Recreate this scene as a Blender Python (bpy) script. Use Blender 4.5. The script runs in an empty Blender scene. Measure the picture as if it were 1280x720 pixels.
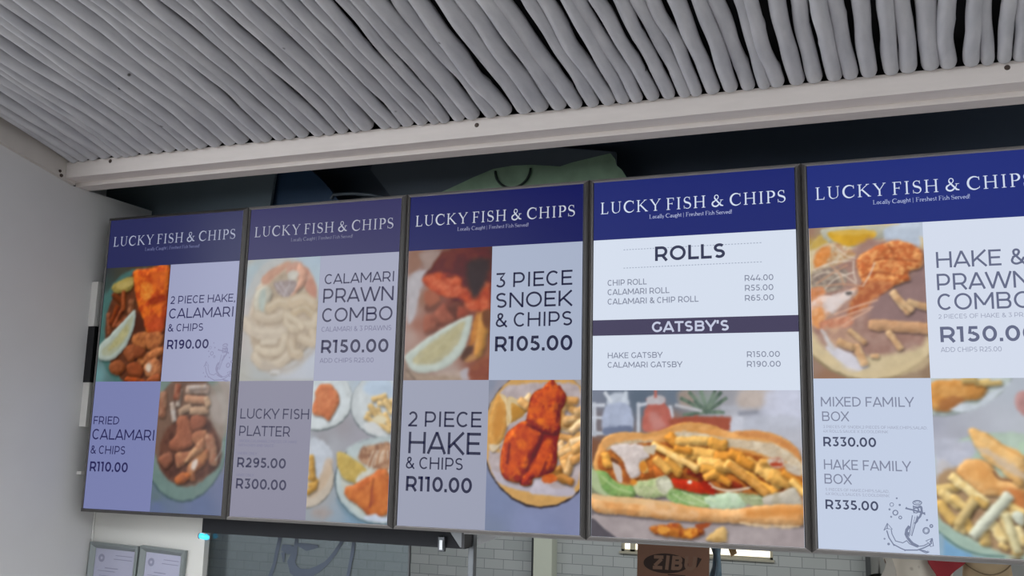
import bpy, bmesh, math, random
import numpy as np
from mathutils import Vector, Matrix

# ------------------------------------------------------------------ camera, sky, lights, exposure
SC = bpy.context.scene
COL = SC.collection
Z0 = 1.45                                   # height of the lower edge of the menu screens
cam_data = bpy.data.cameras.new('camera')
cam = bpy.data.objects.new('camera', cam_data); COL.objects.link(cam)
cam_data.sensor_width = 36.0
cam_data.lens = 36.0 * 1185.746 / 1280.0
cam_data.clip_start = 0.02
CAMR = Matrix(((0.93742217,0.03756880,0.34616218),(0.34740258,-0.16794197,-0.92255457),(0.02347589,0.98508075,-0.17048403)))
cam.matrix_world = Matrix.Translation((2.3756455, -2.43526535, 1.66938807)) @ CAMR.to_4x4()
SC.camera = cam
SC.view_settings.view_transform = 'Standard'
SC.view_settings.look = 'None'
SC.view_settings.gamma = 1.0
SC.view_settings.use_curve_mapping = False
SC.view_settings.exposure = 0.0
world = bpy.data.worlds.new('overcast_sky'); SC.world = world
world.use_nodes = True
wn = world.node_tree.nodes; wn.clear()
wo = wn.new('ShaderNodeOutputWorld'); wb = wn.new('ShaderNodeBackground')
wb.inputs[0].default_value = (0.93, 0.96, 1.0, 1); wb.inputs[1].default_value = 5.7
world.node_tree.links.new(wb.outputs[0], wo.inputs[0])
def area_light(name, loc, size, power, color, rot=(0, 0, 0), size_y=None):
    L = bpy.data.lights.new(name, 'AREA'); L.energy = power; L.color = color
    L.shape = 'RECTANGLE'; L.size = size; L.size_y = size_y or size
    o = bpy.data.objects.new(name, L); o.location = loc; o.rotation_euler = rot; COL.objects.link(o); return o
KITCHEN_POWER = 5.6
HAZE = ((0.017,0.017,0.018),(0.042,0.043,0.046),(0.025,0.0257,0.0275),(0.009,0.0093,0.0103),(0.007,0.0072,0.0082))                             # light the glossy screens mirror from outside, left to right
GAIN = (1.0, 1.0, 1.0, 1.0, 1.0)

# ------------------------------------------------------------------ helpers
def lin(h):
    if isinstance(h, str): h = tuple(int(h[i:i + 2], 16) / 255 for i in (0, 2, 4))
    return tuple(c / 12.92 if c <= .04045 else ((c + .055) / 1.055) ** 2.4 for c in h)
MATS = {}
def mat(name, color, rough=.6, metal=0.0, spec=.5, noise=0.0, scale=20.0, color2=None, bump=0.0, emit=None, strength=1.0, stretch=None):
    if name in MATS: return MATS[name]
    m = bpy.data.materials.new(name); m.use_nodes = True
    nt = m.node_tree; b = nt.nodes['Principled BSDF']
    c = lin(color)
    b.inputs['Base Color'].default_value = (*c, 1)
    b.inputs['Roughness'].default_value = rough; b.inputs['Metallic'].default_value = metal
    b.inputs['Specular IOR Level'].default_value = spec
    if emit is not None:
        b.inputs['Emission Color'].default_value = (*(lin(emit) if isinstance(emit, str) else emit), 1)
        b.inputs['Emission Strength'].default_value = strength
    if noise or bump:
        tc = nt.nodes.new('ShaderNodeTexCoord'); n = nt.nodes.new('ShaderNodeTexNoise')
        n.inputs['Scale'].default_value = scale; n.inputs['Detail'].default_value = 5
        src = tc.outputs['Object']
        if stretch:
            mp = nt.nodes.new('ShaderNodeMapping'); mp.inputs['Scale'].default_value = stretch
            nt.links.new(src, mp.inputs[0]); src = mp.outputs[0]
        nt.links.new(src, n.inputs['Vector'])
        if noise:
            r = nt.nodes.new('ShaderNodeValToRGB')
            r.color_ramp.elements[0].position = .5 - .3; r.color_ramp.elements[1].position = .5 + .3
            c2 = lin(color2) if color2 else tuple(x * (1 - noise) for x in c)
            r.color_ramp.elements[0].color = (*c2, 1); r.color_ramp.elements[1].color = (*c, 1)
            nt.links.new(n.outputs['Fac'], r.inputs[0]); nt.links.new(r.outputs[0], b.inputs['Base Color'])
        if bump:
            bp = nt.nodes.new('ShaderNodeBump'); bp.inputs['Strength'].default_value = bump; bp.inputs['Distance'].default_value = .004
            nt.links.new(n.outputs['Fac'], bp.inputs['Height']); nt.links.new(bp.outputs[0], b.inputs['Normal'])
    MATS[name] = m
    return m
def link_mesh(name, me, m, parent=None, smooth=False):
    if m is not None: me.materials.append(m)
    if smooth:
        me.polygons.foreach_set('use_smooth', [True] * len(me.polygons))
    o = bpy.data.objects.new(name, me); COL.objects.link(o)
    if parent is not None: o.parent = parent
    return o
def obj(name, bm, m, parent=None, smooth=False, recalc=True):
    if recalc: bmesh.ops.recalc_face_normals(bm, faces=bm.faces)
    me = bpy.data.meshes.new(name); bm.to_mesh(me); bm.free()
    return link_mesh(name, me, m, parent, smooth)
def thing(name, label, cat, loc=(0, 0, 0), group=None):
    o = bpy.data.objects.new(name, None); COL.objects.link(o); o.empty_display_size = .1
    o.location = loc; o['label'] = label; o['category'] = cat
    if group: o['group'] = group
    return o
def tag(o, label, cat, group=None):
    o['label'] = label; o['category'] = cat
    if group: o['group'] = group
    return o
def struct(name, bm, m, parent=None, smooth=False):
    o = obj(name, bm, m, parent, smooth)
    if parent is None: o['kind'] = 'structure'
    return o
def box(bm, x0, x1, y0, y1, z0, z1, bev=0.0):
    vs = [bm.verts.new(p) for p in ((x0, y0, z0), (x1, y0, z0), (x1, y1, z0), (x0, y1, z0), (x0, y0, z1), (x1, y0, z1), (x1, y1, z1), (x0, y1, z1))]
    fs = [bm.faces.new([vs[i] for i in f]) for f in ((0, 3, 2, 1), (4, 5, 6, 7), (0, 1, 5, 4), (1, 2, 6, 5), (2, 3, 7, 6), (3, 0, 4, 7))]
    if bev:
        es = set(e for f in fs for e in f.edges)
        bmesh.ops.bevel(bm, geom=list(es), offset=bev, segments=2, affect='EDGES', profile=.5)
    return vs
def newbox(*a, **k):
    bm = bmesh.new(); box(bm, *a, **k); return bm
def prism(bm, pts, d):
    """closed outline pts (3-D, planar) pushed along vector d"""
    a = [bm.verts.new(p) for p in pts]; b = [bm.verts.new(Vector(p) + Vector(d)) for p in pts]
    bm.faces.new(a); bm.faces.new(b[::-1])
    n = len(pts)
    for i in range(n): bm.faces.new((a[i], b[i], b[(i + 1) % n], a[(i + 1) % n]))
def tube(bm, pts, rad, seg=10, cap='flat', up=(0, 0, 1)):
    pts = [Vector(p) for p in pts]; n = len(pts)
    if not hasattr(rad, '__len__'): rad = [rad] * n
    rings = []
    for i, p in enumerate(pts):
        t = (pts[min(i + 1, n - 1)] - pts[max(i - 1, 0)]).normalized()
        u = t.cross(Vector(up))
        if u.length < 1e-4: u = t.cross(Vector((1, 0, 0)))
        u.normalize(); w = u.cross(t)
        rings.append([bm.verts.new(p + (u * math.cos(2 * math.pi * k / seg) + w * math.sin(2 * math.pi * k / seg)) * rad[i]) for k in range(seg)])
    for a, b in zip(rings, rings[1:]):
        for k in range(seg): bm.faces.new((a[k], a[(k + 1) % seg], b[(k + 1) % seg], b[k]))
    bm.faces.new(rings[0]); bm.faces.new(rings[-1][::-1])
    return rings

# ------------------------------------------------------------------ lettering: outlined strokes on a panel
def arc(cx, cy, rx, ry, a0, a1, n=None):
    n = n or max(4, int(abs(a1 - a0) / 14))
    return [(cx + rx * math.cos(math.radians(a0 + (a1 - a0) * i / n)), cy + ry * math.sin(math.radians(a0 + (a1 - a0) * i / n))) for i in range(n + 1)]
WID = dict(A=1.02, B=1.02, C=1.0, D=1.1, E=.9, F=.86, G=1.05, H=1.1, I=.42, J=.75, K=1.0, L=.82, M=1.3, N=1.1, O=1.18, P=.97, Q=1.18, R=.99, S=.88, T=.86, U=1.07, V=1.0, W=1.55, X=.94, Y=.92, Z=.92)
WID.update({'0': .93, '1': .52, '2': .82, '3': .82, '4': .94, '5': .82, '6': .88, '7': .84, '8': .9, '9': .88, '.': .3, ',': .3, '&': .98, "'": .3, ' ': .38, '/': .5})
def bowl(x0, y0, x1, y1, side=1):
    r = (y1 - y0) / 2; xm = max(x0 + .02, x1 - r * 1.0)
    return [(x0, y1)] + [(xm, y1)] + arc(xm, (y0 + y1) / 2, x1 - xm, r, 90, -90, 10)[1:-1] + [(xm, y0), (x0, y0)]
def sans(ch, t):
    """centre lines of an upper-case geometric sans letter, cap height 1, stroke t; (list of (points, closed)), advance"""
    w = WID.get(ch, .9); s = .085; h = t / 2; a = s + h; b = w - s - h; lo, hi = h, 1 - h
    cx = w / 2; P = []
    if ch in 'O0Q':
        k = 1.0
        P = [(arc(cx, .5, (w - 2 * s * .8) / 2 - h, .5 - h + .008, 0, 360, 26)[:-1], True)]
    elif ch == 'C' or ch == 'G':
        R = arc(cx + .02, .5, (w - 2 * s * .8) / 2 - h + .03, .5 - h + .008, 46, 318 if ch == 'G' else 314, 20)
        P = [(R, False)]
        if ch == 'G': P = [(R + [(b + .0, .26), (b + .0, .5)], False)]
    elif ch == 'A': P = [([(h * .7 + .01, 0), (cx, 1)], False), ([(cx, 1), (w - h * .7 - .01, 0)], False), ([(.2, .27), (w - .2, .27)], False)]
    elif ch == 'B': P = [([(a, 0), (a, 1)], False), (bowl(a, .52, b - .04, hi), False), (bowl(a, lo, b, .52), False)]
    elif ch == 'D':
        P = [([(a, 0), (a, 1)], False), ([(a, hi), (a + .2, hi)] + arc(a + .24, .5, b - a - .24, .5 - h, 90, -90, 14)[1:-1] + [(a + .2, lo), (a, lo)], False)]
    elif ch == 'E': P = [([(a, 0), (a, 1)], False), ([(a, hi), (b + h, hi)], False), ([(a, .51), (b, .51)], False), ([(a, lo), (b + h, lo)], False)]
    elif ch == 'F': P = [([(a, 0), (a, 1)], False), ([(a, hi), (b + h, hi)], False), ([(a, .48), (b, .48)], False)]
    elif ch == 'H': P = [([(a, 0), (a, 1)], False), ([(b, 0), (b, 1)], False), ([(a, .51), (b, .51)], False)]
    elif ch == 'I': P = [([(cx, 0), (cx, 1)], False)]
    elif ch == 'J': P = [([(b, 1), (b, .3)] + arc(b - .22, .3, .22, .3 - h, 0, -130, 8), False)]
    elif ch == 'K': P = [([(a, 0), (a, 1)], False), ([(a, .3), (b + h, 1)], False), ([(a + .25, .52), (b + h + .03, 0)], False)]
    elif ch == 'L': P = [([(a, 0), (a, 1)], False), ([(a, lo), (b + h + .04, lo)], False)]
    elif ch == 'M': P = [([(a, 0), (a, 1)], False), ([(b, 0), (b, 1)], False), ([(a, 1 - h * .6), (cx, .25)], False), ([(cx, .25), (b, 1 - h * .6)], False)]
    elif ch == 'N': P = [([(a, 0), (a, 1)], False), ([(b, 0), (b, 1)], False), ([(a, 1 - h * .5), (b, h * .5)], False)]
    elif ch == 'P': P = [([(a, 0), (a, 1)], False), (bowl(a, .34, b, hi), False)]
    elif ch == 'R': P = [([(a, 0), (a, 1)], False), (bowl(a, .36, b, hi), False), ([(cx + .08, .36), (b + h * .5, 0)], False)]
    elif ch == 'S':
        r = (1 - 2 * h) / 4
        P = [(arc(cx, hi - r, (b - a) / 2, r, 35, 250, 12) + arc(cx, lo + r, (b - a) / 2, r, 75, -145, 12), False)]
    elif ch == 'T': P = [([(.03, hi), (w - .03, hi)], False), ([(cx, 0), (cx, 1)], False)]
    elif ch == 'U': P = [([(a, 1), (a, .4)] + arc(cx, .4, cx - a, .4 - h, 180, 360, 12)[1:-1] + [(b, .4), (b, 1)], False)]
    elif ch == 'V': P = [([(h * .7, 1), (cx, 0)], False), ([(cx, 0), (w - h * .7, 1)], False)]
    elif ch == 'W': P = [([(h * .7, 1), (w * .27, 0)], False), ([(w * .27, 0), (cx, 1)], False), ([(cx, 1), (w * .73, 0)], False), ([(w * .73, 0), (w - h * .7, 1)], False)]
    elif ch == 'X': P = [([(.05, 0), (w - .05, 1)], False), ([(.05, 1), (w - .05, 0)], False)]
    elif ch == 'Y': P = [([(.02, 1), (cx, .36)], False), ([(cx, .36), (w - .02, 1)], False), ([(cx, .38), (cx, 0)], False)]
    elif ch == 'Z': P = [([(a - h, hi), (b + h, hi)], False), ([(b, 1 - t), (a, t)], False), ([(a - h, lo), (b + h, lo)], False)]
    elif ch == '1': P = [([(.02, hi), (w - .14, hi)], False), ([(w - .14 - h, 0), (w - .14 - h, 1)], False)]
    elif ch == '2': P = [(arc(cx, hi - .27, b - cx, .27, 155, -30, 12) + [(a, lo)], False), ([(a - h, lo), (b + h, lo)], False)]
    elif ch == '3': P = [([(a - h + .02, hi), (b, hi), (cx - .02, .6)], False), (arc(cx - .02, .3, b - cx + .02, .3 - h, 95, -150, 14), False)]
    elif ch == '5': P = [([(b, hi), (a + .06, hi), (a + .03, .56), (cx - .02, .58)] + arc(cx - .03, .31, b - cx + .03, .31 - h, 80, -150, 13), False)]
    elif ch == '4': P = [([(cx + .04, 1), (a - h, .24)], False), ([(a - h, .24), (b + h + .06, .24)], False), ([(b - .12, .5), (b - .12, 0)], False)]
    elif ch in '69':
        c = arc(cx, .32, (b - a) / 2, .32 - h, 0, 360, 20)[:-1]; tl = arc(cx + .02, .5, (b - a) / 2 + .02, .5 - h, 55, 180, 10) + [(a, .32)]
        if ch == '9': c = [(w - x, 1 - y) for x, y in c]; tl = [(w - x, 1 - y) for x, y in tl]
        P = [(c, True), (tl, False)]
    elif ch == '8': P = [(arc(cx, .27, (b - a) / 2, .27 - h, 0, 360, 18)[:-1], True), (arc(cx, .75, (b - a) / 2 - .03, .25 - h, 0, 360, 18)[:-1], True)]
    elif ch == '7': P = [([(a - h, hi), (b + h, hi)], False), ([(b, hi), (cx - .1, 0)], False)]
    elif ch == '.': P = [([(w / 2, 0), (w / 2, t * 1.15)], False)]
    elif ch == ',': P = [([(w / 2 + .02, t * 1.1), (w / 2 - .03, -.12)], False)]
    elif ch == "'": P = [([(w / 2, 1), (w / 2 - .02, .68)], False)]
    elif ch == '&': P = [([(w - .06, .0), (.27, .68)] + arc(.42, .79, .16, .21 - h, 200, -20, 10) + [(.5, .62), (.22, .47)] + arc(.4, .27, .4 - a, .27 - h, 140, 300, 9) + [(.66, .14), (w - .12, .46)], False)]
    return P, w
def S_(p, q, w): return (p, q, w)
def serif(ch):
    """roman capital as (points, widths) strokes; cap height 1"""
    T, N, F = .115, .05, .042                       # stem, hair line, serif
    V = lambda x, a=0, b=1: ([(x, a), (x, b)], [T, T])
    H = lambda y, x0, x1, w=N: ([(x0, y), (x1, y)], [w, w])
    sf = lambda x, y, l=.15: ([(x - l, y), (x + l, y)], [F, F])
    if ch == 'L': return [V(.2), sf(.2, .025), sf(.2, .975), H(.03, .2, .66), ([(.63, .0), (.68, .22)], [.07, .03])], .74
    if ch == 'U': return [([(.2, 1), (.2, .36)] + arc(.47, .34, .27, .31, 180, 300, 8)[1:], [T, T] + [T - .01 * i for i in range(1, 9)]), ([(.8, 1), (.8, .36)] + arc(.5, .34, .3, .31, 0, -62, 6), [N] * 9), sf(.2, .975), sf(.8, .975, .12)], .97
    if ch == 'C': return [(arc(.54, .5, .43, .48, 48, 312, 24), [.05 + .10 * math.sin(math.pi * i / 24) ** 1.2 for i in range(25)]), ([(.84, .98), (.85, .72)], [.04, .05]), ([(.85, .1), (.88, .25)], [.03, .03])], .95
    if ch == 'K': return [V(.2), sf(.2, .025), sf(.2, .975), ([(.24, .48), (.76, .97)], [N, N]), ([(.36, .58), (.88, .02)], [T, T]), sf(.76, .975, .12), sf(.88, .025, .12)], 1.0
    if ch == 'Y': return [([(.13, .97), (.48, .44)], [T, T]), ([(.83, .97), (.48, .44)], [N, N]), V(.48, 0, .48), sf(.48, .025), sf(.14, .975, .13), sf(.82, .975, .11)], .93
    if ch == 'F': return [V(.2), sf(.2, .025), sf(.2, .975), H(.97, .2, .64), ([(.62, 1), (.64, .78)], [.06, .03]), H(.51, .2, .52), ([(.52, .42), (.52, .6)], [.04, .04])], .7
    if ch == 'I': return [V(.22), sf(.22, .025), sf(.22, .975)], .44
    if ch == 'S': return [(arc(.34, .745, .225, .225, 38, 235, 11) + arc(.35, .26, .25, .235, 65, -140, 12), [.05 + .1 * math.exp(-((i - 12) / 4.5) ** 2) for i in range(25)]), ([(.53, .98), (.54, .74)], [.04, .04]), ([(.1, .02), (.09, .28)], [.04, .04])], .68
    if ch == 'H': return [V(.2), V(.84), sf(.2, .025), sf(.2, .975), sf(.84, .025), sf(.84, .975), H(.51, .2, .84)], 1.04
    if ch == 'P': return [V(.2), sf(.2, .025), sf(.2, .975), ([(.2, .97), (.38, .97)] + arc(.4, .72, .25, .25, 85, -85, 9) + [(.36, .47), (.24, .47)], [N, N] + [.07, .1, .13, .14, .14, .14, .14, .12, .09, .07] + [N, N])], .72
    if ch == '&': return [([(.95, .06), (.78, .1), (.34, .62)], [.08, T, T]), ([(.34, .62), (.27, .76)] + arc(.42, .8, .15, .17, 190, -20, 8) + [(.5, .64), (.26, .46)], [T, .1] + [.06] * 9 + [.06, .1]), ([(.26, .46)] + arc(.34, .25, .25, .22, 135, 320, 9) + [(.72, .3), (.8, .52)], [.1] + [.12] * 10 + [.05, .05]), sf(.82, .54, .13)], 1.02
    return [], .38
LOW = dict(o=.52, c=.46, a=.5, l=.27, y=.5, u=.55, g=.52, h=.55, t=.34, r=.38, e=.48, s=.42, i=.28, v=.5, d=.55)
def roman_small(ch):
    """small book-face letters for the line under the shop name"""
    t = .11; x = .62
    if ch in 'LCF|S! ':
        if ch == '|': return [([(.13, -.2), (.13, 1)], [.06, .06])], .34
        if ch == '!': return [([(.13, .3), (.13, 1)], [.1, .12]), ([(.13, 0), (.13, .12)], [.12, .12])], .3
        if ch == ' ': return [], .24
        g, w = serif(ch); return g, w
    w = LOW[ch]; c = w / 2; r = c - .07
    ring = (arc(c, x / 2, r, x / 2 - t / 2, 0, 360, 12), [t] * 13)
    if ch == 'o': return [ring], w
    if ch == 'c': return [(arc(c, x / 2, r, x / 2 - t / 2, 50, 310, 10), [t] * 11)], w
    if ch == 'e': return [(arc(c, x / 2, r, x / 2 - t / 2, 0, 310, 12), [t] * 13), ([(.08, x / 2), (w - .06, x / 2)], [.06, .06])], w
    if ch == 'a': return [(arc(c - .02, .19, r, .16, 60, 330, 10), [t] * 11), ([(w - .1, 0), (w - .1, .42)] + arc(c + .02, .42, c - .12, .16, 0, 140, 6), [t] * 9)], w
    if ch == 'd': return [ring, ([(w - .09, 0), (w - .09, 1)], [t, t])], w
    if ch == 'g': return [(arc(c, .4, r, .2, 0, 360, 12), [t] * 13), (arc(c, -.08, r, .14, 0, 360, 12), [.08] * 13), ([(.14, .22), (.14, .04)], [.08, .08])], w
    if ch == 'l': return [([(c, 0), (c, 1)], [t, t]), ([(.02, .02), (w - .02, .02)], [.05, .05])], w
    if ch == 'i': return [([(c, 0), (c, x)], [t, t]), ([(c, .8), (c, .93)], [.12, .12]), ([(.02, .02), (w - .02, .02)], [.05, .05])], w
    if ch in 'hu':
        p = [([(.12, 0), (.12, 1)], [t, t]), ([(.12, .42)] + arc(c + .01, .4, c - .1, .2, 150, 0, 6) + [(w - .1, 0)], [.07] + [t] * 8)]
        if ch == 'u': p = [([(.12, x), (.12, .2)] + arc(c, .22, c - .11, .18, 180, 350, 6), [t] * 9), ([(w - .1, 0), (w - .1, x)], [t, t])]
        return p, w
    if ch == 't': return [([(.16, .85), (.16, .12), (.3, .03)], [t, t, .07]), ([(.02, x), (.32, x)], [.06, .06])], w
    if ch == 'r': return [([(.12, 0), (.12, x)], [t, t]), ([(.12, .42), (.24, .57), (.36, .55)], [.06, .09, .1]), ([(.02, .02), (.24, .02)], [.05, .05])], w
    if ch == 's': return [(arc(c, .46, r - .02, .13, 40, 240, 6) + arc(c, .17, r, .14, 70, -140, 7), [.08] * 15)], w
    if ch == 'v': return [([(.06, x), (c, 0)], [t, t]), ([(c, 0), (w - .06, x)], [.06, .06])], w
    if ch == 'y': return [([(.06, x), (c, 0)], [t, t]), ([(w - .06, x), (c, 0), (.12, -.25)], [.06, .06, .08])], w
    return [], w
def ribbon(V, Fc, pts, wid, closed, fx, y):
    """flat stroke: centre line pts with widths, through fx (letter -> panel), at depth y"""
    P = [fx(*p) for p in pts]; n = len(P)
    if n < 2: return
    base = len(V)
    for i in range(n):
        if closed: a, b = P[i - 1], P[(i + 1) % n]
        else: a, b = P[max(i - 1, 0)], P[min(i + 1, n - 1)]
        dx, dz = b[0] - a[0], b[1] - a[1]; L = math.hypot(dx, dz) or 1
        k = 1.0
        if 0 < i < n - 1 and not closed:
            d1 = (P[i][0] - P[i - 1][0], P[i][1] - P[i - 1][1]); L1 = math.hypot(*d1) or 1
            k = min(1.6, 1 / max(.4, abs((d1[0] * dx + d1[1] * dz) / (L1 * L))))
        h = wid[i] / 2 * k
        V.append((P[i][0] - dz / L * h, y, P[i][1] + dx / L * h)); V.append((P[i][0] + dz / L * h, y, P[i][1] - dx / L * h))
    for i in range(n if closed else n - 1):
        j = (i + 1) % n
        Fc.append((base + 2 * i, base + 2 * i + 1, base + 2 * j + 1, base + 2 * j))
def lettering(name, lines, m, parent, y, face='sans'):
    """lines: (text, u0, u1, baseline v, cap height, stroke/cap) in panel millimetres -> one mesh"""
    V, Fc = [], []
    for text, u0, u1, v, cap, t in lines:
        glyphs = []; adv = 0.0
        for ch in text:
            g, w = sans(ch, t) if face == 'sans' else (serif(ch) if face == 'serif' else roman_small(ch))
            glyphs.append((g, adv)); adv += w + ((.13 if ch != ' ' else -.1) if face == 'serif' else 0)
        side = .08 if face == 'sans' else .06
        sx = (u1 - u0) / (adv - 2 * side)
        for g, a in glyphs:
            fx = lambda px, py: ((u0 + (a + px - side) * sx) / 1000, (v + py * cap) / 1000)
            sw = (min(sx, cap * 1.15) * .35 + cap * .65) / 1000
            for st in g:
                if face == 'sans': ribbon(V, Fc, st[0], [t * sw] * len(st[0]), st[1], fx, y)
                else: ribbon(V, Fc, st[0], [q * sw for q in st[1]], False, fx, y)
    me = bpy.data.meshes.new(name); me.from_pydata(V, [], Fc); me.update()
    return link_mesh(name, me, m, parent)

# ------------------------------------------------------------------ the pictures the screens show
def vnoise(x, y, seed):
    xi, yi = np.floor(x).astype(np.int64), np.floor(y).astype(np.int64); fx, fy = x - xi, y - yi
    fx = fx * fx * (3 - 2 * fx); fy = fy * fy * (3 - 2 * fy)
    def hsh(a, b):
        h = (a * 374761393 + b * 668265263 + seed * 974634777) & 0x7fffffff
        h = ((h ^ (h >> 13)) * 1274126177) & 0x7fffffff
        return ((h ^ (h >> 16)) & 0xffff) / 65535.0
    return (hsh(xi, yi) * (1 - fx) + hsh(xi + 1, yi) * fx) * (1 - fy) + (hsh(xi, yi + 1) * (1 - fx) + hsh(xi + 1, yi + 1) * fx) * fy
def fbm(x, y, sc, seed):
    return vnoise(x / sc, y / sc, seed) * .55 + vnoise(x / sc * 2.1, y / sc * 2.1, seed + 7) * .3 + vnoise(x / sc * 4.3, y / sc * 4.3, seed + 13) * .15
def hexc(h): return np.array([int(h[i:i + 2], 16) / 255 for i in (0, 2, 4)])
def catmull(pts, closed, k=5):
    p = np.array(pts, float); n = len(p); out = []
    for i in range(n if closed else n - 1):
        g = lambda j: p[j % n] if closed else p[min(max(j, 0), n - 1)]
        a, b, c, d = g(i - 1), g(i), g(i + 1), g(i + 2)
        for s in range(k):
            t = s / k
            out.append(.5 * (2 * b + (c - a) * t + (2 * a - 5 * b + 4 * c - d) * t * t + (3 * b - a - 3 * c + d) * t ** 3))
    if not closed: out.append(p[-1])
    return np.array(out)
def seg_dist(x, y, a, b):
    d = b - a; L = max(d @ d, 1e-9); t = np.clip(((x - a[0]) * d[0] + (y - a[1]) * d[1]) / L, 0, 1)
    return np.hypot(x - a[0] - t * d[0], y - a[1] - t * d[1])
def paint(rect, ops, sat=1.0, gain=1.0, soften=3, step=2.0):
    u0, u1, v0, v1 = rect
    nu, nv = int(round((u1 - u0) / step)) + 1, int(round((v1 - v0) / step)) + 1
    U, W = np.meshgrid(np.linspace(u0, u1, nu), np.linspace(v0, v1, nv))
    C = np.zeros((nv, nu, 3)) + .5
    rng = 11
    for op in ops:
        rng += 17; kind = op[0]
        if kind == 'F':
            num = np.zeros((nv, nu, 3)); den = np.zeros((nv, nu))
            for x, y, h in op[1]:
                w = 1 / (np.hypot(U - x, W - y) + 9) ** op[2]
                num += w[..., None] * hexc(h); den += w
            C = num / den[..., None]
            C *= (1 + .05 * (fbm(U, W, 26, rng) - .5))[..., None]
            continue
        k = op[-1]; soft = k.get('s', 5) * .75; al = k.get('a', 1.0)
        if kind == 'P':
            pts = catmull(op[1], True) if k.get('sm', 1) else np.array(op[1], float); col = op[2]; pad = soft + 10
        elif kind == 'K':
            pts = np.array([op[1], op[2]], float); hw = op[3] / 2; col = op[4]; pad = hw + soft + 8
        else:
            pts = catmull(op[1], False) if len(op[1]) > 2 else np.array(op[1], float); hw = op[2] / 2; col = op[3]; pad = hw + soft + 8
        i0, i1 = np.searchsorted(U[0], [pts[:, 0].min() - pad, pts[:, 0].max() + pad]); j0, j1 = np.searchsorted(W[:, 0], [pts[:, 1].min() - pad, pts[:, 1].max() + pad])
        if i1 - i0 < 1 or j1 - j0 < 1: continue
        x, y = U[j0:j1, i0:i1], W[j0:j1, i0:i1]
        if kind == 'P':
            d = np.full(x.shape, 1e9); ins = np.zeros(x.shape, bool)
            for a, b in zip(pts, np.roll(pts, -1, 0)):
                d = np.minimum(d, seg_dist(x, y, a, b))
                if a[1] != b[1]: ins ^= ((a[1] > y) != (b[1] > y)) & (x < (b[0] - a[0]) * (y - a[1]) / (b[1] - a[1]) + a[0])
            sd = np.where(ins, d, -d)
            sd = sd + (fbm(x, y, 13, rng + 3) - .5) * min(8, soft * 1.6)
            rim = np.clip(1 - sd / k.get('rw', 9), 0, 1)
        else:
            d = np.full(x.shape, 1e9)
            for a, b in zip(pts[:-1], pts[1:]):
                if kind == 'K':
                    L = np.linalg.norm(b - a) + 1e-6; dr = (b - a) / L
                    s = (x - a[0]) * dr[0] + (y - a[1]) * dr[1]; q = np.abs(-(x - a[0]) * dr[1] + (y - a[1]) * dr[0])
                    ox = np.maximum(np.abs(s - L / 2) - (L / 2 + hw * .10), 0) ; oy = np.maximum(q - hw * .35, 0)
                    d = np.where((ox > 0) | (oy > 0), np.hypot(ox, oy) + hw * .35, np.maximum(q, 0)); side = (-(x - a[0]) * dr[1] + (y - a[1]) * dr[0]) * (1 if dr[0] >= 0 else -1)
                else: d = np.minimum(d, seg_dist(x, y, a, b))
            sd = hw - d + (fbm(x, y, 14, rng + 3) - .5) * hw * .5
            rim = np.clip(1 - sd / (hw * .8 + .01), 0, 1) ** 2
        m = np.clip(sd / (2 * soft) + .5, 0, 1); m = m * m * (3 - 2 * m) * al
        c = np.broadcast_to(hexc(col), x.shape + (3,)).copy()
        vol = k.get('r', 0); mo = k.get('m', 0)
        if mo:
            f = np.clip((fbm(x, y, k.get('ns', 12) * 1.2, rng) - .5) * 3.4 + .42, 0, 1) * mo
            c = c * (1 - f[..., None]) + hexc(k.get('c2', col)) * f[..., None]
        if kind == 'K': c *= .93 + .14 * ((rng * 37 % 101) / 100)
        c *= (1 + .12 * (fbm(x, y, 17, rng + 5) - .5))[..., None]
        if vol or (mo and soft < 6):
            # rounded body and rough crust, lit in the photograph from its upper left
            R = (hw * .8 if kind != 'P' else k.get('rw', 9) * 1.4)
            hgt = (R * np.sqrt(np.clip(sd / R, 0, 1)) * min(1, vol * 2.2) if vol else 0) + mo * 3.6 * fbm(x, y, max(8, k.get('ns', 12)), rng + 9)
            hgt = hgt + np.zeros(x.shape)
            for w in range(2):
                P_ = np.pad(hgt, 1, mode='edge'); hgt = (P_[1:-1, 1:-1] * 2 + P_[:-2, 1:-1] + P_[2:, 1:-1] + P_[1:-1, :-2] + P_[1:-1, 2:]) / 6
            if min(hgt.shape) > 2:
                gy, gx = np.gradient(hgt, step)
                sh = (.45 * gx - .55 * gy + .70) / np.sqrt(1 + gx * gx + gy * gy)
                c *= (.62 + .54 * np.clip(sh, -.2, 1.25))[..., None]
                c += (.08 + .28 * mo) * np.clip(sh - .90, 0, 1)[..., None] * np.array((1.0, .76, .45))
        if vol >= .2 and min(m.shape) > 4:                                # contact shadow on what lies below
            s_ = np.roll(np.roll(m, -2, 0), 1, 1); s_[-2:] = 0; s_[:, :1] = 0
            for w in range(3):
                P_ = np.pad(s_, 1, mode='edge'); s_ = (P_[1:-1, 1:-1] + P_[:-2, 1:-1] + P_[2:, 1:-1] + P_[1:-1, :-2] + P_[1:-1, 2:]) / 5
            C[j0:j1, i0:i1] *= (1 - .5 * s_ * (1 - m))[..., None]
        C[j0:j1, i0:i1] = C[j0:j1, i0:i1] * (1 - m[..., None]) + np.clip(c, 0, 1) * m[..., None]
    for ax in (0, 1):                                # the photographs on the panels are a little soft
        for w in (.25,) * soften:
            P = np.pad(C, [(1, 1) if a == ax else (0, 0) for a in range(3)], mode='edge')
            C = C * (1 - 2 * w) + w * (P.take(range(0, C.shape[ax]), ax) + P.take(range(2, C.shape[ax] + 2), ax))
    g = C.mean(-1, keepdims=True)
    return U, W, np.clip((g + (C - g) * sat) * gain, 0, 1)
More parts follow.
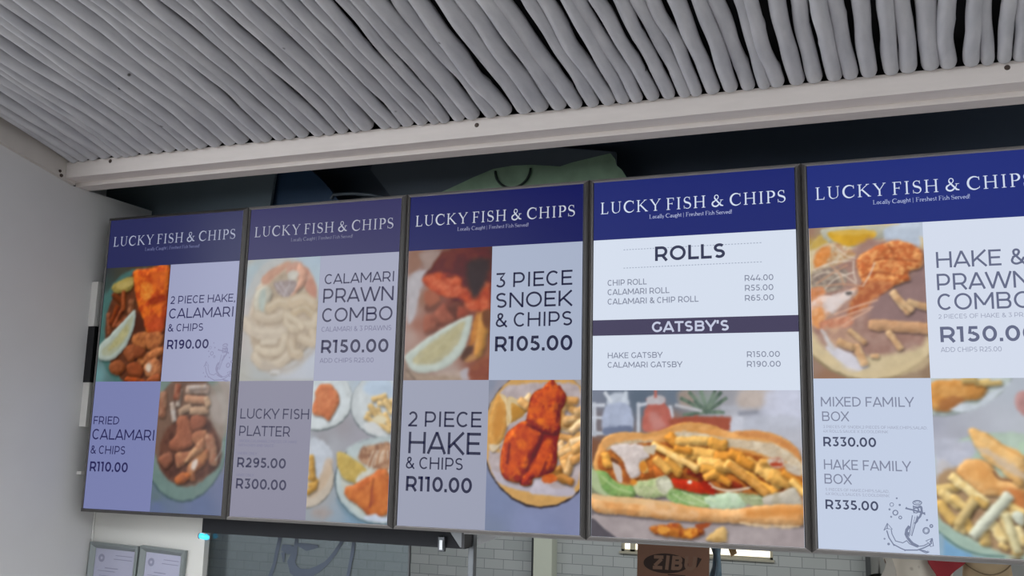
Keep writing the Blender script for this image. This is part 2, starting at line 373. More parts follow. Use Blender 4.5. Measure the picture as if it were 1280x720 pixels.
def to_linear(C): return np.where(C <= .04045, C / 12.92, ((C + .055) / 1.055) ** 2.4)
def screen_material(name):
    m = bpy.data.materials.new(name); m.use_nodes = True
    b = m.node_tree.nodes['Principled BSDF']
    b.inputs['Base Color'].default_value = (.004, .004, .005, 1)
    b.inputs['Roughness'].default_value = .30; b.inputs['Specular IOR Level'].default_value = .13
    return m, b
def glow(name, color, scr=3, k=1.0):
    """a patch of lit screen: what is read off minus what the glass mirrors"""
    key = ('glow', name, scr)
    if key in MATS: return MATS[key]
    m, b = screen_material('%s_glow' % name)
    c = [max(x - h, 0.0005) * k * GAIN[scr] for x, h in zip(lin(color), HAZE[scr])]
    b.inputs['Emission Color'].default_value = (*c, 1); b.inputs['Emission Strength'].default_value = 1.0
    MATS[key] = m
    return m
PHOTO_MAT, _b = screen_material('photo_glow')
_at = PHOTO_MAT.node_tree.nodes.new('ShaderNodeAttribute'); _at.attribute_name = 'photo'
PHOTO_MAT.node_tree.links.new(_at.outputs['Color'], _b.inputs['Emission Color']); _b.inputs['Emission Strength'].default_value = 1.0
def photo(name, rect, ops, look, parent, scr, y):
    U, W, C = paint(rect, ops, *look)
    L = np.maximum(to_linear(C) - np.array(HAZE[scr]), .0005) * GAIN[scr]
    nv, nu = U.shape
    co = np.stack([U / 1000, np.full(U.shape, y), W / 1000], -1).reshape(-1, 3)
    idx = np.arange(nu * nv).reshape(nv, nu)
    q = np.stack([idx[:-1, :-1], idx[:-1, 1:], idx[1:, 1:], idx[1:, :-1]], -1).reshape(-1, 4)
    me = bpy.data.meshes.new(name)
    me.vertices.add(len(co)); me.vertices.foreach_set('co', co.ravel())
    me.loops.add(q.size); me.loops.foreach_set('vertex_index', q.ravel())
    me.polygons.add(len(q)); me.polygons.foreach_set('loop_start', np.arange(0, q.size, 4))
    at = me.attributes.new('photo', 'FLOAT_COLOR', 'POINT')
    at.data.foreach_set('color', np.concatenate([L.reshape(-1, 3), np.ones((nu * nv, 1))], 1).ravel())
    me.update(calc_edges=True)
    return link_mesh(name, me, PHOTO_MAT, parent)
def patch(name, u0, u1, v0, v1, m, parent, y):
    me = bpy.data.meshes.new(name)
    me.from_pydata([(u0 / 1000, y, v0 / 1000), (u1 / 1000, y, v0 / 1000), (u1 / 1000, y, v1 / 1000), (u0 / 1000, y, v1 / 1000)], [], [(0, 1, 2, 3)])
    return link_mesh(name, me, m, parent)

# ------------------------------------------------------------------ tables measured on the panels (millimetres)
TEXTS = [(0,'title_lettering','title',[('LUCKY FISH & CHIPS',34.3,523.7,864.4,32.6,0.1)]),
         (0,'tagline_lettering','tag',[('Locally Caught | Freshest Fish Served!',168.2,385.8,843.6,10.9,0.1)]),
         (1,'title_lettering','title',[('LUCKY FISH & CHIPS',34.3,523.7,864.4,32.6,0.1)]),
         (1,'tagline_lettering','tag',[('Locally Caught | Freshest Fish Served!',168.2,385.8,843.6,10.9,0.1)]),
         (2,'title_lettering','title',[('LUCKY FISH & CHIPS',34.3,523.7,864.4,32.6,0.1)]),
         (2,'tagline_lettering','tag',[('Locally Caught | Freshest Fish Served!',168.2,385.8,843.6,10.9,0.1)]),
         (3,'title_lettering','title',[('LUCKY FISH & CHIPS',34.3,523.7,864.4,32.6,0.1)]),
         (3,'tagline_lettering','tag',[('Locally Caught | Freshest Fish Served!',168.2,385.8,843.6,10.9,0.1)]),
         (4,'title_lettering','title',[('LUCKY FISH & CHIPS',34.3,523.7,864.4,32.6,0.1)]),
         (4,'tagline_lettering','tag',[('Locally Caught | Freshest Fish Served!',168.2,385.8,843.6,10.9,0.1)]),
         (0,'dish_lettering','ink',[('2 PIECE HAKE,',289.7,538.1,662.4,25.3,0.132),('CALAMARI',289.0,536.9,615.3,32.0,0.132),('& CHIPS',289.1,425.0,573.0,24.3,0.132)]),
         (0,'price_lettering','ink',[('R190.00',290.6,450.4,517.0,29.5,0.19)]),
         (0,'dish_lettering','ink',[('FRIED',22.9,127.0,276.9,25.7,0.132),('CALAMARI',23.9,272.7,228.7,33.2,0.132),('& CHIPS',22.6,162.1,183.1,26.1,0.132)]),
         (0,'price_lettering','ink',[('R110.00',25.7,178.1,127.9,30.7,0.19)]),
         (1,'dish_lettering','ink',[('CALAMARI',297.3,532.6,704.4,30.7,0.132),('PRAWN',294.7,532.0,647.9,42.8,0.132),('COMBO',295.8,530.5,589.4,41.9,0.132)]),
         (1,'small_print_lettering','grey',[('CALAMARI & 3 PRAWNS',295.8,529.4,560.2,14.9,0.132),('ADD CHIPS R25.00',296.6,476.1,467.4,13.8,0.132)]),
         (1,'price_lettering','ink',[('R150.00',297.4,522.2,496.5,39.0,0.19)]),
         (1,'dish_lettering','ink',[('LUCKY FISH',28.3,270.0,300.6,30.6,0.132),('PLATTER',28.5,207.8,249.0,30.4,0.132)]),
         (1,'small_print_lettering','grey',[('SNOEK,CALAMARI,2 PIECES OF HAKE',30.1,235.1,230.0,8.1,0.132),('WITH CHIPS AND SAUCE',29.1,154.3,217.5,8.1,0.132),('SNOEK ONLY',27.0,97.1,193.1,8.1,0.132),('HAKE ONLY',29.4,91.0,129.3,8.0,0.132)]),
         (1,'price_lettering','ink',[('R295.00',29.1,200.4,155.8,29.3,0.19)]),
         (1,'price_lettering','ink',[('R300.00',30.3,206.2,93.0,30.0,0.19)]),
         (2,'dish_lettering','ink',[('3 PIECE',292.0,515.9,672.6,41.6,0.132),('SNOEK',293.7,514.4,614.9,42.6,0.132),('& CHIPS',294.3,516.7,560.9,39.8,0.132)]),
         (2,'price_lettering','ink',[('R105.00',293.8,517.6,493.6,41.5,0.19)]),
         (2,'dish_lettering','ink',[('2 PIECE',36.5,260.7,284.2,42.6,0.132),('HAKE',40.0,260.2,209.6,60.0,0.132),('& CHIPS',34.5,208.5,167.2,33.1,0.132)]),
         (2,'price_lettering','ink',[('R110.00',37.4,237.1,106.2,40.9,0.19)]),
         (3,'heading_lettering','ink',[('ROLLS',183.2,366.5,727.2,39.0,0.19)]),
         (3,'menu_lettering','grey2',[('CHIP ROLL',54.9,160.6,665.3,16.1,0.155),('CALAMARI ROLL',55.0,220.8,639.9,16.1,0.155),('CALAMARI & CHIP ROLL',55.2,296.6,614.3,16.0,0.155)]),
         (3,'price_lettering','grey2',[('R44.00',414.8,485.6,663.8,15.4,0.155),('R55.00',415.0,485.0,638.2,15.3,0.155),('R65.00',414.5,486.0,612.3,15.2,0.155)]),
         (3,'heading_lettering','white',[("GATSBY'S",175.3,373.2,537.6,27.4,0.19)]),
         (3,'menu_lettering','grey2',[('HAKE GATSBY',56.1,201.3,470.2,15.3,0.155),('CALAMARI GATSBY',56.3,252.6,445.2,15.2,0.155)]),
         (3,'price_lettering','grey2',[('R150.00',416.7,496.9,469.0,14.5,0.155),('R190.00',416.2,498.4,444.4,14.5,0.155)]),
         (4,'dish_lettering','ink2',[('HAKE &',304.0,493.0,677.4,39.0,0.132),('PRAWN',303.0,499.6,623.4,39.6,0.132),('COMBO',302.9,501.5,575.2,39.4,0.132)]),
         (4,'small_print_lettering','grey',[('2 PIECES OF HAKE & 3 PRAWNS',302.4,527,554.6,10.7,0.132),('ADD CHIPS R25.00',304.4,432.2,475.3,11.7,0.132)]),
         (4,'price_lettering','ink2',[('R150.00',304.0,508.2,498.9,36.6,0.19)]),
         (4,'dish_lettering','ink3',[('MIXED FAMILY',30.7,237.8,346.6,23.2,0.132),('BOX',32.4,92.7,311.6,23.1,0.132)]),
         (4,'small_print_lettering','grey',[('3 PIECES OF SNOEK,2 PIECES OF HAKE,CHIPS,SALAD,',34.1,266.0,294.6,6.9,0.132),('4X ROLLS,SAUCE X 3,COOLDRINK',34.0,179.7,284.2,6.5,0.132)]),
         (4,'price_lettering','ink',[('R330.00',33.3,152.3,251.3,22.5,0.19)]),
         (4,'dish_lettering','ink3',[('HAKE FAMILY',33.1,224.8,196.6,23.5,0.132),('BOX',33.3,93.5,162.8,23.4,0.132)]),
         (4,'small_print_lettering','grey',[('5 PIECES OF HAKE,CHIPS,SALAD,',35.0,177.0,146.1,6.6,0.132),('4X ROLLS,SAUCES 3,COOLDRINK',34.7,176.6,136.0,6.6,0.132)]),
         (4,'price_lettering','ink',[('R335.00',33.6,151.3,103.7,22.0,0.19)])]
ANCHOR = [([(167.9,60.1),(172.0,44.0),(181.0,29.5),(196.2,21.6),(205.5,17.9),(231.6,19.3),(245.9,25.1),(257.9,31.9),(263.3,37.6)],2.6,False),([(177.6,63.1),(178.9,53.1),(186.1,37.2),(201.5,33.8),(210.0,39.3),(215.6,32.6),(229.5,26.7),(246.1,30.0),(255.3,35.5)],2.0,False),([(169.8,76.6),(161.8,59.8),(168.3,64.7),(180.0,63.2)],2.2,True),([(170.2,75.3),(168.8,63.9)],2,False),([(264.5,47.6),(250.6,40.7),(257.0,36.1),(260.1,28.8),(266.2,30.4)],2.0,True),([(264.4,46.3),(260.1,37.5)],4,False),([(224.7,97.2),(215.2,48.7)],2.0,False),([(235.6,96.6),(221.2,50.3)],2.0,False),([(230.2,94.4),(218.8,51.4)],1.0,False),([(210.8,112.4),(230.9,108.2),(251.8,101.6)],3.6,False),([(210.8,110.6),(213.3,115.3)],2.5,False),([(250.8,105.3),(251.2,99.1)],2.5,False),([(245.9,126.4),(244.5,123.8),(241.0,121.8),(236.2,121.0),(231.5,121.5),(228.1,123.2),(226.9,125.6),(228.3,128.2),(231.9,130.2),(236.6,131.0),(241.4,130.6),(244.7,128.9)],2.2,True),([(242.6,127.5),(241.8,126.2),(239.5,125.2),(236.4,124.8),(233.3,125.0),(231.1,125.8),(230.3,127.0),(231.2,128.3),(233.5,129.3),(236.6,129.8),(239.7,129.6),(241.9,128.7)],1.4,True),([(239.4,108.6),(238.5,105.8),(236.1,103.7),(233.0,102.8),(229.9,103.4),(227.8,105.3),(227.1,108.1),(228.0,110.9),(230.4,113.0),(233.5,113.8),(236.5,113.2),(238.7,111.3)],2.2,True),([(246.0,112.6),(245.2,109.3),(243.6,106.9),(241.4,105.9),(239.3,106.7),(237.9,109.0),(237.4,112.3),(238.2,115.5),(239.8,118.0),(242.0,119.0),(244.1,118.2),(245.5,115.8)],2.6,True),([(226.5,116.8),(245.4,115.1)],3,False),([(227.8,119.4),(228.2,101.8)],2.2,False),([(244.3,117.6),(245.4,105.1),(240.9,94.9),(235.9,89.7)],4.4,False),([(237.3,93.5),(234.0,84.1),(228.3,78.1)],4.0,False),([(217.4,72.6),(211.1,63.5),(209.0,53.4),(212.0,46.1)],6,False),([(212.0,46.1),(218.2,37.7),(222.8,33.0),(229.7,29.6),(234.3,27.4)],6,False),([(214.4,58.7),(212.9,51.1)],3,False),([(236.3,20.1),(246.8,18.2),(254.8,15.0)],3.0,False),([(234.0,20.5),(250.0,13.5),(256.7,16.8),(252.6,19.0)],1.8,False),([(203.2,19.5),(205.9,15.9)],2.2,False),([(193.6,101.6),(192.8,98.8),(190.8,96.7),(188.1,95.8),(185.5,96.4),(183.6,98.4),(183.0,101.1),(183.9,103.9),(185.9,106.1),(188.6,106.9),(191.2,106.3),(193.0,104.3)],2.4,True),([(185.3,119.7),(184.6,117.5),(183.1,115.9),(181.0,115.2),(179.0,115.7),(177.5,117.2),(177.1,119.3),(177.7,121.5),(179.3,123.2),(181.3,123.8),(183.4,123.3),(184.8,121.8)],1.4,True),([(201.6,91.1),(201.1,89.5),(199.9,88.2),(198.3,87.7),(196.8,88.1),(195.7,89.2),(195.3,90.8),(195.8,92.5),(197.0,93.7),(198.6,94.2),(200.1,93.9),(201.2,92.7)],2.0,True),([(259.0,64.1),(257.9,60.6),(255.4,57.9),(252.1,56.8),(248.8,57.6),(246.5,60.0),(245.8,63.5),(246.9,67.0),(249.4,69.7),(252.7,70.8),(256.0,70.0),(258.3,67.6)],2.4,True),([(256.6,64.0),(256.0,61.7),(254.3,60.0),(252.2,59.3),(250.1,59.8),(248.6,61.4),(248.2,63.6),(248.8,65.9),(250.5,67.6),(252.6,68.3),(254.7,67.8),(256.2,66.2)],1.0,True),([(266.7,74.9),(266.3,73.4),(265.2,72.3),(263.8,71.8),(262.4,72.1),(261.4,73.2),(261.1,74.6),(261.6,76.2),(262.6,77.3),(264.1,77.8),(265.5,77.4),(266.4,76.4)],2.6,True),([(199.9,119.5),(199.7,118.7),(199.1,118.2),(198.4,117.9),(197.7,118.1),(197.2,118.6),(197.0,119.4),(197.3,120.2),(197.8,120.7),(198.5,121.0),(199.2,120.8),(199.7,120.3)],2,True),([(177.3,108.5),(177.1,107.7),(176.6,107.1),(175.8,106.9),(175.1,107.1),(174.6,107.6),(174.4,108.3),(174.7,109.1),(175.2,109.7),(175.9,109.9),(176.7,109.7),(177.2,109.2)],1.8,True),([(180.2,91.7),(180.0,90.9),(179.5,90.3),(178.7,90.1),(178.0,90.3),(177.5,90.8),(177.4,91.5),(177.6,92.3),(178.1,92.9),(178.9,93.1),(179.6,92.9),(180.1,92.4)],1.6,True),([(256.8,87.6),(256.6,86.9),(256.0,86.3),(255.3,86.1),(254.6,86.2),(254.1,86.8),(254.0,87.5),(254.2,88.3),(254.7,88.8),(255.5,89.1),(256.2,88.9),(256.7,88.4)],1.8,True),([(193.8,134.4),(193.6,133.8),(193.2,133.3),(192.6,133.1),(192.0,133.3),(191.6,133.7),(191.4,134.3),(191.6,135.0),(192.1,135.5),(192.7,135.7),(193.3,135.5),(193.7,135.1)],1.6,True),([(172.4,29.7),(172.1,28.9),(171.5,28.2),(170.6,27.9),(169.8,28.1),(169.2,28.7),(169.0,29.6),(169.3,30.5),(169.9,31.1),(170.8,31.4),(171.6,31.2),(172.2,30.6)],2.4,True),([(183.1,27.6),(182.9,27.1),(182.6,26.7),(182.1,26.5),(181.6,26.6),(181.3,27.0),(181.2,27.5),(181.3,28.0),(181.7,28.4),(182.2,28.5),(182.6,28.4),(183.0,28.1)],1.6,True),([(163.5,41.0),(163.3,40.4),(162.8,39.9),(162.2,39.7),(161.6,39.9),(161.2,40.3),(161.1,40.9),(161.3,41.6),(161.7,42.0),(162.3,42.2),(162.9,42.1),(163.4,41.7)],1.6,True)]
PICTURES = {'s0_top': (0, (15, 278, 414.5, 792), [
('F',[(4,789,'3b3d40'),(83,785,'45463f'),(130,783,'4a4038'),(10,737,'3e4a48'),(13,680,'4f706d'),(14,579,'4c6663'),(20,430,'6a8f92'),(80,417,'557070'),(116,639,'5a3427'),(64,615,'6a3d2c'),(207,514,'6d4230'),(267,513,'70432f'),(186,429,'6a3d2c'),(276,428,'7d4a33')],3),
('P',[(346,568),(341,518),(325,471),(300,432),(266,403),(226,386),(182,381),(137,390),(95,413),(57,447),(28,491),(8,542),(0,595),(4,649),(20,698),(48,738),(84,768),(126,784),(171,787),(216,775),(258,750),(294,715),(322,670),(339,620)],'4a6a66',{'s': 8,'sm': 0}),
('P',[(346,569),(341,521),(327,477),(304,440),(273,412),(236,396),(196,392),(156,401),(118,422),(84,454),(57,495),(39,543),(32,594),(36,644),(50,690),(75,728),(108,756),(146,772),(187,775),(228,764),(266,741),(299,707),(324,665),(340,618)],'54382d',{'c2': '6b4030','m': 0.7,'ns': 14,'s': 6,'sm': 0}),
('P',[(43,723),(64,744),(126,758),(136,732),(115,711),(69,706)],'8d7d48',{'c2': 'a5924f','m': 0.5,'ns': 8,'r': 0.2}),
('P',[(66,735),(123,748),(127,733),(83,718)],'a8965c',{'s': 5}),
('K',(42,635),(52,575),20,'8a5540',{'r': 0.35,'c2': '5a3022','m': 0.5,'ns': 8}),
('K',(54,701),(96,677),16,'6a3a28',{'r': 0.35,'c2': '5a3022','m': 0.5,'ns': 8}),
('K',(96,708),(99,652),17,'8a4a30',{'r': 0.35,'c2': '5a3022','m': 0.5,'ns': 8}),
('K',(75,659),(57,609),20,'7d3f2a',{'r': 0.35,'c2': '5a3022','m': 0.5,'ns': 8}),
('K',(92,646),(67,597),14,'94523a',{'r': 0.35,'c2': '5a3022','m': 0.5,'ns': 8}),
('K',(132,673),(132,638),26,'8f6148',{'r': 0.35,'c2': '5a3022','m': 0.5,'ns': 8}),
('K',(118,620),(82,596),21,'7a4531',{'r': 0.35,'c2': '5a3022','m': 0.5,'ns': 8}),
('P',[(131,780),(200,785),(272,788),(276,708),(277,647),(276,607),(264,570),(224,565),(195,584),(179,625),(158,663),(142,707),(132,751)],'b0482a',{'c2': 'd9702f','m': 0.9,'ns': 13,'r': 0.3,'rw': 14}),
('P',[(170,737),(206,729),(213,698),(189,677),(167,697)],'d88a3e',{'s': 10,'m': 0.7,'c2': 'c86028','ns': 7}),
('P',[(202,767),(255,768),(259,727),(222,723)],'bf5a30',{'s': 10,'m': 0.7,'c2': 'd8702f','ns': 7,'a': 0.8}),
('P',[(204,680),(255,696),(265,672),(213,661)],'7c2c20',{'s': 9,'a': 0.7}),
('P',[(194,624),(256,616),(264,580),(214,581)],'c05533',{'s': 9,'a': 0.7,'m': 0.6,'c2': '9a3a26','ns': 7}),
('P',[(151,638),(184,618),(196,575),(163,563),(148,595)],'4d3029',{'s': 7,'a': 0.9}),
('P',[(152,564),(208,575),(226,544),(199,514),(155,533)],'a9683f',{'c2': '7a452f','m': 0.6,'ns': 11,'r': 0.35,'rw': 8,'s': 4}),
('P',[(201,563),(253,574),(274,549),(252,513),(214,520)],'b06c42',{'c2': '7a452f','m': 0.6,'ns': 11,'r': 0.35,'rw': 8,'s': 4}),
('P',[(121,527),(159,533),(178,496),(146,478),(120,503)],'9a5a3c',{'c2': '7a452f','m': 0.6,'ns': 11,'r': 0.35,'rw': 8,'s': 4}),
('P',[(179,490),(230,513),(269,525),(279,507),(234,477),(190,465)],'b87448',{'c2': '7a452f','m': 0.6,'ns': 11,'r': 0.35,'rw': 8,'s': 4}),
('P',[(212,471),(247,489),(276,464),(269,428),(224,429),(206,453)],'b97850',{'c2': '7a452f','m': 0.6,'ns': 11,'r': 0.35,'rw': 8,'s': 4}),
('P',[(66,473),(111,484),(133,460),(109,435),(73,445)],'8a5136',{'c2': '7a452f','m': 0.6,'ns': 11,'r': 0.35,'rw': 8,'s': 4}),
('P',[(136,466),(173,478),(206,453),(194,429),(151,435)],'8c4a30',{'c2': '7a452f','m': 0.6,'ns': 11,'r': 0.35,'rw': 8,'s': 4}),
('P',[(140,429),(186,426),(218,414),(142,413)],'ab4f2b',{'c2': '7a452f','m': 0.6,'ns': 11,'r': 0.35,'rw': 8,'s': 4}),
('P',[(231,429),(268,438),(274,414),(225,414)],'a35a3a',{'c2': '7a452f','m': 0.6,'ns': 11,'r': 0.35,'rw': 8,'s': 4}),
('P',[(167,530),(207,514),(191,490),(160,496)],'7d452f',{'c2': '7a452f','m': 0.6,'ns': 11,'r': 0.35,'rw': 8,'s': 4}),
('P',[(238,459),(238,455),(238,451),(236,448),(234,445),(231,444),(228,443),(225,444),(222,445),(219,448),(217,451),(215,455),(214,459),(214,463),(215,467),(217,470),(219,472),(222,474),(225,475),(228,474),(231,472),(234,470),(236,467),(238,463)],'c8b7a4',{'s': 8,'sm': 0}),
('P',[(148,647),(154,616),(148,576),(125,527),(80,488),(33,484),(14,498),(16,532),(55,566),(111,617)],'a3ada4',{'s': 4,'r': 0.2,'rw': 6}),
('P',[(142,629),(139,586),(112,537),(70,503),(35,501),(32,522),(72,553),(120,608)],'9da089',{'s': 5}),
('P',[(124,601),(128,570),(101,540),(65,516),(52,522),(87,559)],'a09c72',{'s': 7,'m': 0.5,'c2': 'b2ab80','ns': 9})], (1.0, 0.97, 4)),
's0_bottom': (0, (278.8, 543, 11, 414), [
('F',[(283,404,'7d685c'),(457,401,'9a9192'),(535,395,'a29fa6'),(542,314,'9a9597'),(553,201,'72746f'),(549,89,'666f92'),(471,36,'5c6a90'),(302,29,'5f6d95'),(299,57,'5d7078'),(526,343,'a39d9c'),(474,372,'978c84')],3),
('P',[(555,248),(550,194),(534,144),(508,102),(475,70),(436,50),(393,43),(349,51),(308,73),(272,107),(244,153),(225,206),(218,262),(222,319),(239,371),(266,416),(301,449),(342,468),(387,473),(431,462),(471,438),(506,401),(532,355),(549,303)],'40545a',{'s': 3,'sm': 0}),
('P',[(554,253),(549,199),(533,150),(508,107),(474,75),(435,55),(393,49),(350,57),(309,78),(273,113),(245,158),(227,210),(220,267),(224,323),(240,376),(267,420),(302,452),(343,472),(387,476),(431,466),(471,442),(505,405),(532,360),(548,308)],'67807a',{'s': 4,'c2': '7d857a','m': 0.5,'ns': 90,'sm': 0}),
('P',[(532,257),(529,213),(517,173),(497,138),(470,112),(439,95),(404,90),(369,96),(336,113),(306,141),(283,177),(267,219),(260,265),(263,310),(275,353),(296,389),(324,416),(357,432),(392,436),(428,428),(461,409),(490,380),(512,344),(526,302)],'6a5044',{'s': 7,'c2': '7c5f4e','m': 0.6,'ns': 40,'sm': 0}),
('P',[(458,395),(541,407),(552,280),(522,240),(478,291),(466,343)],'8f8277',{'s': 16,'a': 0.85}),
('P',[(472,360),(523,378),(542,314),(518,280),(480,308)],'a59a94',{'s': 14,'a': 0.6}),
('P',[(340,284),(444,314),(518,234),(522,155),(436,107),(359,105),(303,149),(301,236)],'6b4335',{'s': 10,'c2': '4a2e28','m': 0.8,'ns': 28}),
('K',(294,372),(293,312),29,'8a5b46',{'r': 0.3,'c2': 'a88468','m': 0.4,'ns': 14}),
('K',(330,342),(342,295),19,'bdb2ab',{'r': 0.3,'c2': 'a88468','m': 0.4,'ns': 14}),
('K',(355,384),(352,342),17,'b1a093',{'r': 0.3,'c2': 'a88468','m': 0.4,'ns': 14}),
('K',(346,398),(346,366),26,'8a4b38',{'r': 0.3,'c2': 'a88468','m': 0.4,'ns': 14}),
('K',(387,389),(458,389),25,'ab9488',{'r': 0.3,'c2': 'a88468','m': 0.4,'ns': 14}),
('K',(386,360),(458,354),26,'a8765a',{'r': 0.3,'c2': 'a88468','m': 0.4,'ns': 14}),
('K',(365,319),(396,334),24,'a88a72',{'r': 0.3,'c2': 'a88468','m': 0.4,'ns': 14}),
('K',(408,322),(461,325),26,'ad8a6e',{'r': 0.3,'c2': 'a88468','m': 0.4,'ns': 14}),
('K',(458,360),(466,343),21,'b08e70',{'r': 0.3,'c2': 'a88468','m': 0.4,'ns': 14}),
('K',(394,395),(451,398),13,'a89a92',{'r': 0.3,'c2': 'a88468','m': 0.4,'ns': 14}),
('P',[(356,301),(392,304),(418,256),(419,215),(377,200),(341,202),(332,225),(354,249)],'9c5c42',{'c2': '8a4e38','m': 0.6,'ns': 12,'r': 0.35,'rw': 8,'s': 4}),
('P',[(406,305),(456,305),(459,273),(418,261)],'92553f',{'c2': '8a4e38','m': 0.6,'ns': 12,'r': 0.35,'rw': 8,'s': 4}),
('P',[(422,256),(467,265),(470,233),(447,210),(417,232)],'a96f4c',{'c2': '8a4e38','m': 0.6,'ns': 12,'r': 0.35,'rw': 8,'s': 4}),
('P',[(360,191),(406,198),(447,216),(436,187),(400,158),(368,148)],'ad7350',{'c2': '8a4e38','m': 0.6,'ns': 12,'r': 0.35,'rw': 8,'s': 4}),
('P',[(465,250),(497,245),(516,189),(515,158),(491,160),(473,199)],'a5765a',{'c2': '8a4e38','m': 0.6,'ns': 12,'r': 0.35,'rw': 8,'s': 4}),
('P',[(410,158),(455,205),(484,200),(473,162),(441,136),(440,110),(411,118)],'b17348',{'c2': '8a4e38','m': 0.6,'ns': 12,'r': 0.35,'rw': 8,'s': 4}),
('P',[(364,116),(391,134),(420,130),(412,110),(377,97)],'b5602f',{'c2': '8a4e38','m': 0.6,'ns': 12,'r': 0.35,'rw': 8,'s': 4}),
('P',[(294,172),(335,196),(352,168),(326,144)],'8a5844',{'c2': '8a4e38','m': 0.6,'ns': 12,'r': 0.35,'rw': 8,'s': 4}),
('P',[(452,239),(468,211),(423,175),(395,163),(407,186)],'b98a62',{'c2': '8a4e38','m': 0.6,'ns': 12,'r': 0.35,'rw': 8,'s': 4}),
('P',[(444,155),(442,151),(440,147),(438,143),(435,141),(432,140),(429,140),(426,141),(424,143),(422,146),(421,150),(421,155),(422,159),(423,164),(425,168),(428,171),(431,174),(434,175),(437,175),(440,174),(442,172),(444,168),(444,164),(445,160)],'cdbcb0',{'s': 8,'sm': 0}),
('L',[(533,229),(526,200),(510,175)],3.1,'a8b8b4',{'a': 0.7})], (0.85, 1.0, 5)),
's1_top': (1, (15, 278, 414.5, 792), [
('F',[(22,792,'a5a59f'),(35,766,'9fb0b8'),(33,703,'9fadb8'),(25,621,'ada3a8'),(25,534,'b0aaa6'),(23,430,'a9a8a2'),(85,429,'a5a8a8'),(205,428,'b2b6bf'),(271,476,'b2b8c4'),(272,780,'a0b2c2'),(267,743,'a3b4c0'),(107,788,'a0a9b0')],3),
('P',[(290,601),(286,555),(273,512),(252,477),(224,450),(191,433),(156,429),(120,437),(85,457),(56,488),(32,527),(17,573),(10,622),(14,670),(28,714),(50,752),(79,779),(113,795),(150,798),(186,788),(220,766),(249,734),(271,694),(285,649)],'b3b0ab',{'s': 14,'a': 0.7,'sm': 0}),
('P',[(75,726),(144,776),(201,774),(250,731),(272,669),(279,560),(222,488),(133,453),(74,472),(56,515),(32,590),(49,683)],'b5a592',{'s': 12,'c2': 'a6947f','m': 0.9,'ns': 30,'r': 0.15,'rw': 20}),
('P',[(72,720),(81,745),(151,779),(173,769),(132,742),(91,713)],'bc8e78',{'s': 7,'c2': 'c69c88','m': 0.5,'ns': 16}),
('P',[(166,772),(208,775),(254,731),(272,675),(251,670),(205,721),(161,741)],'bd9280',{'s': 7,'c2': 'b87b66','m': 0.7,'ns': 14}),
('P',[(205,774),(228,744),(224,708),(188,672),(180,682),(205,721),(196,752)],'cf9c84',{'s': 5,'r': 0.2}),
('P',[(164,747),(196,752),(201,727),(170,722)],'bab6ac',{'s': 6}),
('P',[(120,718),(177,722),(199,709),(180,675),(144,673),(125,696)],'8f807e',{'s': 6,'c2': 'a59896','m': 0.8,'ns': 9}),
('L',[(124,712),(159,673)],4.7,'b8aeb2',{'a': 0.7,'s': 4}),
('L',[(141,714),(169,676)],4.7,'b8aeb2',{'a': 0.7,'s': 4}),
('L',[(174,710),(155,676)],4.7,'b8aeb2',{'a': 0.7,'s': 4}),
('P',[(234,713),(254,725),(271,669),(251,667)],'b98370',{'s': 6}),
('P',[(56,692),(91,710),(112,681),(97,638),(95,613),(63,611),(50,652)],'b5b0a0',{'s': 6,'r': 0.2}),
('P',[(74,692),(88,697),(90,638),(76,626),(66,657)],'a6b0a8',{'s': 7}),
('L',[(64,616),(102,602),(145,607),(161,632)],32.0,'9a8874',{'a': 0.55,'s': 7}),
('L',[(62,620),(99,607),(142,612),(158,636)],28.1,'b9a994',{'s': 7,'a': 0.95}),
('L',[(60,625),(98,611),(140,616),(156,641)],8.5,'c9bda9',{'a': 0.5,'s': 6}),
('L',[(107,633),(141,651),(178,643)],34.9,'9a8874',{'a': 0.55,'s': 7}),
('L',[(104,638),(139,655),(175,648)],31.0,'b8a68c',{'s': 7,'a': 0.95}),
('L',[(102,643),(137,660),(173,653)],9.3,'c9bda9',{'a': 0.5,'s': 6}),
('L',[(191,649),(226,660),(262,641)],39.7,'9a8874',{'a': 0.55,'s': 7}),
('L',[(189,653),(223,664),(260,645)],35.7,'bba88e',{'s': 7,'a': 0.95}),
('L',[(187,660),(222,671),(258,651)],10.7,'c9bda9',{'a': 0.5,'s': 6}),
('L',[(173,613),(179,576),(211,569)],29.1,'9a8874',{'a': 0.55,'s': 7}),
('L',[(170,617),(176,580),(209,573)],25.2,'beae96',{'s': 7,'a': 0.95}),
('L',[(168,621),(175,584),(207,578)],7.6,'c9bda9',{'a': 0.5,'s': 6}),
('L',[(201,618),(235,629),(264,610)],30.3,'9a8874',{'a': 0.55,'s': 7}),
('L',[(198,622),(233,634),(262,614)],26.3,'b5a184',{'s': 7,'a': 0.95}),
('L',[(196,627),(231,638),(260,619)],7.9,'c9bda9',{'a': 0.5,'s': 6}),
('L',[(22,592),(69,560),(127,556),(163,558)],41.5,'9a8874',{'a': 0.55,'s': 7}),
('L',[(20,596),(66,564),(125,560),(160,562)],37.4,'bcae9c',{'s': 7,'a': 0.95}),
('L',[(18,603),(64,570),(123,566),(158,568)],11.2,'c9bda9',{'a': 0.5,'s': 6}),
('L',[(224,581),(266,580),(275,604)],29.9,'9a8874',{'a': 0.55,'s': 7}),
('L',[(222,585),(264,584),(273,608)],26.1,'c0b19a',{'s': 7,'a': 0.95}),
('L',[(220,590),(262,588),(271,612)],7.8,'c9bda9',{'a': 0.5,'s': 6}),
('L',[(73,510),(117,498),(159,506),(171,546)],27.7,'9a8874',{'a': 0.55,'s': 7}),
('L',[(71,515),(115,502),(157,510),(168,550)],23.7,'bfb09a',{'s': 7,'a': 0.95}),
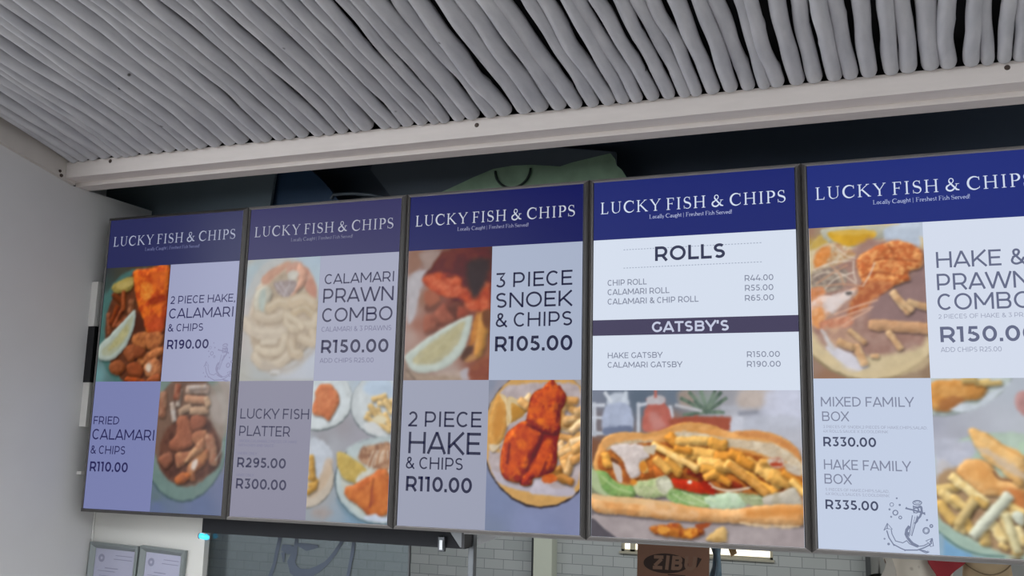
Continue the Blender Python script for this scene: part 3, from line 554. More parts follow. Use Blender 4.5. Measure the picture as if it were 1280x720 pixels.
('L',[(69,519),(113,506),(155,514),(166,554)],7.1,'c9bda9',{'a': 0.5,'s': 6}),
('L',[(68,486),(99,461),(156,464),(195,497)],32.9,'9a8874',{'a': 0.55,'s': 7}),
('L',[(65,490),(96,466),(153,468),(193,501)],29.0,'bdae9a',{'s': 7,'a': 0.95}),
('L',[(64,495),(94,470),(151,473),(191,506)],8.7,'c9bda9',{'a': 0.5,'s': 6}),
('L',[(193,527),(202,496),(224,490)],32.8,'9a8874',{'a': 0.55,'s': 7}),
('L',[(191,531),(200,501),(222,494)],28.9,'b9a78f',{'s': 7,'a': 0.95}),
('L',[(189,536),(198,506),(220,499)],8.7,'c9bda9',{'a': 0.5,'s': 6}),
('L',[(227,538),(270,526),(268,556)],32.3,'9a8874',{'a': 0.55,'s': 7}),
('L',[(225,543),(268,530),(266,560)],28.6,'bcab94',{'s': 7,'a': 0.95}),
('L',[(223,547),(266,534),(264,565)],8.6,'c9bda9',{'a': 0.5,'s': 6}),
('L',[(93,529),(136,531)],23.9,'9a8874',{'a': 0.55,'s': 7}),
('L',[(91,533),(134,535)],19.9,'c2b5a2',{'s': 7,'a': 0.95}),
('L',[(89,536),(132,538)],6.0,'c9bda9',{'a': 0.5,'s': 6}),
('L',[(180,606),(217,587),(229,572)],22.4,'9a8874',{'a': 0.55,'s': 7}),
('L',[(178,611),(214,591),(226,576)],18.4,'c3b49c',{'s': 7,'a': 0.95}),
('L',[(176,614),(213,594),(224,579)],5.5,'c9bda9',{'a': 0.5,'s': 6}),
('P',[(95,478),(176,453),(236,485),(282,524),(277,500),(217,458),(149,435),(98,447)],'a2978d',{'s': 10,'a': 0.5}),
('P',[(160,441),(159,439),(157,437),(154,435),(151,434),(146,433),(142,432),(137,433),(132,434),(128,435),(125,437),(123,439),(122,441),(123,443),(125,445),(128,447),(131,448),(136,449),(140,449),(145,449),(150,448),(154,447),(157,445),(159,443)],'b8b6b4',{'s': 5,'sm': 0}),
('P',[(151,433),(150,432),(149,431),(147,430),(145,429),(142,429),(138,429),(135,429),(132,430),(129,430),(127,431),(126,432),(125,433),(126,434),(127,435),(129,436),(131,437),(134,437),(138,437),(141,437),(144,437),(147,436),(149,435),(150,434)],'9d9890',{'s': 4,'sm': 0}),
('L',[(23,436),(57,420),(122,417),(276,416)],4.0,'9d9c94',{'a': 0.7})], (0.85, 1.02, 6)),
's1_bottom': (1, (278.8, 543, 11, 414), [
('F',[(278,406,'aab0b6'),(379,391,'a6b2bb'),(470,391,'9fb0c4'),(538,396,'9fb2c2'),(386,281,'8f8b92'),(318,243,'8e8c92'),(354,226,'989aa2'),(443,258,'92909a'),(291,225,'9aa0ac'),(330,63,'96989c'),(319,15,'8e969e'),(367,29,'8596a6'),(437,15,'7590a8'),(537,20,'6790a8')],3),
('P',[(415,360),(412,336),(402,314),(384,294),(361,280),(333,270),(302,266),(271,269),(241,278),(215,292),(194,312),(180,335),(174,359),(176,384),(187,407),(205,427),(229,442),(258,451),(290,454),(321,451),(351,441),(376,426),(396,407),(409,384)],'5e6668',{'s': 3,'sm': 0}),
('P',[(413,364),(411,340),(400,318),(383,299),(360,284),(332,275),(301,271),(270,274),(240,283),(214,297),(193,316),(179,339),(173,363),(176,388),(186,410),(204,430),(229,445),(258,454),(289,457),(320,453),(349,444),(375,429),(395,410),(408,387)],'b2b9bb',{'s': 4,'sm': 0}),
('P',[(391,366),(389,346),(381,326),(366,310),(346,297),(323,289),(297,286),(271,288),(246,296),(224,308),(207,325),(195,345),(190,366),(192,387),(201,406),(216,423),(236,436),(260,444),(286,447),(313,444),(338,436),(359,423),(376,406),(387,387)],'b9c2c6',{'s': 14,'sm': 0}),
('P',[(292,316),(280,286),(288,270),(364,302),(397,336),(406,360),(374,360),(343,298)],'c2cace',{'s': 8,'a': 0.8}),
('P',[(287,384),(304,404),(336,403),(355,388),(368,369),(368,348),(349,311),(336,297),(317,308),(285,316),(281,341),(289,363)],'c0683f',{'c2': 'cf7c4c','m': 0.8,'ns': 14,'r': 0.25,'rw': 8,'s': 4}),
('P',[(291,378),(337,391),(356,360),(320,329),(297,341)],'d07c4e',{'s': 12,'a': 0.6,'m': 0.5,'c2': 'b85d3a','ns': 9}),
('P',[(631,343),(628,319),(618,296),(602,277),(580,262),(554,252),(525,248),(496,251),(469,260),(444,274),(425,294),(412,317),(407,342),(409,367),(419,390),(436,410),(459,425),(486,435),(515,438),(544,434),(572,425),(596,409),(614,390),(626,367)],'596266',{'s': 3,'sm': 0}),
('P',[(631,345),(628,321),(619,298),(602,279),(581,264),(555,255),(526,251),(498,254),(470,263),(446,277),(427,296),(414,319),(409,344),(411,368),(421,391),(438,411),(461,426),(488,435),(517,438),(546,435),(573,425),(596,410),(615,391),(626,369)],'b0b7ba',{'s': 4,'sm': 0}),
('P',[(617,352),(615,332),(606,313),(592,297),(574,285),(552,277),(527,274),(503,276),(479,284),(459,296),(442,312),(432,331),(427,351),(429,372),(438,391),(452,407),(472,420),(494,427),(519,430),(544,427),(567,419),(587,407),(603,390),(613,372)],'b8bfc2',{'s': 14,'sm': 0}),
('P',[(462,415),(530,415),(546,372),(505,366),(450,384)],'a3b6cc',{'s': 12,'a': 0.9}),
('K',(482,360),(519,369),16,'c9a466',{'r': 0.3,'c2': 'd8bd84','m': 0.5,'ns': 10}),
('K',(500,348),(540,354),16,'c9a466',{'r': 0.3,'c2': 'd8bd84','m': 0.5,'ns': 10}),
('K',(512,366),(540,336),17,'c9a466',{'r': 0.3,'c2': 'd8bd84','m': 0.5,'ns': 10}),
('K',(467,318),(501,330),16,'c9a466',{'r': 0.3,'c2': 'd8bd84','m': 0.5,'ns': 10}),
('K',(491,324),(529,300),16,'c9a466',{'r': 0.3,'c2': 'd8bd84','m': 0.5,'ns': 10}),
('K',(522,318),(540,283),17,'c9a466',{'r': 0.3,'c2': 'd8bd84','m': 0.5,'ns': 10}),
('K',(473,342),(495,312),17,'c9a466',{'r': 0.3,'c2': 'd8bd84','m': 0.5,'ns': 10}),
('K',(461,309),(489,294),16,'c9a466',{'r': 0.3,'c2': 'd8bd84','m': 0.5,'ns': 10}),
('K',(520,354),(542,324),17,'c9a466',{'r': 0.3,'c2': 'd8bd84','m': 0.5,'ns': 10}),
('K',(496,297),(538,271),16,'c9a466',{'r': 0.3,'c2': 'd8bd84','m': 0.5,'ns': 10}),
('P',[(527,304),(526,300),(524,297),(521,294),(517,292),(512,291),(506,290),(500,290),(495,292),(490,294),(487,296),(484,300),(484,303),(484,306),(486,310),(490,312),(494,315),(499,316),(505,316),(510,316),(516,315),(520,313),(524,310),(526,307)],'cfc3a0',{'s': 6,'sm': 0}),
('P',[(455,288),(485,297),(524,268),(504,258),(470,269)],'c0c3c4',{'s': 6}),
('P',[(367,136),(365,113),(356,91),(341,72),(320,57),(295,47),(268,43),(240,45),(214,53),(190,66),(171,84),(159,106),(153,130),(155,153),(164,176),(180,195),(202,210),(227,220),(255,224),(283,221),(310,213),(332,199),(350,180),(362,159)],'6a6a66',{'s': 3,'sm': 0}),
('P',[(365,138),(363,116),(354,94),(338,75),(318,60),(293,50),(266,46),(238,48),(211,56),(188,69),(169,87),(156,109),(151,132),(152,155),(162,178),(178,197),(199,212),(225,221),(253,225),(281,222),(307,214),(330,200),(348,182),(360,161)],'b5a898',{'s': 4,'sm': 0}),
('P',[(282,249),(356,205),(322,135),(283,134)],'b0b7c2',{'s': 8}),
('P',[(336,183),(357,184),(353,136),(314,86),(287,74),(306,110)],'b99f84',{'s': 9,'a': 0.8}),
('K',(286,191),(292,152),18,'c09040',{'r': 0.3,'c2': 'b07c34','m': 0.5,'ns': 9}),
('K',(286,134),(308,122),17,'c09040',{'r': 0.3,'c2': 'b07c34','m': 0.5,'ns': 9}),
('K',(288,110),(306,113),16,'c09040',{'r': 0.3,'c2': 'b07c34','m': 0.5,'ns': 9}),
('K',(282,91),(303,104),16,'c09040',{'r': 0.3,'c2': 'b07c34','m': 0.5,'ns': 9}),
('K',(288,158),(297,134),18,'c09040',{'r': 0.3,'c2': 'b07c34','m': 0.5,'ns': 9}),
('P',[(664,134),(660,103),(647,74),(626,48),(597,28),(562,15),(524,9),(486,11),(449,21),(417,39),(391,63),(374,92),(367,124),(370,156),(383,187),(406,213),(437,234),(473,247),(512,252),(550,248),(587,236),(618,218),(642,193),(658,164)],'46565e',{'s': 3,'sm': 0}),
('P',[(662,135),(659,105),(646,76),(625,52),(596,32),(563,18),(526,13),(488,15),(452,25),(420,43),(395,66),(378,95),(371,126),(374,158),(387,187),(410,213),(440,233),(475,246),(513,251),(551,247),(587,236),(617,218),(641,194),(656,166)],'aab7b8',{'s': 4,'sm': 0}),
('P',[(655,139),(651,111),(640,84),(620,61),(594,42),(563,30),(529,25),(494,27),(461,37),(432,53),(409,75),(394,102),(387,131),(390,160),(402,188),(423,212),(450,230),(482,242),(517,247),(552,244),(585,233),(613,216),(635,194),(649,167)],'b0b8b2',{'s': 10,'c2': 'a8a494','m': 0.6,'ns': 30,'sm': 0}),
('P',[(401,215),(458,243),(538,253),(553,230),(479,222),(426,191)],'a5b2b4',{'s': 8}),
('P',[(452,222),(492,232),(543,235),(543,165),(496,164),(447,186)],'b58a6a',{'c2': '8a5f48','m': 0.9,'ns': 11,'s': 7}),
('L',[(469,163),(478,187),(490,214)],3.8,'cbb7a2',{'a': 0.8,'s': 3}),
('L',[(478,167),(485,190),(496,214)],3.8,'a57656',{'a': 0.8,'s': 3}),
('L',[(486,170),(492,193),(502,214)],3.8,'d2c3b0',{'a': 0.8,'s': 3}),
('L',[(495,174),(500,196),(508,214)],3.8,'cbb7a2',{'a': 0.8,'s': 3}),
('L',[(503,178),(507,199),(514,214)],3.8,'a57656',{'a': 0.8,'s': 3}),
('L',[(512,182),(514,202),(520,214)],3.8,'d2c3b0',{'a': 0.8,'s': 3}),
('L',[(520,185),(521,206),(526,214)],3.8,'cbb7a2',{'a': 0.8,'s': 3}),
('L',[(529,189),(529,209),(532,215)],3.8,'a57656',{'a': 0.8,'s': 3}),
('L',[(538,193),(536,212),(538,215)],3.8,'d2c3b0',{'a': 0.8,'s': 3}),
('P',[(370,202),(391,207),(433,186),(462,168),(480,148),(471,130),(444,121),(402,131),(380,160)],'b89a4a',{'s': 5,'c2': 'c6aa58','m': 0.6,'ns': 14,'r': 0.2,'rw': 6}),
('P',[(443,144),(479,160),(483,148),(464,124),(441,120)],'bcbcb0',{'s': 6}),
('P',[(404,108),(437,120),(484,146),(516,164),(544,147),(549,49),(490,30),(455,57),(412,78)],'b85a2c',{'c2': 'cc6f38','m': 0.9,'ns': 18,'r': 0.25,'rw': 12,'s': 5}),
('P',[(456,80),(454,77),(449,75),(444,74),(438,75),(431,76),(425,78),(419,82),(414,86),(410,90),(407,94),(407,98),(408,102),(410,105),(415,107),(420,108),(426,107),(433,106),(440,103),(446,100),(451,96),(455,92),(457,88),(458,84)],'cf7436',{'s': 9,'a': 0.75,'m': 0.5,'c2': 'b85a2c','ns': 10,'sm': 0}),
('P',[(489,74),(486,69),(482,64),(477,60),(471,58),(465,57),(459,58),(453,60),(449,64),(446,69),(444,74),(443,80),(445,86),(448,92),(452,97),(457,100),(463,103),(469,104),(475,103),(480,100),(485,97),(488,92),(490,86),(490,80)],'cf7436',{'s': 9,'a': 0.75,'m': 0.5,'c2': 'b85a2c','ns': 10,'sm': 0}),
('P',[(542,118),(541,112),(539,106),(534,101),(528,98),(521,95),(513,94),(505,94),(498,96),(492,100),(486,105),(483,110),(482,116),(482,122),(485,128),(490,133),(496,137),(503,140),(511,140),(519,140),(526,138),(532,134),(537,130),(541,124)],'cf7436',{'s': 9,'a': 0.75,'m': 0.5,'c2': 'b85a2c','ns': 10,'sm': 0}),
('P',[(553,84),(552,78),(551,73),(547,69),(543,65),(537,63),(532,62),(526,63),(520,64),(515,68),(511,72),(509,77),(508,82),(508,88),(510,93),(514,97),(518,101),(524,103),(529,104),(535,103),(541,101),(546,98),(550,94),(552,89)],'cf7436',{'s': 9,'a': 0.75,'m': 0.5,'c2': 'b85a2c','ns': 10,'sm': 0}),
('P',[(550,54),(550,50),(547,46),(543,43),(537,40),(529,37),(521,36),(513,35),(505,36),(498,37),(492,40),(489,43),(487,47),(488,51),(490,55),(495,58),(501,62),(508,64),(517,66),(525,66),(533,65),(540,64),(545,61),(549,58)],'cf7436',{'s': 9,'a': 0.75,'m': 0.5,'c2': 'b85a2c','ns': 10,'sm': 0}),
('L',[(494,134),(490,93),(488,58)],6.3,'8a3c20',{'a': 0.7,'s': 6}),
('P',[(470,28),(503,38),(523,32),(550,31),(550,20),(491,18)],'b3bdd0',{'s': 5}),
('P',[(378,77),(450,27),(497,18),(491,15),(437,15),(386,54)],'5d7d90',{'s': 8,'a': 0.5}),
('P',[(367,35),(366,31),(363,27),(357,24),(350,21),(342,19),(333,18),(324,19),(316,20),(308,22),(302,25),(298,28),(297,32),(298,36),(301,40),(306,44),(314,46),(322,48),(331,49),(340,49),(348,48),(356,46),(362,43),(365,39)],'a08a80',{'s': 20,'a': 0.6,'sm': 0})], (0.82, 1.04, 4)),
's2_top': (2, (15, 278, 414.5, 792), [
('F',[(28,782,'8a6a5e'),(30,740,'907268'),(86,779,'85706a'),(32,693,'a09a9c'),(26,617,'a79c9a'),(29,541,'a58d84'),(56,575,'946556'),(66,645,'8a6453'),(118,760,'643c34'),(181,763,'5c332e'),(243,765,'453030'),(262,724,'54302c'),(125,597,'84493c'),(168,618,'6e3830'),(270,470,'8a5a44'),(44,438,'8a776c'),(162,426,'a5948c'),(241,442,'804a3c')],3),
('P',[(21,788),(60,792),(58,751),(21,723)],'8a6758',{'s': 8}),
('P',[(50,784),(117,789),(112,766),(81,732),(65,751)],'937f78',{'s': 8}),
('P',[(18,711),(75,732),(58,680),(53,645),(37,588),(21,588)],'a9a4a8',{'s': 10}),
('P',[(64,704),(88,738),(112,772),(142,788),(266,787),(272,610),(248,610),(204,623),(154,648),(110,664)],'66332b',{'c2': '50261f','m': 0.8,'ns': 25,'s': 7}),
('P',[(64,704),(94,723),(139,721),(183,704),(215,668),(270,678),(272,604),(242,610),(211,611),(192,641),(148,651),(103,664)],'9a3f2b',{'c2': 'b8512f','m': 0.9,'ns': 12,'s': 8}),
('P',[(140,686),(140,682),(137,678),(133,675),(128,673),(122,672),(116,672),(109,672),(103,674),(98,677),(93,680),(91,684),(90,688),(90,692),(93,695),(97,698),(102,700),(108,702),(114,702),(121,701),(127,699),(132,697),(136,694),(139,690)],'b9563a',{'s': 10,'a': 0.8,'m': 0.8,'c2': 'd07a58','ns': 6,'sm': 0}),
('P',[(187,664),(186,660),(184,658),(179,655),(174,653),(167,652),(160,652),(153,653),(146,654),(141,656),(136,659),(133,662),(132,666),(133,669),(136,672),(140,674),(146,676),(152,677),(159,678),(166,677),(173,675),(179,673),(183,670),(186,667)],'b9563a',{'s': 10,'a': 0.8,'m': 0.8,'c2': 'd07a58','ns': 6,'sm': 0}),
('P',[(181,699),(180,696),(178,694),(174,692),(170,690),(165,689),(159,689),(153,690),(148,691),(143,693),(139,695),(137,698),(136,700),(136,703),(139,706),(142,708),(147,709),(152,710),(158,710),(164,710),(169,708),(174,706),(178,704),(180,701)],'b9563a',{'s': 10,'a': 0.8,'m': 0.8,'c2': 'd07a58','ns': 6,'sm': 0}),
('P',[(105,708),(105,705),(103,703),(101,701),(97,700),(94,699),(89,699),(85,699),(81,700),(77,702),(75,704),(73,707),(72,709),(73,711),(74,714),(77,716),(80,717),(84,718),(88,718),(93,717),(97,716),(100,714),(103,712),(105,710)],'b9563a',{'s': 10,'a': 0.8,'m': 0.8,'c2': 'd07a58','ns': 6,'sm': 0}),
('P',[(238,622),(237,619),(235,616),(232,613),(228,612),(222,610),(217,610),(212,611),(207,612),(202,614),(199,617),(197,620),(196,623),(196,627),(198,630),(202,632),(206,634),(211,635),(216,635),(222,635),(227,633),(231,631),(234,628),(237,625)],'b9563a',{'s': 10,'a': 0.8,'m': 0.8,'c2': 'd07a58','ns': 6,'sm': 0}),
('P',[(272,627),(272,621),(271,615),(269,611),(266,607),(263,605),(260,604),(256,605),(253,608),(250,611),(248,616),(246,622),(246,627),(246,633),(247,639),(249,643),(252,647),(255,649),(258,650),(262,649),(265,646),(268,643),(270,638),(272,632)],'b9563a',{'s': 10,'a': 0.8,'m': 0.8,'c2': 'd07a58','ns': 6,'sm': 0}),
('P',[(203,675),(202,672),(200,670),(198,668),(194,667),(189,666),(184,666),(180,667),(175,668),(171,669),(168,671),(166,674),(166,676),(166,678),(168,681),(171,682),(174,684),(179,685),(184,685),(189,684),(193,683),(197,682),(200,679),(202,677)],'b9563a',{'s': 10,'a': 0.8,'m': 0.8,'c2': 'd07a58','ns': 6,'sm': 0}),
('P',[(276,683),(275,682),(274,681),(272,679),(270,679),(267,678),(264,678),(260,678),(258,679),(255,680),(253,681),(252,683),(251,684),(252,686),(253,687),(255,688),(257,689),(260,690),(263,690),(266,689),(269,688),(272,688),(274,686),(275,685)],'b9563a',{'s': 10,'a': 0.8,'m': 0.8,'c2': 'd07a58','ns': 6,'sm': 0}),
('P',[(159,679),(159,678),(157,676),(154,675),(150,674),(146,673),(141,673),(136,673),(131,674),(127,676),(124,677),(122,679),(122,681),(122,682),(124,684),(127,686),(131,686),(135,687),(140,687),(145,686),(150,686),(154,684),(156,683),(158,681)],'b9563a',{'s': 10,'a': 0.8,'m': 0.8,'c2': 'd07a58','ns': 6,'sm': 0}),
('P',[(165,711),(165,710),(164,709),(162,708),(159,707),(155,707),(152,707),(148,707),(145,708),(142,709),(140,710),(138,711),(138,712),(138,713),(140,714),(142,715),(145,716),(148,716),(152,716),(155,716),(158,715),(161,714),(164,713),(165,712)],'4a2420',{'s': 8,'a': 0.7,'sm': 0}),
('P',[(208,686),(208,683),(207,680),(205,678),(203,676),(200,675),(196,675),(193,676),(190,677),(188,679),(186,681),(184,684),(184,687),(184,690),(185,693),(187,695),(190,697),(192,698),(196,698),(199,698),(202,696),(204,694),(207,692),(208,689)],'4a2420',{'s': 8,'a': 0.7,'sm': 0}),
('P',[(189,641),(189,639),(187,638),(184,637),(181,636),(177,636),(173,636),(169,636),(165,636),(162,638),(159,639),(157,640),(157,642),(157,643),(159,645),(161,646),(165,646),(169,647),(173,647),(177,647),(181,646),(184,645),(187,644),(188,642)],'4a2420',{'s': 8,'a': 0.7,'sm': 0}),
('P',[(206,750),(267,758),(269,712),(246,662),(228,645),(212,674),(201,715)],'3a3032',{'s': 14}),
('P',[(73,627),(104,649),(129,654),(118,626),(87,609)],'6a4338',{'s': 8}),
('P',[(78,674),(110,661),(123,643),(92,627),(72,645)],'985a45',{'s': 8}),
('P',[(112,614),(136,631),(162,601),(169,584),(126,574),(106,586)],'9a5a48',{'s': 7,'m': 0.5,'c2': '7c4235','ns': 14,'r': 0.2}),
('P',[(142,625),(173,636),(192,623),(181,590),(162,601)],'5f3830',{'s': 7,'m': 0.5,'c2': '7c4235','ns': 14,'r': 0.2}),
('P',[(74,598),(112,597),(114,562),(76,552)],'8f5645',{'s': 7,'m': 0.5,'c2': '7c4235','ns': 14,'r': 0.2}),
('P',[(180,624),(211,611),(212,592),(178,587)],'8c4434',{'s': 7,'m': 0.5,'c2': '7c4235','ns': 14,'r': 0.2}),
('P',[(233,599),(245,602),(243,554),(229,515),(215,492),(220,538)],'b97a3c',{'s': 6,'c2': '9a5a2c','m': 0.6,'ns': 12}),
('P',[(245,599),(272,604),(271,542),(258,486),(243,475),(230,484),(235,526)],'b98242',{'s': 5,'c2': 'c89a5c','m': 0.6,'ns': 14,'r': 0.35,'rw': 8}),
('P',[(251,605),(275,610),(273,559),(258,570)],'6b432c',{'s': 6}),
('P',[(191,476),(202,504),(226,512),(227,498),(210,470)],'54392f',{'s': 6}),
('P',[(204,470),(227,487),(240,475),(216,464)],'a87a4e',{'s': 5}),
('P',[(218,597),(223,583),(216,543),(197,493),(155,454),(88,435),(43,444),(20,472),(22,490),(78,529),(145,568)],'b3bcb4',{'s': 4,'r': 0.12,'rw': 5}),
('P',[(199,580),(197,561),(184,521),(148,482),(106,460),(62,460),(42,475),(91,517),(151,556)],'a8a284',{'s': 6,'c2': 'b3ab88','m': 0.7,'ns': 12}),
('P',[(182,567),(177,538),(141,494),(99,471),(64,472),(103,511),(152,544)],'a59d78',{'s': 8,'a': 0.7,'c2': 'b4ac88','m': 0.6,'ns': 9}),
('L',[(188,572),(116,505),(55,472)],3.0,'b9b69c',{'a': 0.4}),
('P',[(119,434),(186,440),(216,448),(221,417),(132,418)],'a8958a',{'s': 6}),
('P',[(24,449),(57,432),(193,423),(200,416),(45,417)],'94806f',{'s': 5,'c2': 'ad9c8c','m': 0.6,'ns': 20}),
('P',[(193,437),(214,448),(224,417),(200,416)],'a9a2a8',{'s': 5}),
('P',[(220,448),(276,480),(278,416),(224,416)],'7f4637',{'s': 8,'m': 0.6,'c2': '93583f','ns': 20}),
('L',[(24,444),(51,418)],5.4,'5d504a',{'a': 0.8})], (1.0, 1.0, 6)),
's2_bottom': (2, (278.8, 543, 11, 414), [
('F',[(286,400,'7d8496'),(307,388,'8d8b96'),(367,394,'a39a9c'),(528,400,'a09794'),(535,375,'a6978c'),(316,82,'747e9c'),(298,10,'747e96'),(407,33,'7c84a4'),(533,45,'7d83a2'),(471,13,'7880a0')],3),
('P',[(599,260),(594,213),(579,169),(553,131),(520,101),(481,82),(438,74),(395,78),(354,95),(318,123),(289,160),(270,205),(263,254),(267,303),(283,349),(310,389),(346,420),(387,438),(431,445),(475,438),(516,419),(550,389),(577,351),(594,307)],'352f33',{'s': 3,'sm': 0}),
('P',[(598,263),(592,216),(577,173),(552,136),(520,106),(481,87),(439,79),(396,84),(356,100),(320,128),(292,165),(273,209),(266,257),(270,306),(286,351),(313,390),(348,420),(388,439),(432,445),(475,438),(515,420),(549,390),(575,353),(592,309)],'bd935a',{'s': 3,'c2': 'c79b60','m': 0.5,'ns': 30,'sm': 0}),
('P',[(320,388),(380,403),(477,406),(544,381),(546,185),(513,114),(444,117),(354,126),(293,166),(285,221),(318,221),(296,301)],'a79a9b',{'s': 6,'c2': 'b3a8aa','m': 0.7,'ns': 30}),
('P',[(293,172),(320,161),(366,132),(450,123),(519,132),(522,110),(438,111),(360,123),(314,138)],'a9a2ac',{'s': 5}),
('P',[(424,152),(443,141),(475,124),(463,112),(406,113)],'b5aeb8',{'s': 7}),
('P',[(311,375),(331,363),(339,313),(327,258),(298,221),(286,239),(283,300),(295,350)],'bd8846',{'s': 4,'c2': 'c99c58','m': 0.6,'ns': 16,'r': 0.2,'rw': 6}),
('P',[(315,350),(326,319),(317,270),(301,245),(295,288),(302,332)],'b57c3a',{'s': 9,'a': 0.8}),
('P',[(284,239),(298,218),(327,249),(311,239)],'c5b498',{'s': 4}),
('P',[(311,375),(333,363),(341,301),(335,292),(330,344)],'cbb48a',{'s': 3}),
('P',[(338,368),(388,344),(388,323),(343,298),(338,332)],'b98c48',{'s': 4,'c2': 'a87838','m': 0.5,'ns': 14,'r': 0.15}),
('P',[(338,368),(389,343),(386,333),(347,352),(348,307),(341,298)],'c8b288',{'s': 3}),
('P',[(352,341),(378,332),(352,310)],'b07e38',{'s': 6}),
('K',(494,354),(523,333),22,'d4a468',{'r': 0.35,'c2': 'b07a46','m': 0.35,'ns': 12}),
('K',(497,345),(485,324),22,'dcb480',{'r': 0.35,'c2': 'b07a46','m': 0.35,'ns': 12}),
('K',(485,324),(498,303),22,'c8945a',{'r': 0.35,'c2': 'b07a46','m': 0.35,'ns': 12}),
('K',(482,288),(523,282),21,'e0c094',{'r': 0.35,'c2': 'b07a46','m': 0.35,'ns': 12}),
('K',(495,297),(530,294),21,'d4a468',{'r': 0.35,'c2': 'b07a46','m': 0.35,'ns': 12}),
('K',(504,306),(542,315),21,'dcb480',{'r': 0.35,'c2': 'b07a46','m': 0.35,'ns': 12}),
('K',(486,264),(517,258),21,'c8945a',{'r': 0.35,'c2': 'b07a46','m': 0.35,'ns': 12}),
('K',(489,243),(496,231),22,'e0c094',{'r': 0.35,'c2': 'b07a46','m': 0.35,'ns': 12}),
('K',(487,213),(542,268),21,'d4a468',{'r': 0.35,'c2': 'b07a46','m': 0.35,'ns': 12}),
('K',(490,219),(524,232),21,'dcb480',{'r': 0.35,'c2': 'b07a46','m': 0.35,'ns': 12}),
('K',(496,201),(543,226),21,'c8945a',{'r': 0.35,'c2': 'b07a46','m': 0.35,'ns': 12}),
('K',(520,279),(545,303),21,'e0c094',{'r': 0.35,'c2': 'b07a46','m': 0.35,'ns': 12}),
('K',(499,196),(509,172),22,'d4a468',{'r': 0.35,'c2': 'b07a46','m': 0.35,'ns': 12}),
('K',(521,208),(509,172),22,'dcb480',{'r': 0.35,'c2': 'b07a46','m': 0.35,'ns': 12}),
('K',(524,202),(543,214),21,'c8945a',{'r': 0.35,'c2': 'b07a46','m': 0.35,'ns': 12}),
('K',(521,249),(546,256),21,'e0c094',{'r': 0.35,'c2': 'b07a46','m': 0.35,'ns': 12}),
('K',(527,232),(546,244),21,'d4a468',{'r': 0.35,'c2': 'b07a46','m': 0.35,'ns': 12}),
('K',(532,327),(545,333),21,'dcb480',{'r': 0.35,'c2': 'b07a46','m': 0.35,'ns': 12}),
('K',(500,360),(529,357),21,'c8945a',{'r': 0.35,'c2': 'b07a46','m': 0.35,'ns': 12}),
('K',(381,350),(400,369),22,'e0c094',{'r': 0.35,'c2': 'b07a46','m': 0.35,'ns': 12}),
('K',(374,357),(391,344),22,'d4a468',{'r': 0.35,'c2': 'b07a46','m': 0.35,'ns': 12}),
('P',[(468,174),(487,183),(500,166),(522,155),(519,140),(494,142),(475,154)],'c48c4c',{'s': 4,'r': 0.35,'m': 0.4,'c2': 'a86a34','ns': 10}),
('K',(487,160),(519,146),18,'bf8548',{'r': 0.4,'c2': 'a86a34','m': 0.4,'ns': 10}),
('K',(462,171),(487,180),18,'bf8548',{'r': 0.4,'c2': 'a86a34','m': 0.4,'ns': 10}),
('P',[(458,412),(467,415),(476,400),(493,387),(502,366),(497,345),(488,327),(486,279),(480,243),(479,195),(468,171),(437,158),(414,152),(408,135),(379,133),(373,141),(333,149),(319,179),(322,221),(334,264),(363,292),(392,308),(397,344),(406,375),(432,390),(464,390)],'7a2a1a',{'s': 3}),
('P',[(363,292),(394,304),(425,278),(434,260),(413,211),(398,169),(376,141),(333,149),(319,185),(324,234),(337,270)],'a23c1c',{'c2': 'd66c2e','m': 0.9,'ns': 14,'r': 0.5,'rw': 12,'s': 4}),
('P',[(458,412),(476,400),(497,381),(502,363),(488,333),(486,279),(467,271),(434,278),(394,302),(399,344),(410,375),(432,390)],'9c3a1c',{'c2': 'd2682e','m': 0.9,'ns': 12,'r': 0.35,'rw': 16,'s': 4}),
('P',[(444,251),(464,248),(479,219),(478,189),(462,171),(437,158),(414,152),(408,135),(383,133),(385,157),(411,181),(429,224)],'9a381a',{'c2': 'cf642c','m': 0.9,'ns': 11,'r': 0.5,'rw': 10,'s': 4}),
('P',[(477,380),(477,377),(474,373),(470,370),(464,366),(456,364),(448,362),(440,361),(432,361),(425,362),(419,364),(415,367),(414,370),(414,373),(416,377),(421,381),(427,384),(435,387),(443,388),(451,389),(459,389),(466,388),(472,386),(475,384)],'c2561f',{'s': 12,'a': 0.8,'m': 0.8,'c2': 'a53f1e','ns': 8,'sm': 0}),
('P',[(453,313),(450,310),(445,308),(440,307),(433,308),(426,310),(419,313),(412,317),(407,321),(403,326),(400,331),(400,336),(401,340),(404,343),(408,345),(414,346),(421,345),(428,343),(435,340),(442,336),(447,331),(451,326),(454,321),(454,317)],'c2561f',{'s': 12,'a': 0.8,'m': 0.8,'c2': 'a53f1e','ns': 8,'sm': 0}),
('P',[(477,309),(477,304),(475,300),(472,296),(469,293),(464,291),(460,290),(455,291),(451,293),(447,296),(444,299),(442,304),(442,308),(442,313),(444,317),(447,321),(450,324),(455,326),(459,327),(464,326),(468,324),(472,321),(475,318),(477,313)],'c2561f',{'s': 12,'a': 0.8,'m': 0.8,'c2': 'a53f1e','ns': 8,'sm': 0}),
('P',[(419,242),(414,235),(408,230),(401,226),(394,224),(387,225),(380,227),(375,231),(371,236),(369,243),(368,250),(370,258),(373,265),(378,271),(384,277),(391,280),(398,282),(405,282),(412,280),(417,276),(421,270),(423,264),(424,256),(422,249)],'c2561f',{'s': 12,'a': 0.8,'m': 0.8,'c2': 'a53f1e','ns': 8,'sm': 0}),
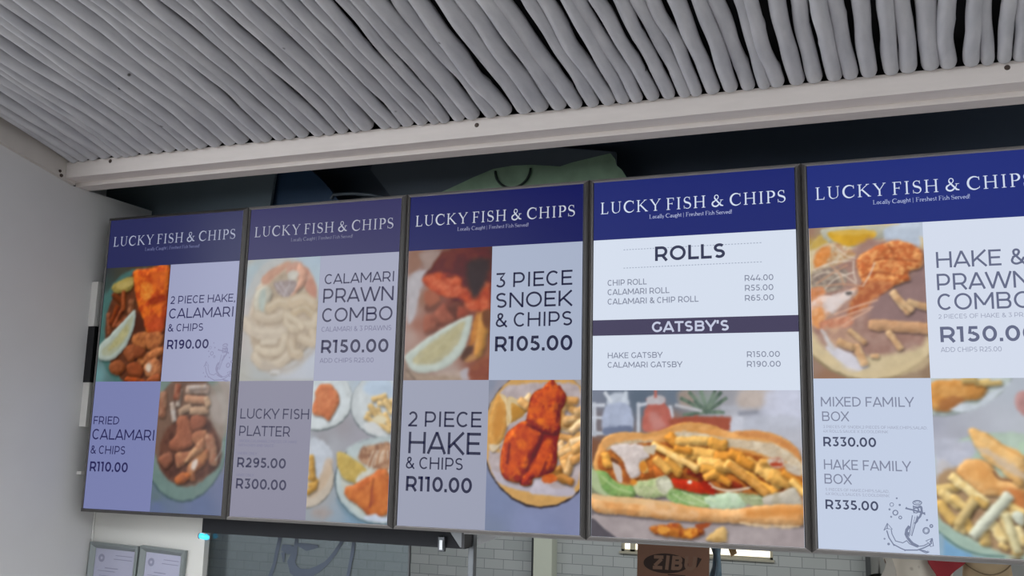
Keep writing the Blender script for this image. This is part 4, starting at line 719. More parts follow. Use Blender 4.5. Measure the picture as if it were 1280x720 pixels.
('P',[(392,214),(388,205),(382,198),(375,192),(367,188),(359,187),(352,188),(345,191),(339,197),(336,204),(334,213),(334,222),(336,231),(340,240),(346,247),(353,253),(361,256),(369,258),(377,257),(384,253),(389,248),(393,240),(395,232),(394,223)],'c2561f',{'s': 12,'a': 0.8,'m': 0.8,'c2': 'a53f1e','ns': 8,'sm': 0}),
('P',[(365,186),(365,180),(363,174),(360,169),(356,165),(351,162),(346,162),(341,162),(336,164),(332,168),(329,173),(327,179),(326,185),(326,191),(328,197),(331,202),(335,206),(340,209),(345,210),(350,209),(355,207),(359,203),(362,198),(364,192)],'c2561f',{'s': 12,'a': 0.8,'m': 0.8,'c2': 'a53f1e','ns': 8,'sm': 0}),
('P',[(459,230),(455,224),(451,219),(446,215),(442,213),(437,212),(434,212),(432,215),(430,218),(430,223),(431,229),(434,236),(437,242),(441,248),(445,253),(450,257),(454,259),(459,260),(462,260),(464,257),(466,254),(466,249),(465,243),(462,237)],'c2561f',{'s': 12,'a': 0.8,'m': 0.8,'c2': 'a53f1e','ns': 8,'sm': 0}),
('P',[(444,172),(440,166),(435,162),(429,160),(423,158),(417,159),(411,161),(406,164),(403,168),(400,174),(400,180),(401,186),(403,192),(407,197),(412,201),(418,204),(424,205),(430,205),(436,203),(441,199),(444,195),(446,189),(447,183),(446,177)],'c2561f',{'s': 12,'a': 0.8,'m': 0.8,'c2': 'a53f1e','ns': 8,'sm': 0}),
('P',[(457,212),(457,208),(456,203),(453,200),(450,197),(446,195),(442,194),(438,195),(435,196),(432,199),(429,203),(427,207),(427,212),(427,216),(429,221),(431,224),(434,227),(438,229),(442,230),(446,229),(450,228),(453,225),(455,221),(457,217)],'c2561f',{'s': 12,'a': 0.8,'m': 0.8,'c2': 'a53f1e','ns': 8,'sm': 0}),
('P',[(405,290),(406,286),(405,283),(403,279),(400,274),(395,270),(389,267),(383,264),(377,262),(372,261),(367,261),(363,262),(360,265),(359,268),(360,272),(362,276),(366,280),(370,284),(376,288),(382,290),(388,292),(394,293),(398,293),(402,292)],'c2561f',{'s': 12,'a': 0.8,'m': 0.8,'c2': 'a53f1e','ns': 8,'sm': 0}),
('P',[(428,332),(427,330),(425,328),(423,326),(419,325),(415,324),(411,324),(406,324),(402,325),(399,326),(396,328),(394,330),(394,332),(394,334),(396,336),(399,338),(402,340),(406,340),(410,341),(415,341),(419,340),(422,338),(425,337),(427,335)],'d9742c',{'s': 10,'a': 0.7,'m': 0.5,'c2': 'c2561f','ns': 6,'sm': 0}),
('P',[(395,236),(394,234),(391,232),(388,231),(385,230),(381,231),(377,232),(373,233),(370,235),(367,238),(366,240),(365,243),(365,246),(367,248),(369,249),(372,251),(376,251),(380,251),(384,250),(387,248),(390,246),(393,244),(395,241),(395,239)],'d9742c',{'s': 10,'a': 0.7,'m': 0.5,'c2': 'c2561f','ns': 6,'sm': 0}),
('P',[(462,248),(462,247),(461,245),(460,244),(458,243),(456,242),(454,242),(452,242),(450,243),(449,244),(448,245),(447,246),(446,248),(447,250),(448,251),(449,252),(450,253),(452,254),(454,254),(456,254),(458,253),(460,252),(461,251),(462,250)],'d9742c',{'s': 10,'a': 0.7,'m': 0.5,'c2': 'c2561f','ns': 6,'sm': 0}),
('P',[(447,302),(446,300),(445,298),(443,296),(440,295),(437,294),(434,294),(431,294),(428,295),(425,296),(423,298),(422,300),(421,302),(421,304),(423,306),(425,308),(427,309),(430,310),(434,311),(437,310),(440,310),(443,308),(445,306),(446,304)],'d9742c',{'s': 10,'a': 0.7,'m': 0.5,'c2': 'c2561f','ns': 6,'sm': 0}),
('L',[(440,272),(428,236),(408,199),(395,172)],6.8,'58221a',{'a': 0.75,'s': 6}),
('L',[(395,293),(412,285)],6.9,'58221a',{'a': 0.75,'s': 6}),
('L',[(449,194),(437,164)],6.8,'58221a',{'a': 0.75,'s': 6}),
('L',[(484,345),(478,303)],6.8,'58221a',{'a': 0.75,'s': 6}),
('L',[(344,240),(339,191)],6.9,'58221a',{'a': 0.75,'s': 6}),
('P',[(463,418),(459,406),(471,400),(467,411)],'8a3522',{'s': 3}),
('P',[(484,400),(479,392),(493,385)],'8a3522',{'s': 3}),
('P',[(481,154),(480,150),(478,147),(474,144),(470,142),(465,141),(459,140),(454,140),(448,141),(444,143),(440,146),(438,149),(438,152),(438,156),(440,159),(444,162),(448,164),(453,165),(459,166),(464,166),(470,165),(474,163),(478,160),(480,157)],'b5532a',{'s': 5,'m': 0.6,'c2': 'c4703a','ns': 8,'sm': 0})], (1.0, 1.04, 2)),
's3_roll': (3, (15, 543, 11, 386), [
('F',[(16,379,'6b7180'),(84,380,'666e7c'),(143,372,'55606e'),(237,372,'5f6a78'),(272,372,'7d7e80'),(356,380,'8a8a90'),(438,373,'a79f9c'),(518,380,'aeb2c2'),(537,332,'a8acba'),(437,325,'989aa6'),(396,297,'a5a7b0'),(17,292,'6a6468'),(17,234,'6e4a38'),(18,156,'70735c'),(534,252,'a39b9c'),(215,302,'806458'),(19,22,'504c54'),(71,39,'8f8488'),(283,22,'968a8a'),(484,32,'8c8280'),(535,22,'857c7c'),(537,120,'a07a5c')],4),
('K',(20,350),(21,270),11,'a9adb6',{'s': 5,'r': 0}),
('K',(16,346),(46,347),9,'a9adb6',{'s': 5,'r': 0}),
('K',(16,314),(47,314),7,'a9adb6',{'s': 5,'r': 0}),
('K',(17,274),(51,274),10,'a9adb6',{'s': 5,'r': 0}),
('K',(139,351),(139,279),9,'a9adb6',{'s': 5,'r': 0}),
('K',(139,347),(161,351),9,'a9adb6',{'s': 5,'r': 0}),
('K',(222,344),(229,295),10,'a9adb6',{'s': 5,'r': 0}),
('P',[(61,372),(106,380),(110,343),(58,343)],'a5acb8',{'s': 7}),
('P',[(50,343),(113,347),(120,276),(51,271)],'98a0b4',{'s': 6,'c2': '8f97ac','m': 0.5,'ns': 30}),
('P',[(50,289),(117,293),(117,272),(51,270)],'626a80',{'s': 6}),
('K',(50,379),(65,358),9,'b0b5bd',{'s': 5,'r': 0}),
('K',(106,380),(99,358),9,'a9b0ba',{'s': 5,'r': 0}),
('P',[(163,364),(205,365),(207,351),(222,330),(224,288),(154,280),(154,329),(165,351)],'a05a50',{'s': 6,'c2': 'ac6a5e','m': 0.5,'ns': 30}),
('P',[(165,369),(205,371),(205,352),(165,351)],'a5a0a4',{'s': 5}),
('K',(184,387),(184,369),7,'a06058',{'s': 4,'r': 0}),
('P',[(168,322),(186,330),(208,294),(179,287)],'b58a86',{'s': 12,'a': 0.5}),
('P',[(244,380),(280,380),(286,351),(251,344)],'8d8078',{'s': 12}),
('K',(314,331),(251,365),9,'4a5a50',{'s': 4,'r': 0,'m': 0.6,'c2': '70806e','ns': 12}),
('K',(314,331),(272,380),9,'4a5a50',{'s': 4,'r': 0,'m': 0.6,'c2': '70806e','ns': 12}),
('K',(314,338),(301,383),9,'4a5a50',{'s': 4,'r': 0,'m': 0.6,'c2': '70806e','ns': 12}),
('K',(314,338),(336,383),9,'4a5a50',{'s': 4,'r': 0,'m': 0.6,'c2': '70806e','ns': 12}),
('K',(314,331),(363,366),9,'4a5a50',{'s': 4,'r': 0,'m': 0.6,'c2': '70806e','ns': 12}),
('K',(314,334),(350,380),9,'4a5a50',{'s': 4,'r': 0,'m': 0.6,'c2': '70806e','ns': 12}),
('K',(307,331),(258,323),9,'4a5a50',{'s': 4,'r': 0,'m': 0.6,'c2': '70806e','ns': 12}),
('K',(321,331),(356,331),9,'4a5a50',{'s': 4,'r': 0,'m': 0.6,'c2': '70806e','ns': 12}),
('K',(314,331),(286,358),9,'4a5a50',{'s': 4,'r': 0,'m': 0.6,'c2': '70806e','ns': 12}),
('P',[(342,362),(341,358),(338,353),(334,349),(328,346),(322,344),(314,344),(307,344),(300,346),(295,349),(290,353),(287,357),(286,362),(288,367),(290,371),(295,375),(301,378),(308,380),(315,380),(322,380),(329,378),(334,375),(339,371),(342,367)],'7d8c80',{'s': 18,'a': 0.5,'sm': 0}),
('P',[(230,316),(373,319),(374,288),(341,282),(236,288)],'8c4a3a',{'s': 7}),
('K',(237,348),(300,334),7,'a5a4a8',{'s': 7,'r': 0}),
('K',(356,341),(451,345),12,'a7a9b2',{'s': 8,'r': 0}),
('P',[(376,317),(403,321),(403,287),(376,286)],'b0b2bc',{'s': 6}),
('P',[(452,380),(538,383),(539,299),(477,305),(451,338)],'b5b8c8',{'s': 16,'a': 0.8}),
('K',(397,328),(437,332),11,'7c7e88',{'s': 8,'r': 0}),
('P',[(398,380),(452,383),(451,345),(397,345)],'a79c96',{'s': 14}),
('P',[(417,318),(536,319),(544,245),(489,274),(416,287)],'a6a9b4',{'s': 10,'a': 0.8}),
('P',[(11,64),(143,56),(352,52),(549,65),(547,10),(12,1)],'8f8586',{'s': 6,'c2': 'a09696','m': 0.6,'ns': 60}),
('P',[(13,56),(49,32),(85,4),(42,3),(12,5)],'4e4a50',{'s': 3}),
('P',[(21,206),(40,253),(77,275),(128,277),(165,273),(208,288),(251,304),(293,304),(335,296),(376,283),(423,286),(463,282),(502,268),(528,248),(543,219),(546,179),(525,152),(284,130),(70,136),(25,170)],'bb8348',{'s': 4,'c2': 'cb9a64','m': 0.6,'ns': 50,'r': 0.25,'rw': 14}),
('P',[(40,249),(84,274),(143,275),(208,286),(251,302),(300,303),(341,293),(314,285),(251,285),(201,270),(114,258),(55,234)],'c08e58',{'s': 7,'c2': 'b07a42','m': 0.6,'ns': 20}),
('P',[(382,282),(436,285),(489,272),(528,245),(543,212),(515,238),(463,264),(409,271)],'bd8250',{'s': 7,'c2': 'ad7240','m': 0.6,'ns': 20}),
('P',[(236,281),(300,278),(368,266),(449,260),(502,244),(540,212),(542,182),(514,191),(449,230),(368,245),(285,247),(236,256)],'b3a28a',{'s': 6,'c2': 'c5b9a4','m': 0.8,'ns': 14}),
('P',[(62,242),(114,256),(179,255),(179,238),(106,229),(55,207)],'b5a48a',{'s': 6,'c2': '8a6a48','m': 0.6,'ns': 12}),
('P',[(40,214),(77,239),(172,252),(299,254),(395,235),(488,211),(539,179),(541,133),(486,118),(393,114),(312,118),(214,128),(128,146),(63,157),(33,185)],'8a4822',{'s': 5,'c2': 'a8662e','m': 0.9,'ns': 16}),
('P',[(70,207),(70,202),(68,196),(65,192),(61,188),(56,186),(51,185),(46,186),(42,188),(38,191),(34,196),(32,201),(32,206),(32,212),(34,217),(37,221),(41,225),(46,227),(51,228),(56,227),(61,225),(65,222),(68,218),(70,213)],'b8702f',{'s': 10,'a': 0.8,'m': 0.7,'c2': '9a4e22','ns': 12,'sm': 0}),
('P',[(208,190),(206,181),(204,172),(199,165),(193,159),(186,156),(179,154),(172,155),(165,158),(159,164),(154,171),(151,179),(150,188),(151,197),(154,206),(159,213),(165,219),(172,222),(179,224),(186,223),(193,219),(199,214),(204,207),(207,199)],'b8702f',{'s': 10,'a': 0.8,'m': 0.7,'c2': '9a4e22','ns': 12,'sm': 0}),
('P',[(172,175),(171,168),(168,161),(163,155),(157,150),(150,147),(143,146),(136,147),(128,149),(122,153),(118,159),(115,166),(114,173),(115,180),(118,187),(122,193),(128,198),(135,201),(143,202),(150,201),(157,198),(163,194),(168,188),(171,182)],'b8702f',{'s': 10,'a': 0.8,'m': 0.7,'c2': '9a4e22','ns': 12,'sm': 0}),
('P',[(257,191),(256,183),(252,175),(246,169),(239,164),(231,160),(222,159),(212,160),(204,162),(196,167),(191,174),(187,181),(186,189),(187,197),(191,205),(197,212),(204,217),(213,220),(222,221),(231,220),(240,218),(247,213),(252,206),(256,199)],'b8702f',{'s': 10,'a': 0.8,'m': 0.7,'c2': '9a4e22','ns': 12,'sm': 0}),
('P',[(312,179),(311,174),(309,168),(304,164),(298,161),(292,158),(285,158),(277,158),(271,160),(265,163),(260,167),(258,172),(257,177),(258,183),(261,188),(265,192),(271,196),(278,198),(285,199),(292,198),(299,196),(304,193),(309,189),(312,184)],'b8702f',{'s': 10,'a': 0.8,'m': 0.7,'c2': '9a4e22','ns': 12,'sm': 0}),
('P',[(434,169),(433,164),(429,159),(422,154),(414,151),(404,149),(394,148),(383,148),(374,150),(365,152),(359,156),(355,161),(353,166),(355,172),(359,177),(366,181),(374,185),(384,187),(394,188),(405,188),(414,186),(423,183),(429,179),(433,174)],'b8702f',{'s': 10,'a': 0.8,'m': 0.7,'c2': '9a4e22','ns': 12,'sm': 0}),
('P',[(507,198),(506,193),(503,188),(499,184),(494,180),(487,178),(480,177),(474,178),(467,179),(462,182),(458,186),(455,191),(455,196),(456,202),(458,207),(463,211),(468,214),(475,216),(481,217),(488,217),(494,215),(500,212),(504,208),(506,203)],'b8702f',{'s': 10,'a': 0.8,'m': 0.7,'c2': '9a4e22','ns': 12,'sm': 0}),
('P',[(172,175),(186,203),(215,211),(222,162),(193,154)],'b5662c',{'s': 5,'r': 0.35,'m': 0.6,'c2': '8f4520','ns': 10}),
('P',[(215,190),(257,191),(264,164),(222,166)],'b5662c',{'s': 5,'r': 0.35,'m': 0.6,'c2': '8f4520','ns': 10}),
('P',[(128,159),(172,189),(175,161)],'b5662c',{'s': 5,'r': 0.35,'m': 0.6,'c2': '8f4520','ns': 10}),
('K',(298,158),(332,132),16,'7c2c1c',{'s': 5,'r': 0.2,'m': 0.6,'c2': '54201a','ns': 8}),
('K',(353,160),(394,148),16,'7c2c1c',{'s': 5,'r': 0.2,'m': 0.6,'c2': '54201a','ns': 8}),
('K',(394,181),(427,149),16,'7c2c1c',{'s': 5,'r': 0.2,'m': 0.6,'c2': '54201a','ns': 8}),
('K',(271,181),(299,172),16,'7c2c1c',{'s': 5,'r': 0.2,'m': 0.6,'c2': '54201a','ns': 8}),
('P',[(24,177),(51,175),(85,148),(128,138),(128,114),(78,109),(40,128),(24,156)],'7f9a5c',{'s': 4,'c2': '5f8448','m': 0.8,'ns': 14,'r': 0.25}),
('P',[(14,181),(29,170),(48,129),(78,110),(41,114),(14,142)],'98a580',{'s': 6}),
('L',[(40,164),(77,137),(121,124)],5.7,'a5b884',{'a': 0.6,'s': 4}),
('P',[(128,149),(165,157),(200,167),(225,156),(221,124),(179,113),(136,118)],'aab088',{'s': 5,'c2': '8a9a6a','m': 0.8,'ns': 12,'r': 0.2}),
('P',[(186,161),(214,168),(227,145),(211,124),(190,134)],'b9b8a4',{'s': 6,'c2': '8c8a72','m': 0.7,'ns': 14}),
('P',[(222,138),(264,136),(319,128),(366,126),(352,102),(298,94),(242,98),(214,114)],'93a874',{'s': 5,'c2': '6f8f54','m': 0.9,'ns': 11}),
('P',[(305,117),(339,129),(380,134),(413,115),(393,95),(332,92)],'a9bda0',{'s': 5,'c2': 'c0cdb8','m': 0.7,'ns': 20,'r': 0.15}),
('P',[(393,134),(446,130),(486,131),(446,106),(406,111)],'7f8a60',{'s': 6,'c2': '9aa080','m': 0.8,'ns': 14}),
('L',[(228,125),(256,109),(284,103)],4.1,'bac6a0',{'a': 0.6,'s': 3}),
('L',[(250,132),(284,117),(312,104)],4.1,'bac6a0',{'a': 0.6,'s': 3}),
('L',[(284,127),(332,112)],4.1,'bac6a0',{'a': 0.6,'s': 3}),
('L',[(420,122),(479,124)],3.9,'bac6a0',{'a': 0.6,'s': 3}),
('P',[(225,162),(257,162),(298,154),(332,129),(312,128),(270,133),(236,142)],'a52c1a',{'s': 4,'c2': 'c23c20','m': 0.7,'ns': 14,'r': 0.2}),
('P',[(298,154),(319,162),(332,132),(312,135)],'8e2416',{'s': 5}),
('P',[(275,156),(275,155),(274,154),(273,153),(272,152),(271,152),(269,152),(268,152),(266,152),(265,153),(264,153),(264,154),(264,156),(264,156),(264,158),(265,158),(266,159),(268,160),(269,160),(271,160),(272,159),(273,159),(274,158),(275,157)],'c9c2b4',{'s': 3,'sm': 0}),
('L',[(319,155),(339,142),(373,137),(414,145)],5.4,'bcae9a',{'a': 0.8,'s': 4}),
('L',[(326,145),(366,139),(420,148)],3.4,'ccc2b0',{'a': 0.8,'s': 3}),
('K',(179,245),(250,218),21,'d49a46',{'r': 0.42,'c2': 'bf8240','m': 0.35,'ns': 12}),
('K',(250,218),(288,188),19,'dca858',{'r': 0.42,'c2': 'bf8240','m': 0.35,'ns': 12}),
('K',(222,267),(236,253),28,'c68434',{'r': 0.42,'c2': 'bf8240','m': 0.35,'ns': 12}),
('K',(243,256),(313,258),25,'e0b468',{'r': 0.42,'c2': 'bf8240','m': 0.35,'ns': 12}),
('K',(327,255),(354,248),30,'d49a46',{'r': 0.42,'c2': 'bf8240','m': 0.35,'ns': 12}),
('K',(268,229),(327,224),32,'dca858',{'r': 0.42,'c2': 'bf8240','m': 0.35,'ns': 12}),
('K',(340,221),(368,218),30,'c68434',{'r': 0.42,'c2': 'bf8240','m': 0.35,'ns': 12}),
('K',(299,206),(340,204),25,'e0b468',{'r': 0.42,'c2': 'bf8240','m': 0.35,'ns': 12}),
('K',(306,189),(354,187),24,'d49a46',{'r': 0.42,'c2': 'bf8240','m': 0.35,'ns': 12}),
('K',(340,200),(374,194),23,'dca858',{'r': 0.42,'c2': 'bf8240','m': 0.35,'ns': 12}),
('K',(375,228),(395,222),24,'c68434',{'r': 0.42,'c2': 'bf8240','m': 0.35,'ns': 12}),
('K',(222,218),(250,201),24,'e0b468',{'r': 0.42,'c2': 'bf8240','m': 0.35,'ns': 12}),
('K',(215,207),(243,180),24,'d49a46',{'r': 0.42,'c2': 'bf8240','m': 0.35,'ns': 12}),
('K',(186,210),(215,183),21,'dca858',{'r': 0.42,'c2': 'bf8240','m': 0.35,'ns': 12}),
('K',(326,179),(367,157),18,'c68434',{'r': 0.42,'c2': 'bf8240','m': 0.35,'ns': 12}),
('K',(368,201),(421,169),27,'e0b468',{'r': 0.42,'c2': 'bf8240','m': 0.35,'ns': 12}),
('K',(414,175),(453,140),27,'d49a46',{'r': 0.42,'c2': 'bf8240','m': 0.35,'ns': 12}),
('K',(415,209),(438,196),27,'dca858',{'r': 0.42,'c2': 'bf8240','m': 0.35,'ns': 12}),
('K',(395,215),(421,202),24,'c68434',{'r': 0.42,'c2': 'bf8240','m': 0.35,'ns': 12}),
('K',(448,196),(487,164),37,'e0b468',{'r': 0.42,'c2': 'bf8240','m': 0.35,'ns': 12}),
('K',(447,149),(473,137),27,'d49a46',{'r': 0.42,'c2': 'bf8240','m': 0.35,'ns': 12}),
('K',(474,177),(510,162),33,'dca858',{'r': 0.42,'c2': 'bf8240','m': 0.35,'ns': 12}),
('K',(500,184),(545,153),17,'c68434',{'r': 0.42,'c2': 'bf8240','m': 0.35,'ns': 12}),
('K',(519,165),(544,140),17,'e0b468',{'r': 0.42,'c2': 'bf8240','m': 0.35,'ns': 12}),
('K',(312,169),(333,180),19,'d49a46',{'r': 0.42,'c2': 'bf8240','m': 0.35,'ns': 12}),
('K',(448,210),(481,210),19,'dca858',{'r': 0.42,'c2': 'bf8240','m': 0.35,'ns': 12}),
('K',(236,239),(271,233),17,'c68434',{'r': 0.42,'c2': 'bf8240','m': 0.35,'ns': 12}),
('K',(150,202),(157,181),17,'e0b468',{'r': 0.42,'c2': 'bf8240','m': 0.35,'ns': 12}),
('K',(51,217),(59,193),24,'d49a46',{'r': 0.42,'c2': 'bf8240','m': 0.35,'ns': 12}),
('K',(179,246),(285,192),14,'dcb878',{'r': 0.3,'c2': 'c08840','m': 0.3,'ns': 12}),
('K',(371,202),(457,136),20,'d09850',{'r': 0.4,'c2': 'b0702a','m': 0.4,'ns': 12}),
('P',[(66,239),(106,247),(154,244),(168,216),(147,202),(143,170),(121,159),(107,180),(96,208),(84,218)],'b8aca8',{'s': 5,'c2': 'c6bcb8','m': 0.7,'ns': 16,'r': 0.2,'rw': 6}),
('P',[(70,200),(92,186),(96,148),(81,158)],'b5a8a0',{'s': 4}),
('P',[(154,241),(183,245),(179,224),(161,227)],'b5a894',{'s': 5}),
('P',[(162,192),(161,188),(160,185),(159,182),(157,180),(154,178),(152,178),(149,178),(147,179),(144,182),(143,184),(142,188),(142,191),(142,195),(143,198),(144,201),(147,204),(149,205),(152,206),(154,205),(157,204),(159,202),(160,199),(161,196)],'bd7a30',{'s': 5,'sm': 0}),
('P',[(136,151),(135,149),(135,147),(133,145),(131,144),(129,143),(127,143),(125,143),(123,144),(121,145),(120,147),(119,148),(118,151),(119,153),(120,155),(121,157),(123,158),(125,159),(127,159),(129,159),(131,158),(133,157),(135,155),(135,153)],'bd7a30',{'s': 4,'sm': 0}),
('L',[(70,207),(83,200)],8.7,'4c3024',{'a': 0.8}),
('P',[(462,217),(495,221),(501,201),(474,197)],'b9a89a',{'s': 5,'c2': 'a0543c','m': 0.6,'ns': 9}),
('P',[(497,206),(496,204),(495,203),(493,202),(490,201),(486,201),(482,200),(479,201),(475,201),(472,202),(470,202),(468,204),(468,205),(468,206),(470,207),(472,208),(475,209),(479,210),(483,210),(486,210),(490,209),(493,209),(495,208),(496,207)],'9a3c26',{'s': 4,'sm': 0}),
('P',[(501,208),(533,199),(540,179),(513,185)],'b5aca0',{'s': 5,'m': 0.5,'c2': 'a08a70','ns': 10}),
('P',[(446,123),(486,138),(525,149),(540,113),(511,106),(459,104)],'aaa396',{'s': 5,'c2': '938a74','m': 0.6,'ns': 20,'r': 0.15}),
('P',[(17,117),(48,113),(128,111),(200,106),(284,96),(366,93),(446,106),(505,111),(542,107),(544,74),(529,61),(445,60),(365,60),(284,59),(200,62),(107,68),(41,69),(17,82)],'c58e58',{'s': 4,'c2': 'd6ac7c','m': 0.7,'ns': 26,'r': 0.3,'rw': 10}),
('P',[(18,117),(143,110),(214,106),(214,95),(107,97),(18,106)],'c5a67c',{'s': 6,'a': 0.8}),
('P',[(164,102),(214,100),(284,90),(284,69),(214,70),(164,78)],'cba680',{'s': 10,'a': 0.7,'m': 0.6,'c2': 'b8854e','ns': 16}),
('P',[(419,95),(524,103),(543,91),(485,82),(419,75)],'bd7c3e',{'s': 10,'a': 0.7}),
('P',[(392,64),(458,61),(529,61),(510,55),(419,54)],'cdb28e',{'s': 5,'a': 0.8}),
('P',[(168,40),(207,49),(242,54),(256,41),(297,46),(304,30),(270,15),(228,19),(186,24)],'a9652a',{'s': 5,'c2': '7d3820','m': 0.9,'ns': 13,'r': 0.3}),
('P',[(220,36),(220,33),(218,31),(215,29),(212,27),(208,26),(203,25),(199,26),(195,26),(191,28),(189,30),(187,32),(186,34),(187,37),(189,39),(191,41),(195,43),(199,44),(203,44),(208,44),(212,44),(215,42),(218,40),(220,38)],'c4863a',{'s': 6,'sm': 0}),
('P',[(288,32),(287,30),(285,27),(282,24),(278,23),(274,21),(270,21),(265,21),(260,22),(257,23),(254,25),(252,28),(252,31),(252,33),(254,36),(257,38),(261,40),(265,42),(270,42),(274,42),(279,41),(282,40),(285,38),(287,35)],'c98a38',{'s': 6,'m': 0.6,'c2': 'a5521f','ns': 8,'sm': 0}),
('P',[(284,52),(325,58),(297,40)],'8c4426',{'s': 5}),
('P',[(311,17),(338,44),(357,49),(358,14)],'b9955c',{'s': 5,'c2': 'c4a570','m': 0.6,'ns': 14,'r': 0.2})], (1.0, 1.1, 2)),
's4_top': (4, (15, 278, 414.5, 792), [
('F',[(16,787,'8f7060'),(44,786,'94806a'),(18,745,'a88c4c'),(159,784,'a3a5a6'),(238,774,'a9b4c4'),(265,784,'b0bac8'),(268,737,'b3bac6'),(18,447,'8f7668'),(49,418,'8c6c58'),(248,417,'94806c'),(269,422,'8a7460'),(13,586,'c09a80'),(268,634,'9a8580'),(266,578,'a08e88')],4),
('P',[(330,598),(322,548),(302,501),(272,461),(235,431),(191,412),(144,405),(98,412),(54,432),(16,464),(-13,507),(-31,557),(-36,611),(-28,664),(-8,714),(24,756),(65,787),(111,805),(160,809),(207,799),(250,776),(286,742),(312,698),(327,650)],'8a7a60',{'s': 3,'sm': 0}),
('P',[(330,603),(322,553),(302,507),(273,467),(235,437),(192,418),(146,412),(99,419),(56,439),(18,471),(-10,513),(-28,562),(-33,615),(-25,668),(-5,718),(27,759),(67,790),(113,808),(161,812),(208,801),(250,778),(286,744),(312,702),(326,654)],'bfae8c',{'s': 5,'c2': 'c6b697','m': 0.5,'ns': 60,'sm': 0}),
('P',[(12,739),(44,774),(71,766),(43,744)],'b0944e',{'s': 8}),
('P',[(44,786),(78,792),(138,792),(202,785),(201,767),(168,749),(125,739),(76,748),(52,761)],'a3a294',{'s': 5,'r': 0.15}),
('P',[(60,776),(94,782),(153,779),(172,769),(158,752),(120,741),(82,749)],'c0932e',{'s': 5,'c2': 'd0a63c','m': 0.5,'ns': 30}),
('P',[(72,779),(154,780),(169,769),(104,770)],'c8a858',{'s': 8,'a': 0.7}),
('P',[(191,777),(234,792),(270,789),(270,737),(257,726),(226,745),(195,747)],'aab4c2',{'s': 6,'c2': 'c0c8d4','m': 0.5,'ns': 30}),
('P',[(131,745),(184,754),(272,726),(284,691),(276,522),(241,483),(147,468),(67,475),(20,527),(14,627)],'927268',{'s': 14,'c2': 'a2857a','m': 0.8,'ns': 25}),
('P',[(169,621),(228,647),(281,679),(277,538),(202,540),(150,559)],'856d6c',{'s': 16,'a': 0.9}),
('P',[(127,710),(152,729),(184,742),(211,749),(237,745),(272,720),(272,683),(244,672),(243,652),(217,642),(174,621),(153,622),(138,645),(128,675)],'b4643a',{'s': 5,'c2': 'e0a064','m': 0.95,'ns': 9,'r': 0.2,'rw': 10}),
('P',[(175,725),(176,722),(175,719),(173,715),(170,712),(166,708),(161,705),(156,702),(151,701),(146,700),(142,700),(139,701),(137,704),(137,706),(138,710),(140,713),(143,717),(147,720),(152,724),(157,726),(162,728),(167,728),(170,728),(173,727)],'d69a62',{'s': 10,'a': 0.7,'m': 0.8,'c2': 'a5522e','ns': 7,'sm': 0}),
('P',[(246,722),(244,719),(241,717),(237,715),(231,714),(225,715),(218,716),(211,718),(206,721),(201,724),(197,728),(195,731),(195,735),(196,738),(200,740),(204,742),(210,742),(216,742),(223,741),(230,739),(236,736),(240,733),(244,729),(246,725)],'d69a62',{'s': 10,'a': 0.7,'m': 0.8,'c2': 'a5522e','ns': 7,'sm': 0}),
('P',[(268,696),(266,693),(264,692),(260,691),(256,691),(251,691),(247,693),(242,696),(239,698),(236,702),(234,705),(233,709),(234,712),(235,714),(238,716),(241,717),(246,717),(250,716),(255,714),(259,712),(263,709),(266,706),(268,702),(268,699)],'d69a62',{'s': 10,'a': 0.7,'m': 0.8,'c2': 'a5522e','ns': 7,'sm': 0}),
('P',[(223,698),(223,695),(221,692),(218,688),(213,685),(207,682),(201,679),(194,677),(188,676),(182,676),(177,676),(174,678),(173,680),(173,683),(174,686),(178,690),(183,693),(188,696),(195,699),(202,701),(208,702),(214,702),(218,701),(221,700)],'d69a62',{'s': 10,'a': 0.7,'m': 0.8,'c2': 'a5522e','ns': 7,'sm': 0}),
('P',[(189,672),(189,670),(188,666),(186,663),(183,660),(179,656),(174,653),(169,651),(164,649),(160,648),(156,648),(153,649),(151,650),(151,653),(152,656),(154,659),(157,663),(162,666),(166,670),(171,672),(176,674),(181,675),(185,675),(187,674)],'d69a62',{'s': 10,'a': 0.7,'m': 0.8,'c2': 'a5522e','ns': 7,'sm': 0}),
('P',[(245,681),(244,679),(242,677),(240,676),(236,674),(233,674),(229,674),(225,674),(221,675),(218,677),(215,678),(214,680),(213,682),(214,684),(216,686),(218,688),(222,689),(225,690),(229,690),(233,689),(237,688),(240,687),(243,685),(244,683)],'d69a62',{'s': 10,'a': 0.7,'m': 0.8,'c2': 'a5522e','ns': 7,'sm': 0}),
('L',[(166,702),(188,707),(219,702),(261,697)],4.9,'7c3c26',{'a': 0.6,'s': 6}),
('L',[(138,663),(171,673),(207,666)],5.0,'7c3c26',{'a': 0.6,'s': 6}),
('L',[(200,741),(210,717)],5.0,'7c3c26',{'a': 0.6,'s': 6}),
('P',[(127,640),(170,650),(206,642),(168,610),(135,582),(97,566)],'b5764e',{'s': 9,'c2': '9a543a','m': 0.8,'ns': 10}),
('P',[(25,709),(32,732),(54,749),(76,754),(103,740),(122,719),(91,700),(52,687),(27,682)],'c0ae94',{'s': 6,'c2': 'a5784e','m': 0.8,'ns': 9}),
('P',[(26,715),(43,741),(65,742),(61,713),(33,688)],'c57c40',{'s': 7,'m': 0.6,'c2': 'd0925c','ns': 10}),
('P',[(16,674),(58,690),(101,682),(94,641),(50,625),(23,620)],'7d6e66',{'s': 8,'c2': 'a59888','m': 0.9,'ns': 8}),
('L',[(24,668),(52,678),(95,670)],3.4,'c9b7a6',{'a': 0.85,'s': 3}),
('L',[(29,650),(63,672),(102,694)],3.4,'b58a70',{'a': 0.85,'s': 3}),
('L',[(45,631),(73,660),(117,675)],3.4,'d2c4b4',{'a': 0.85,'s': 3}),
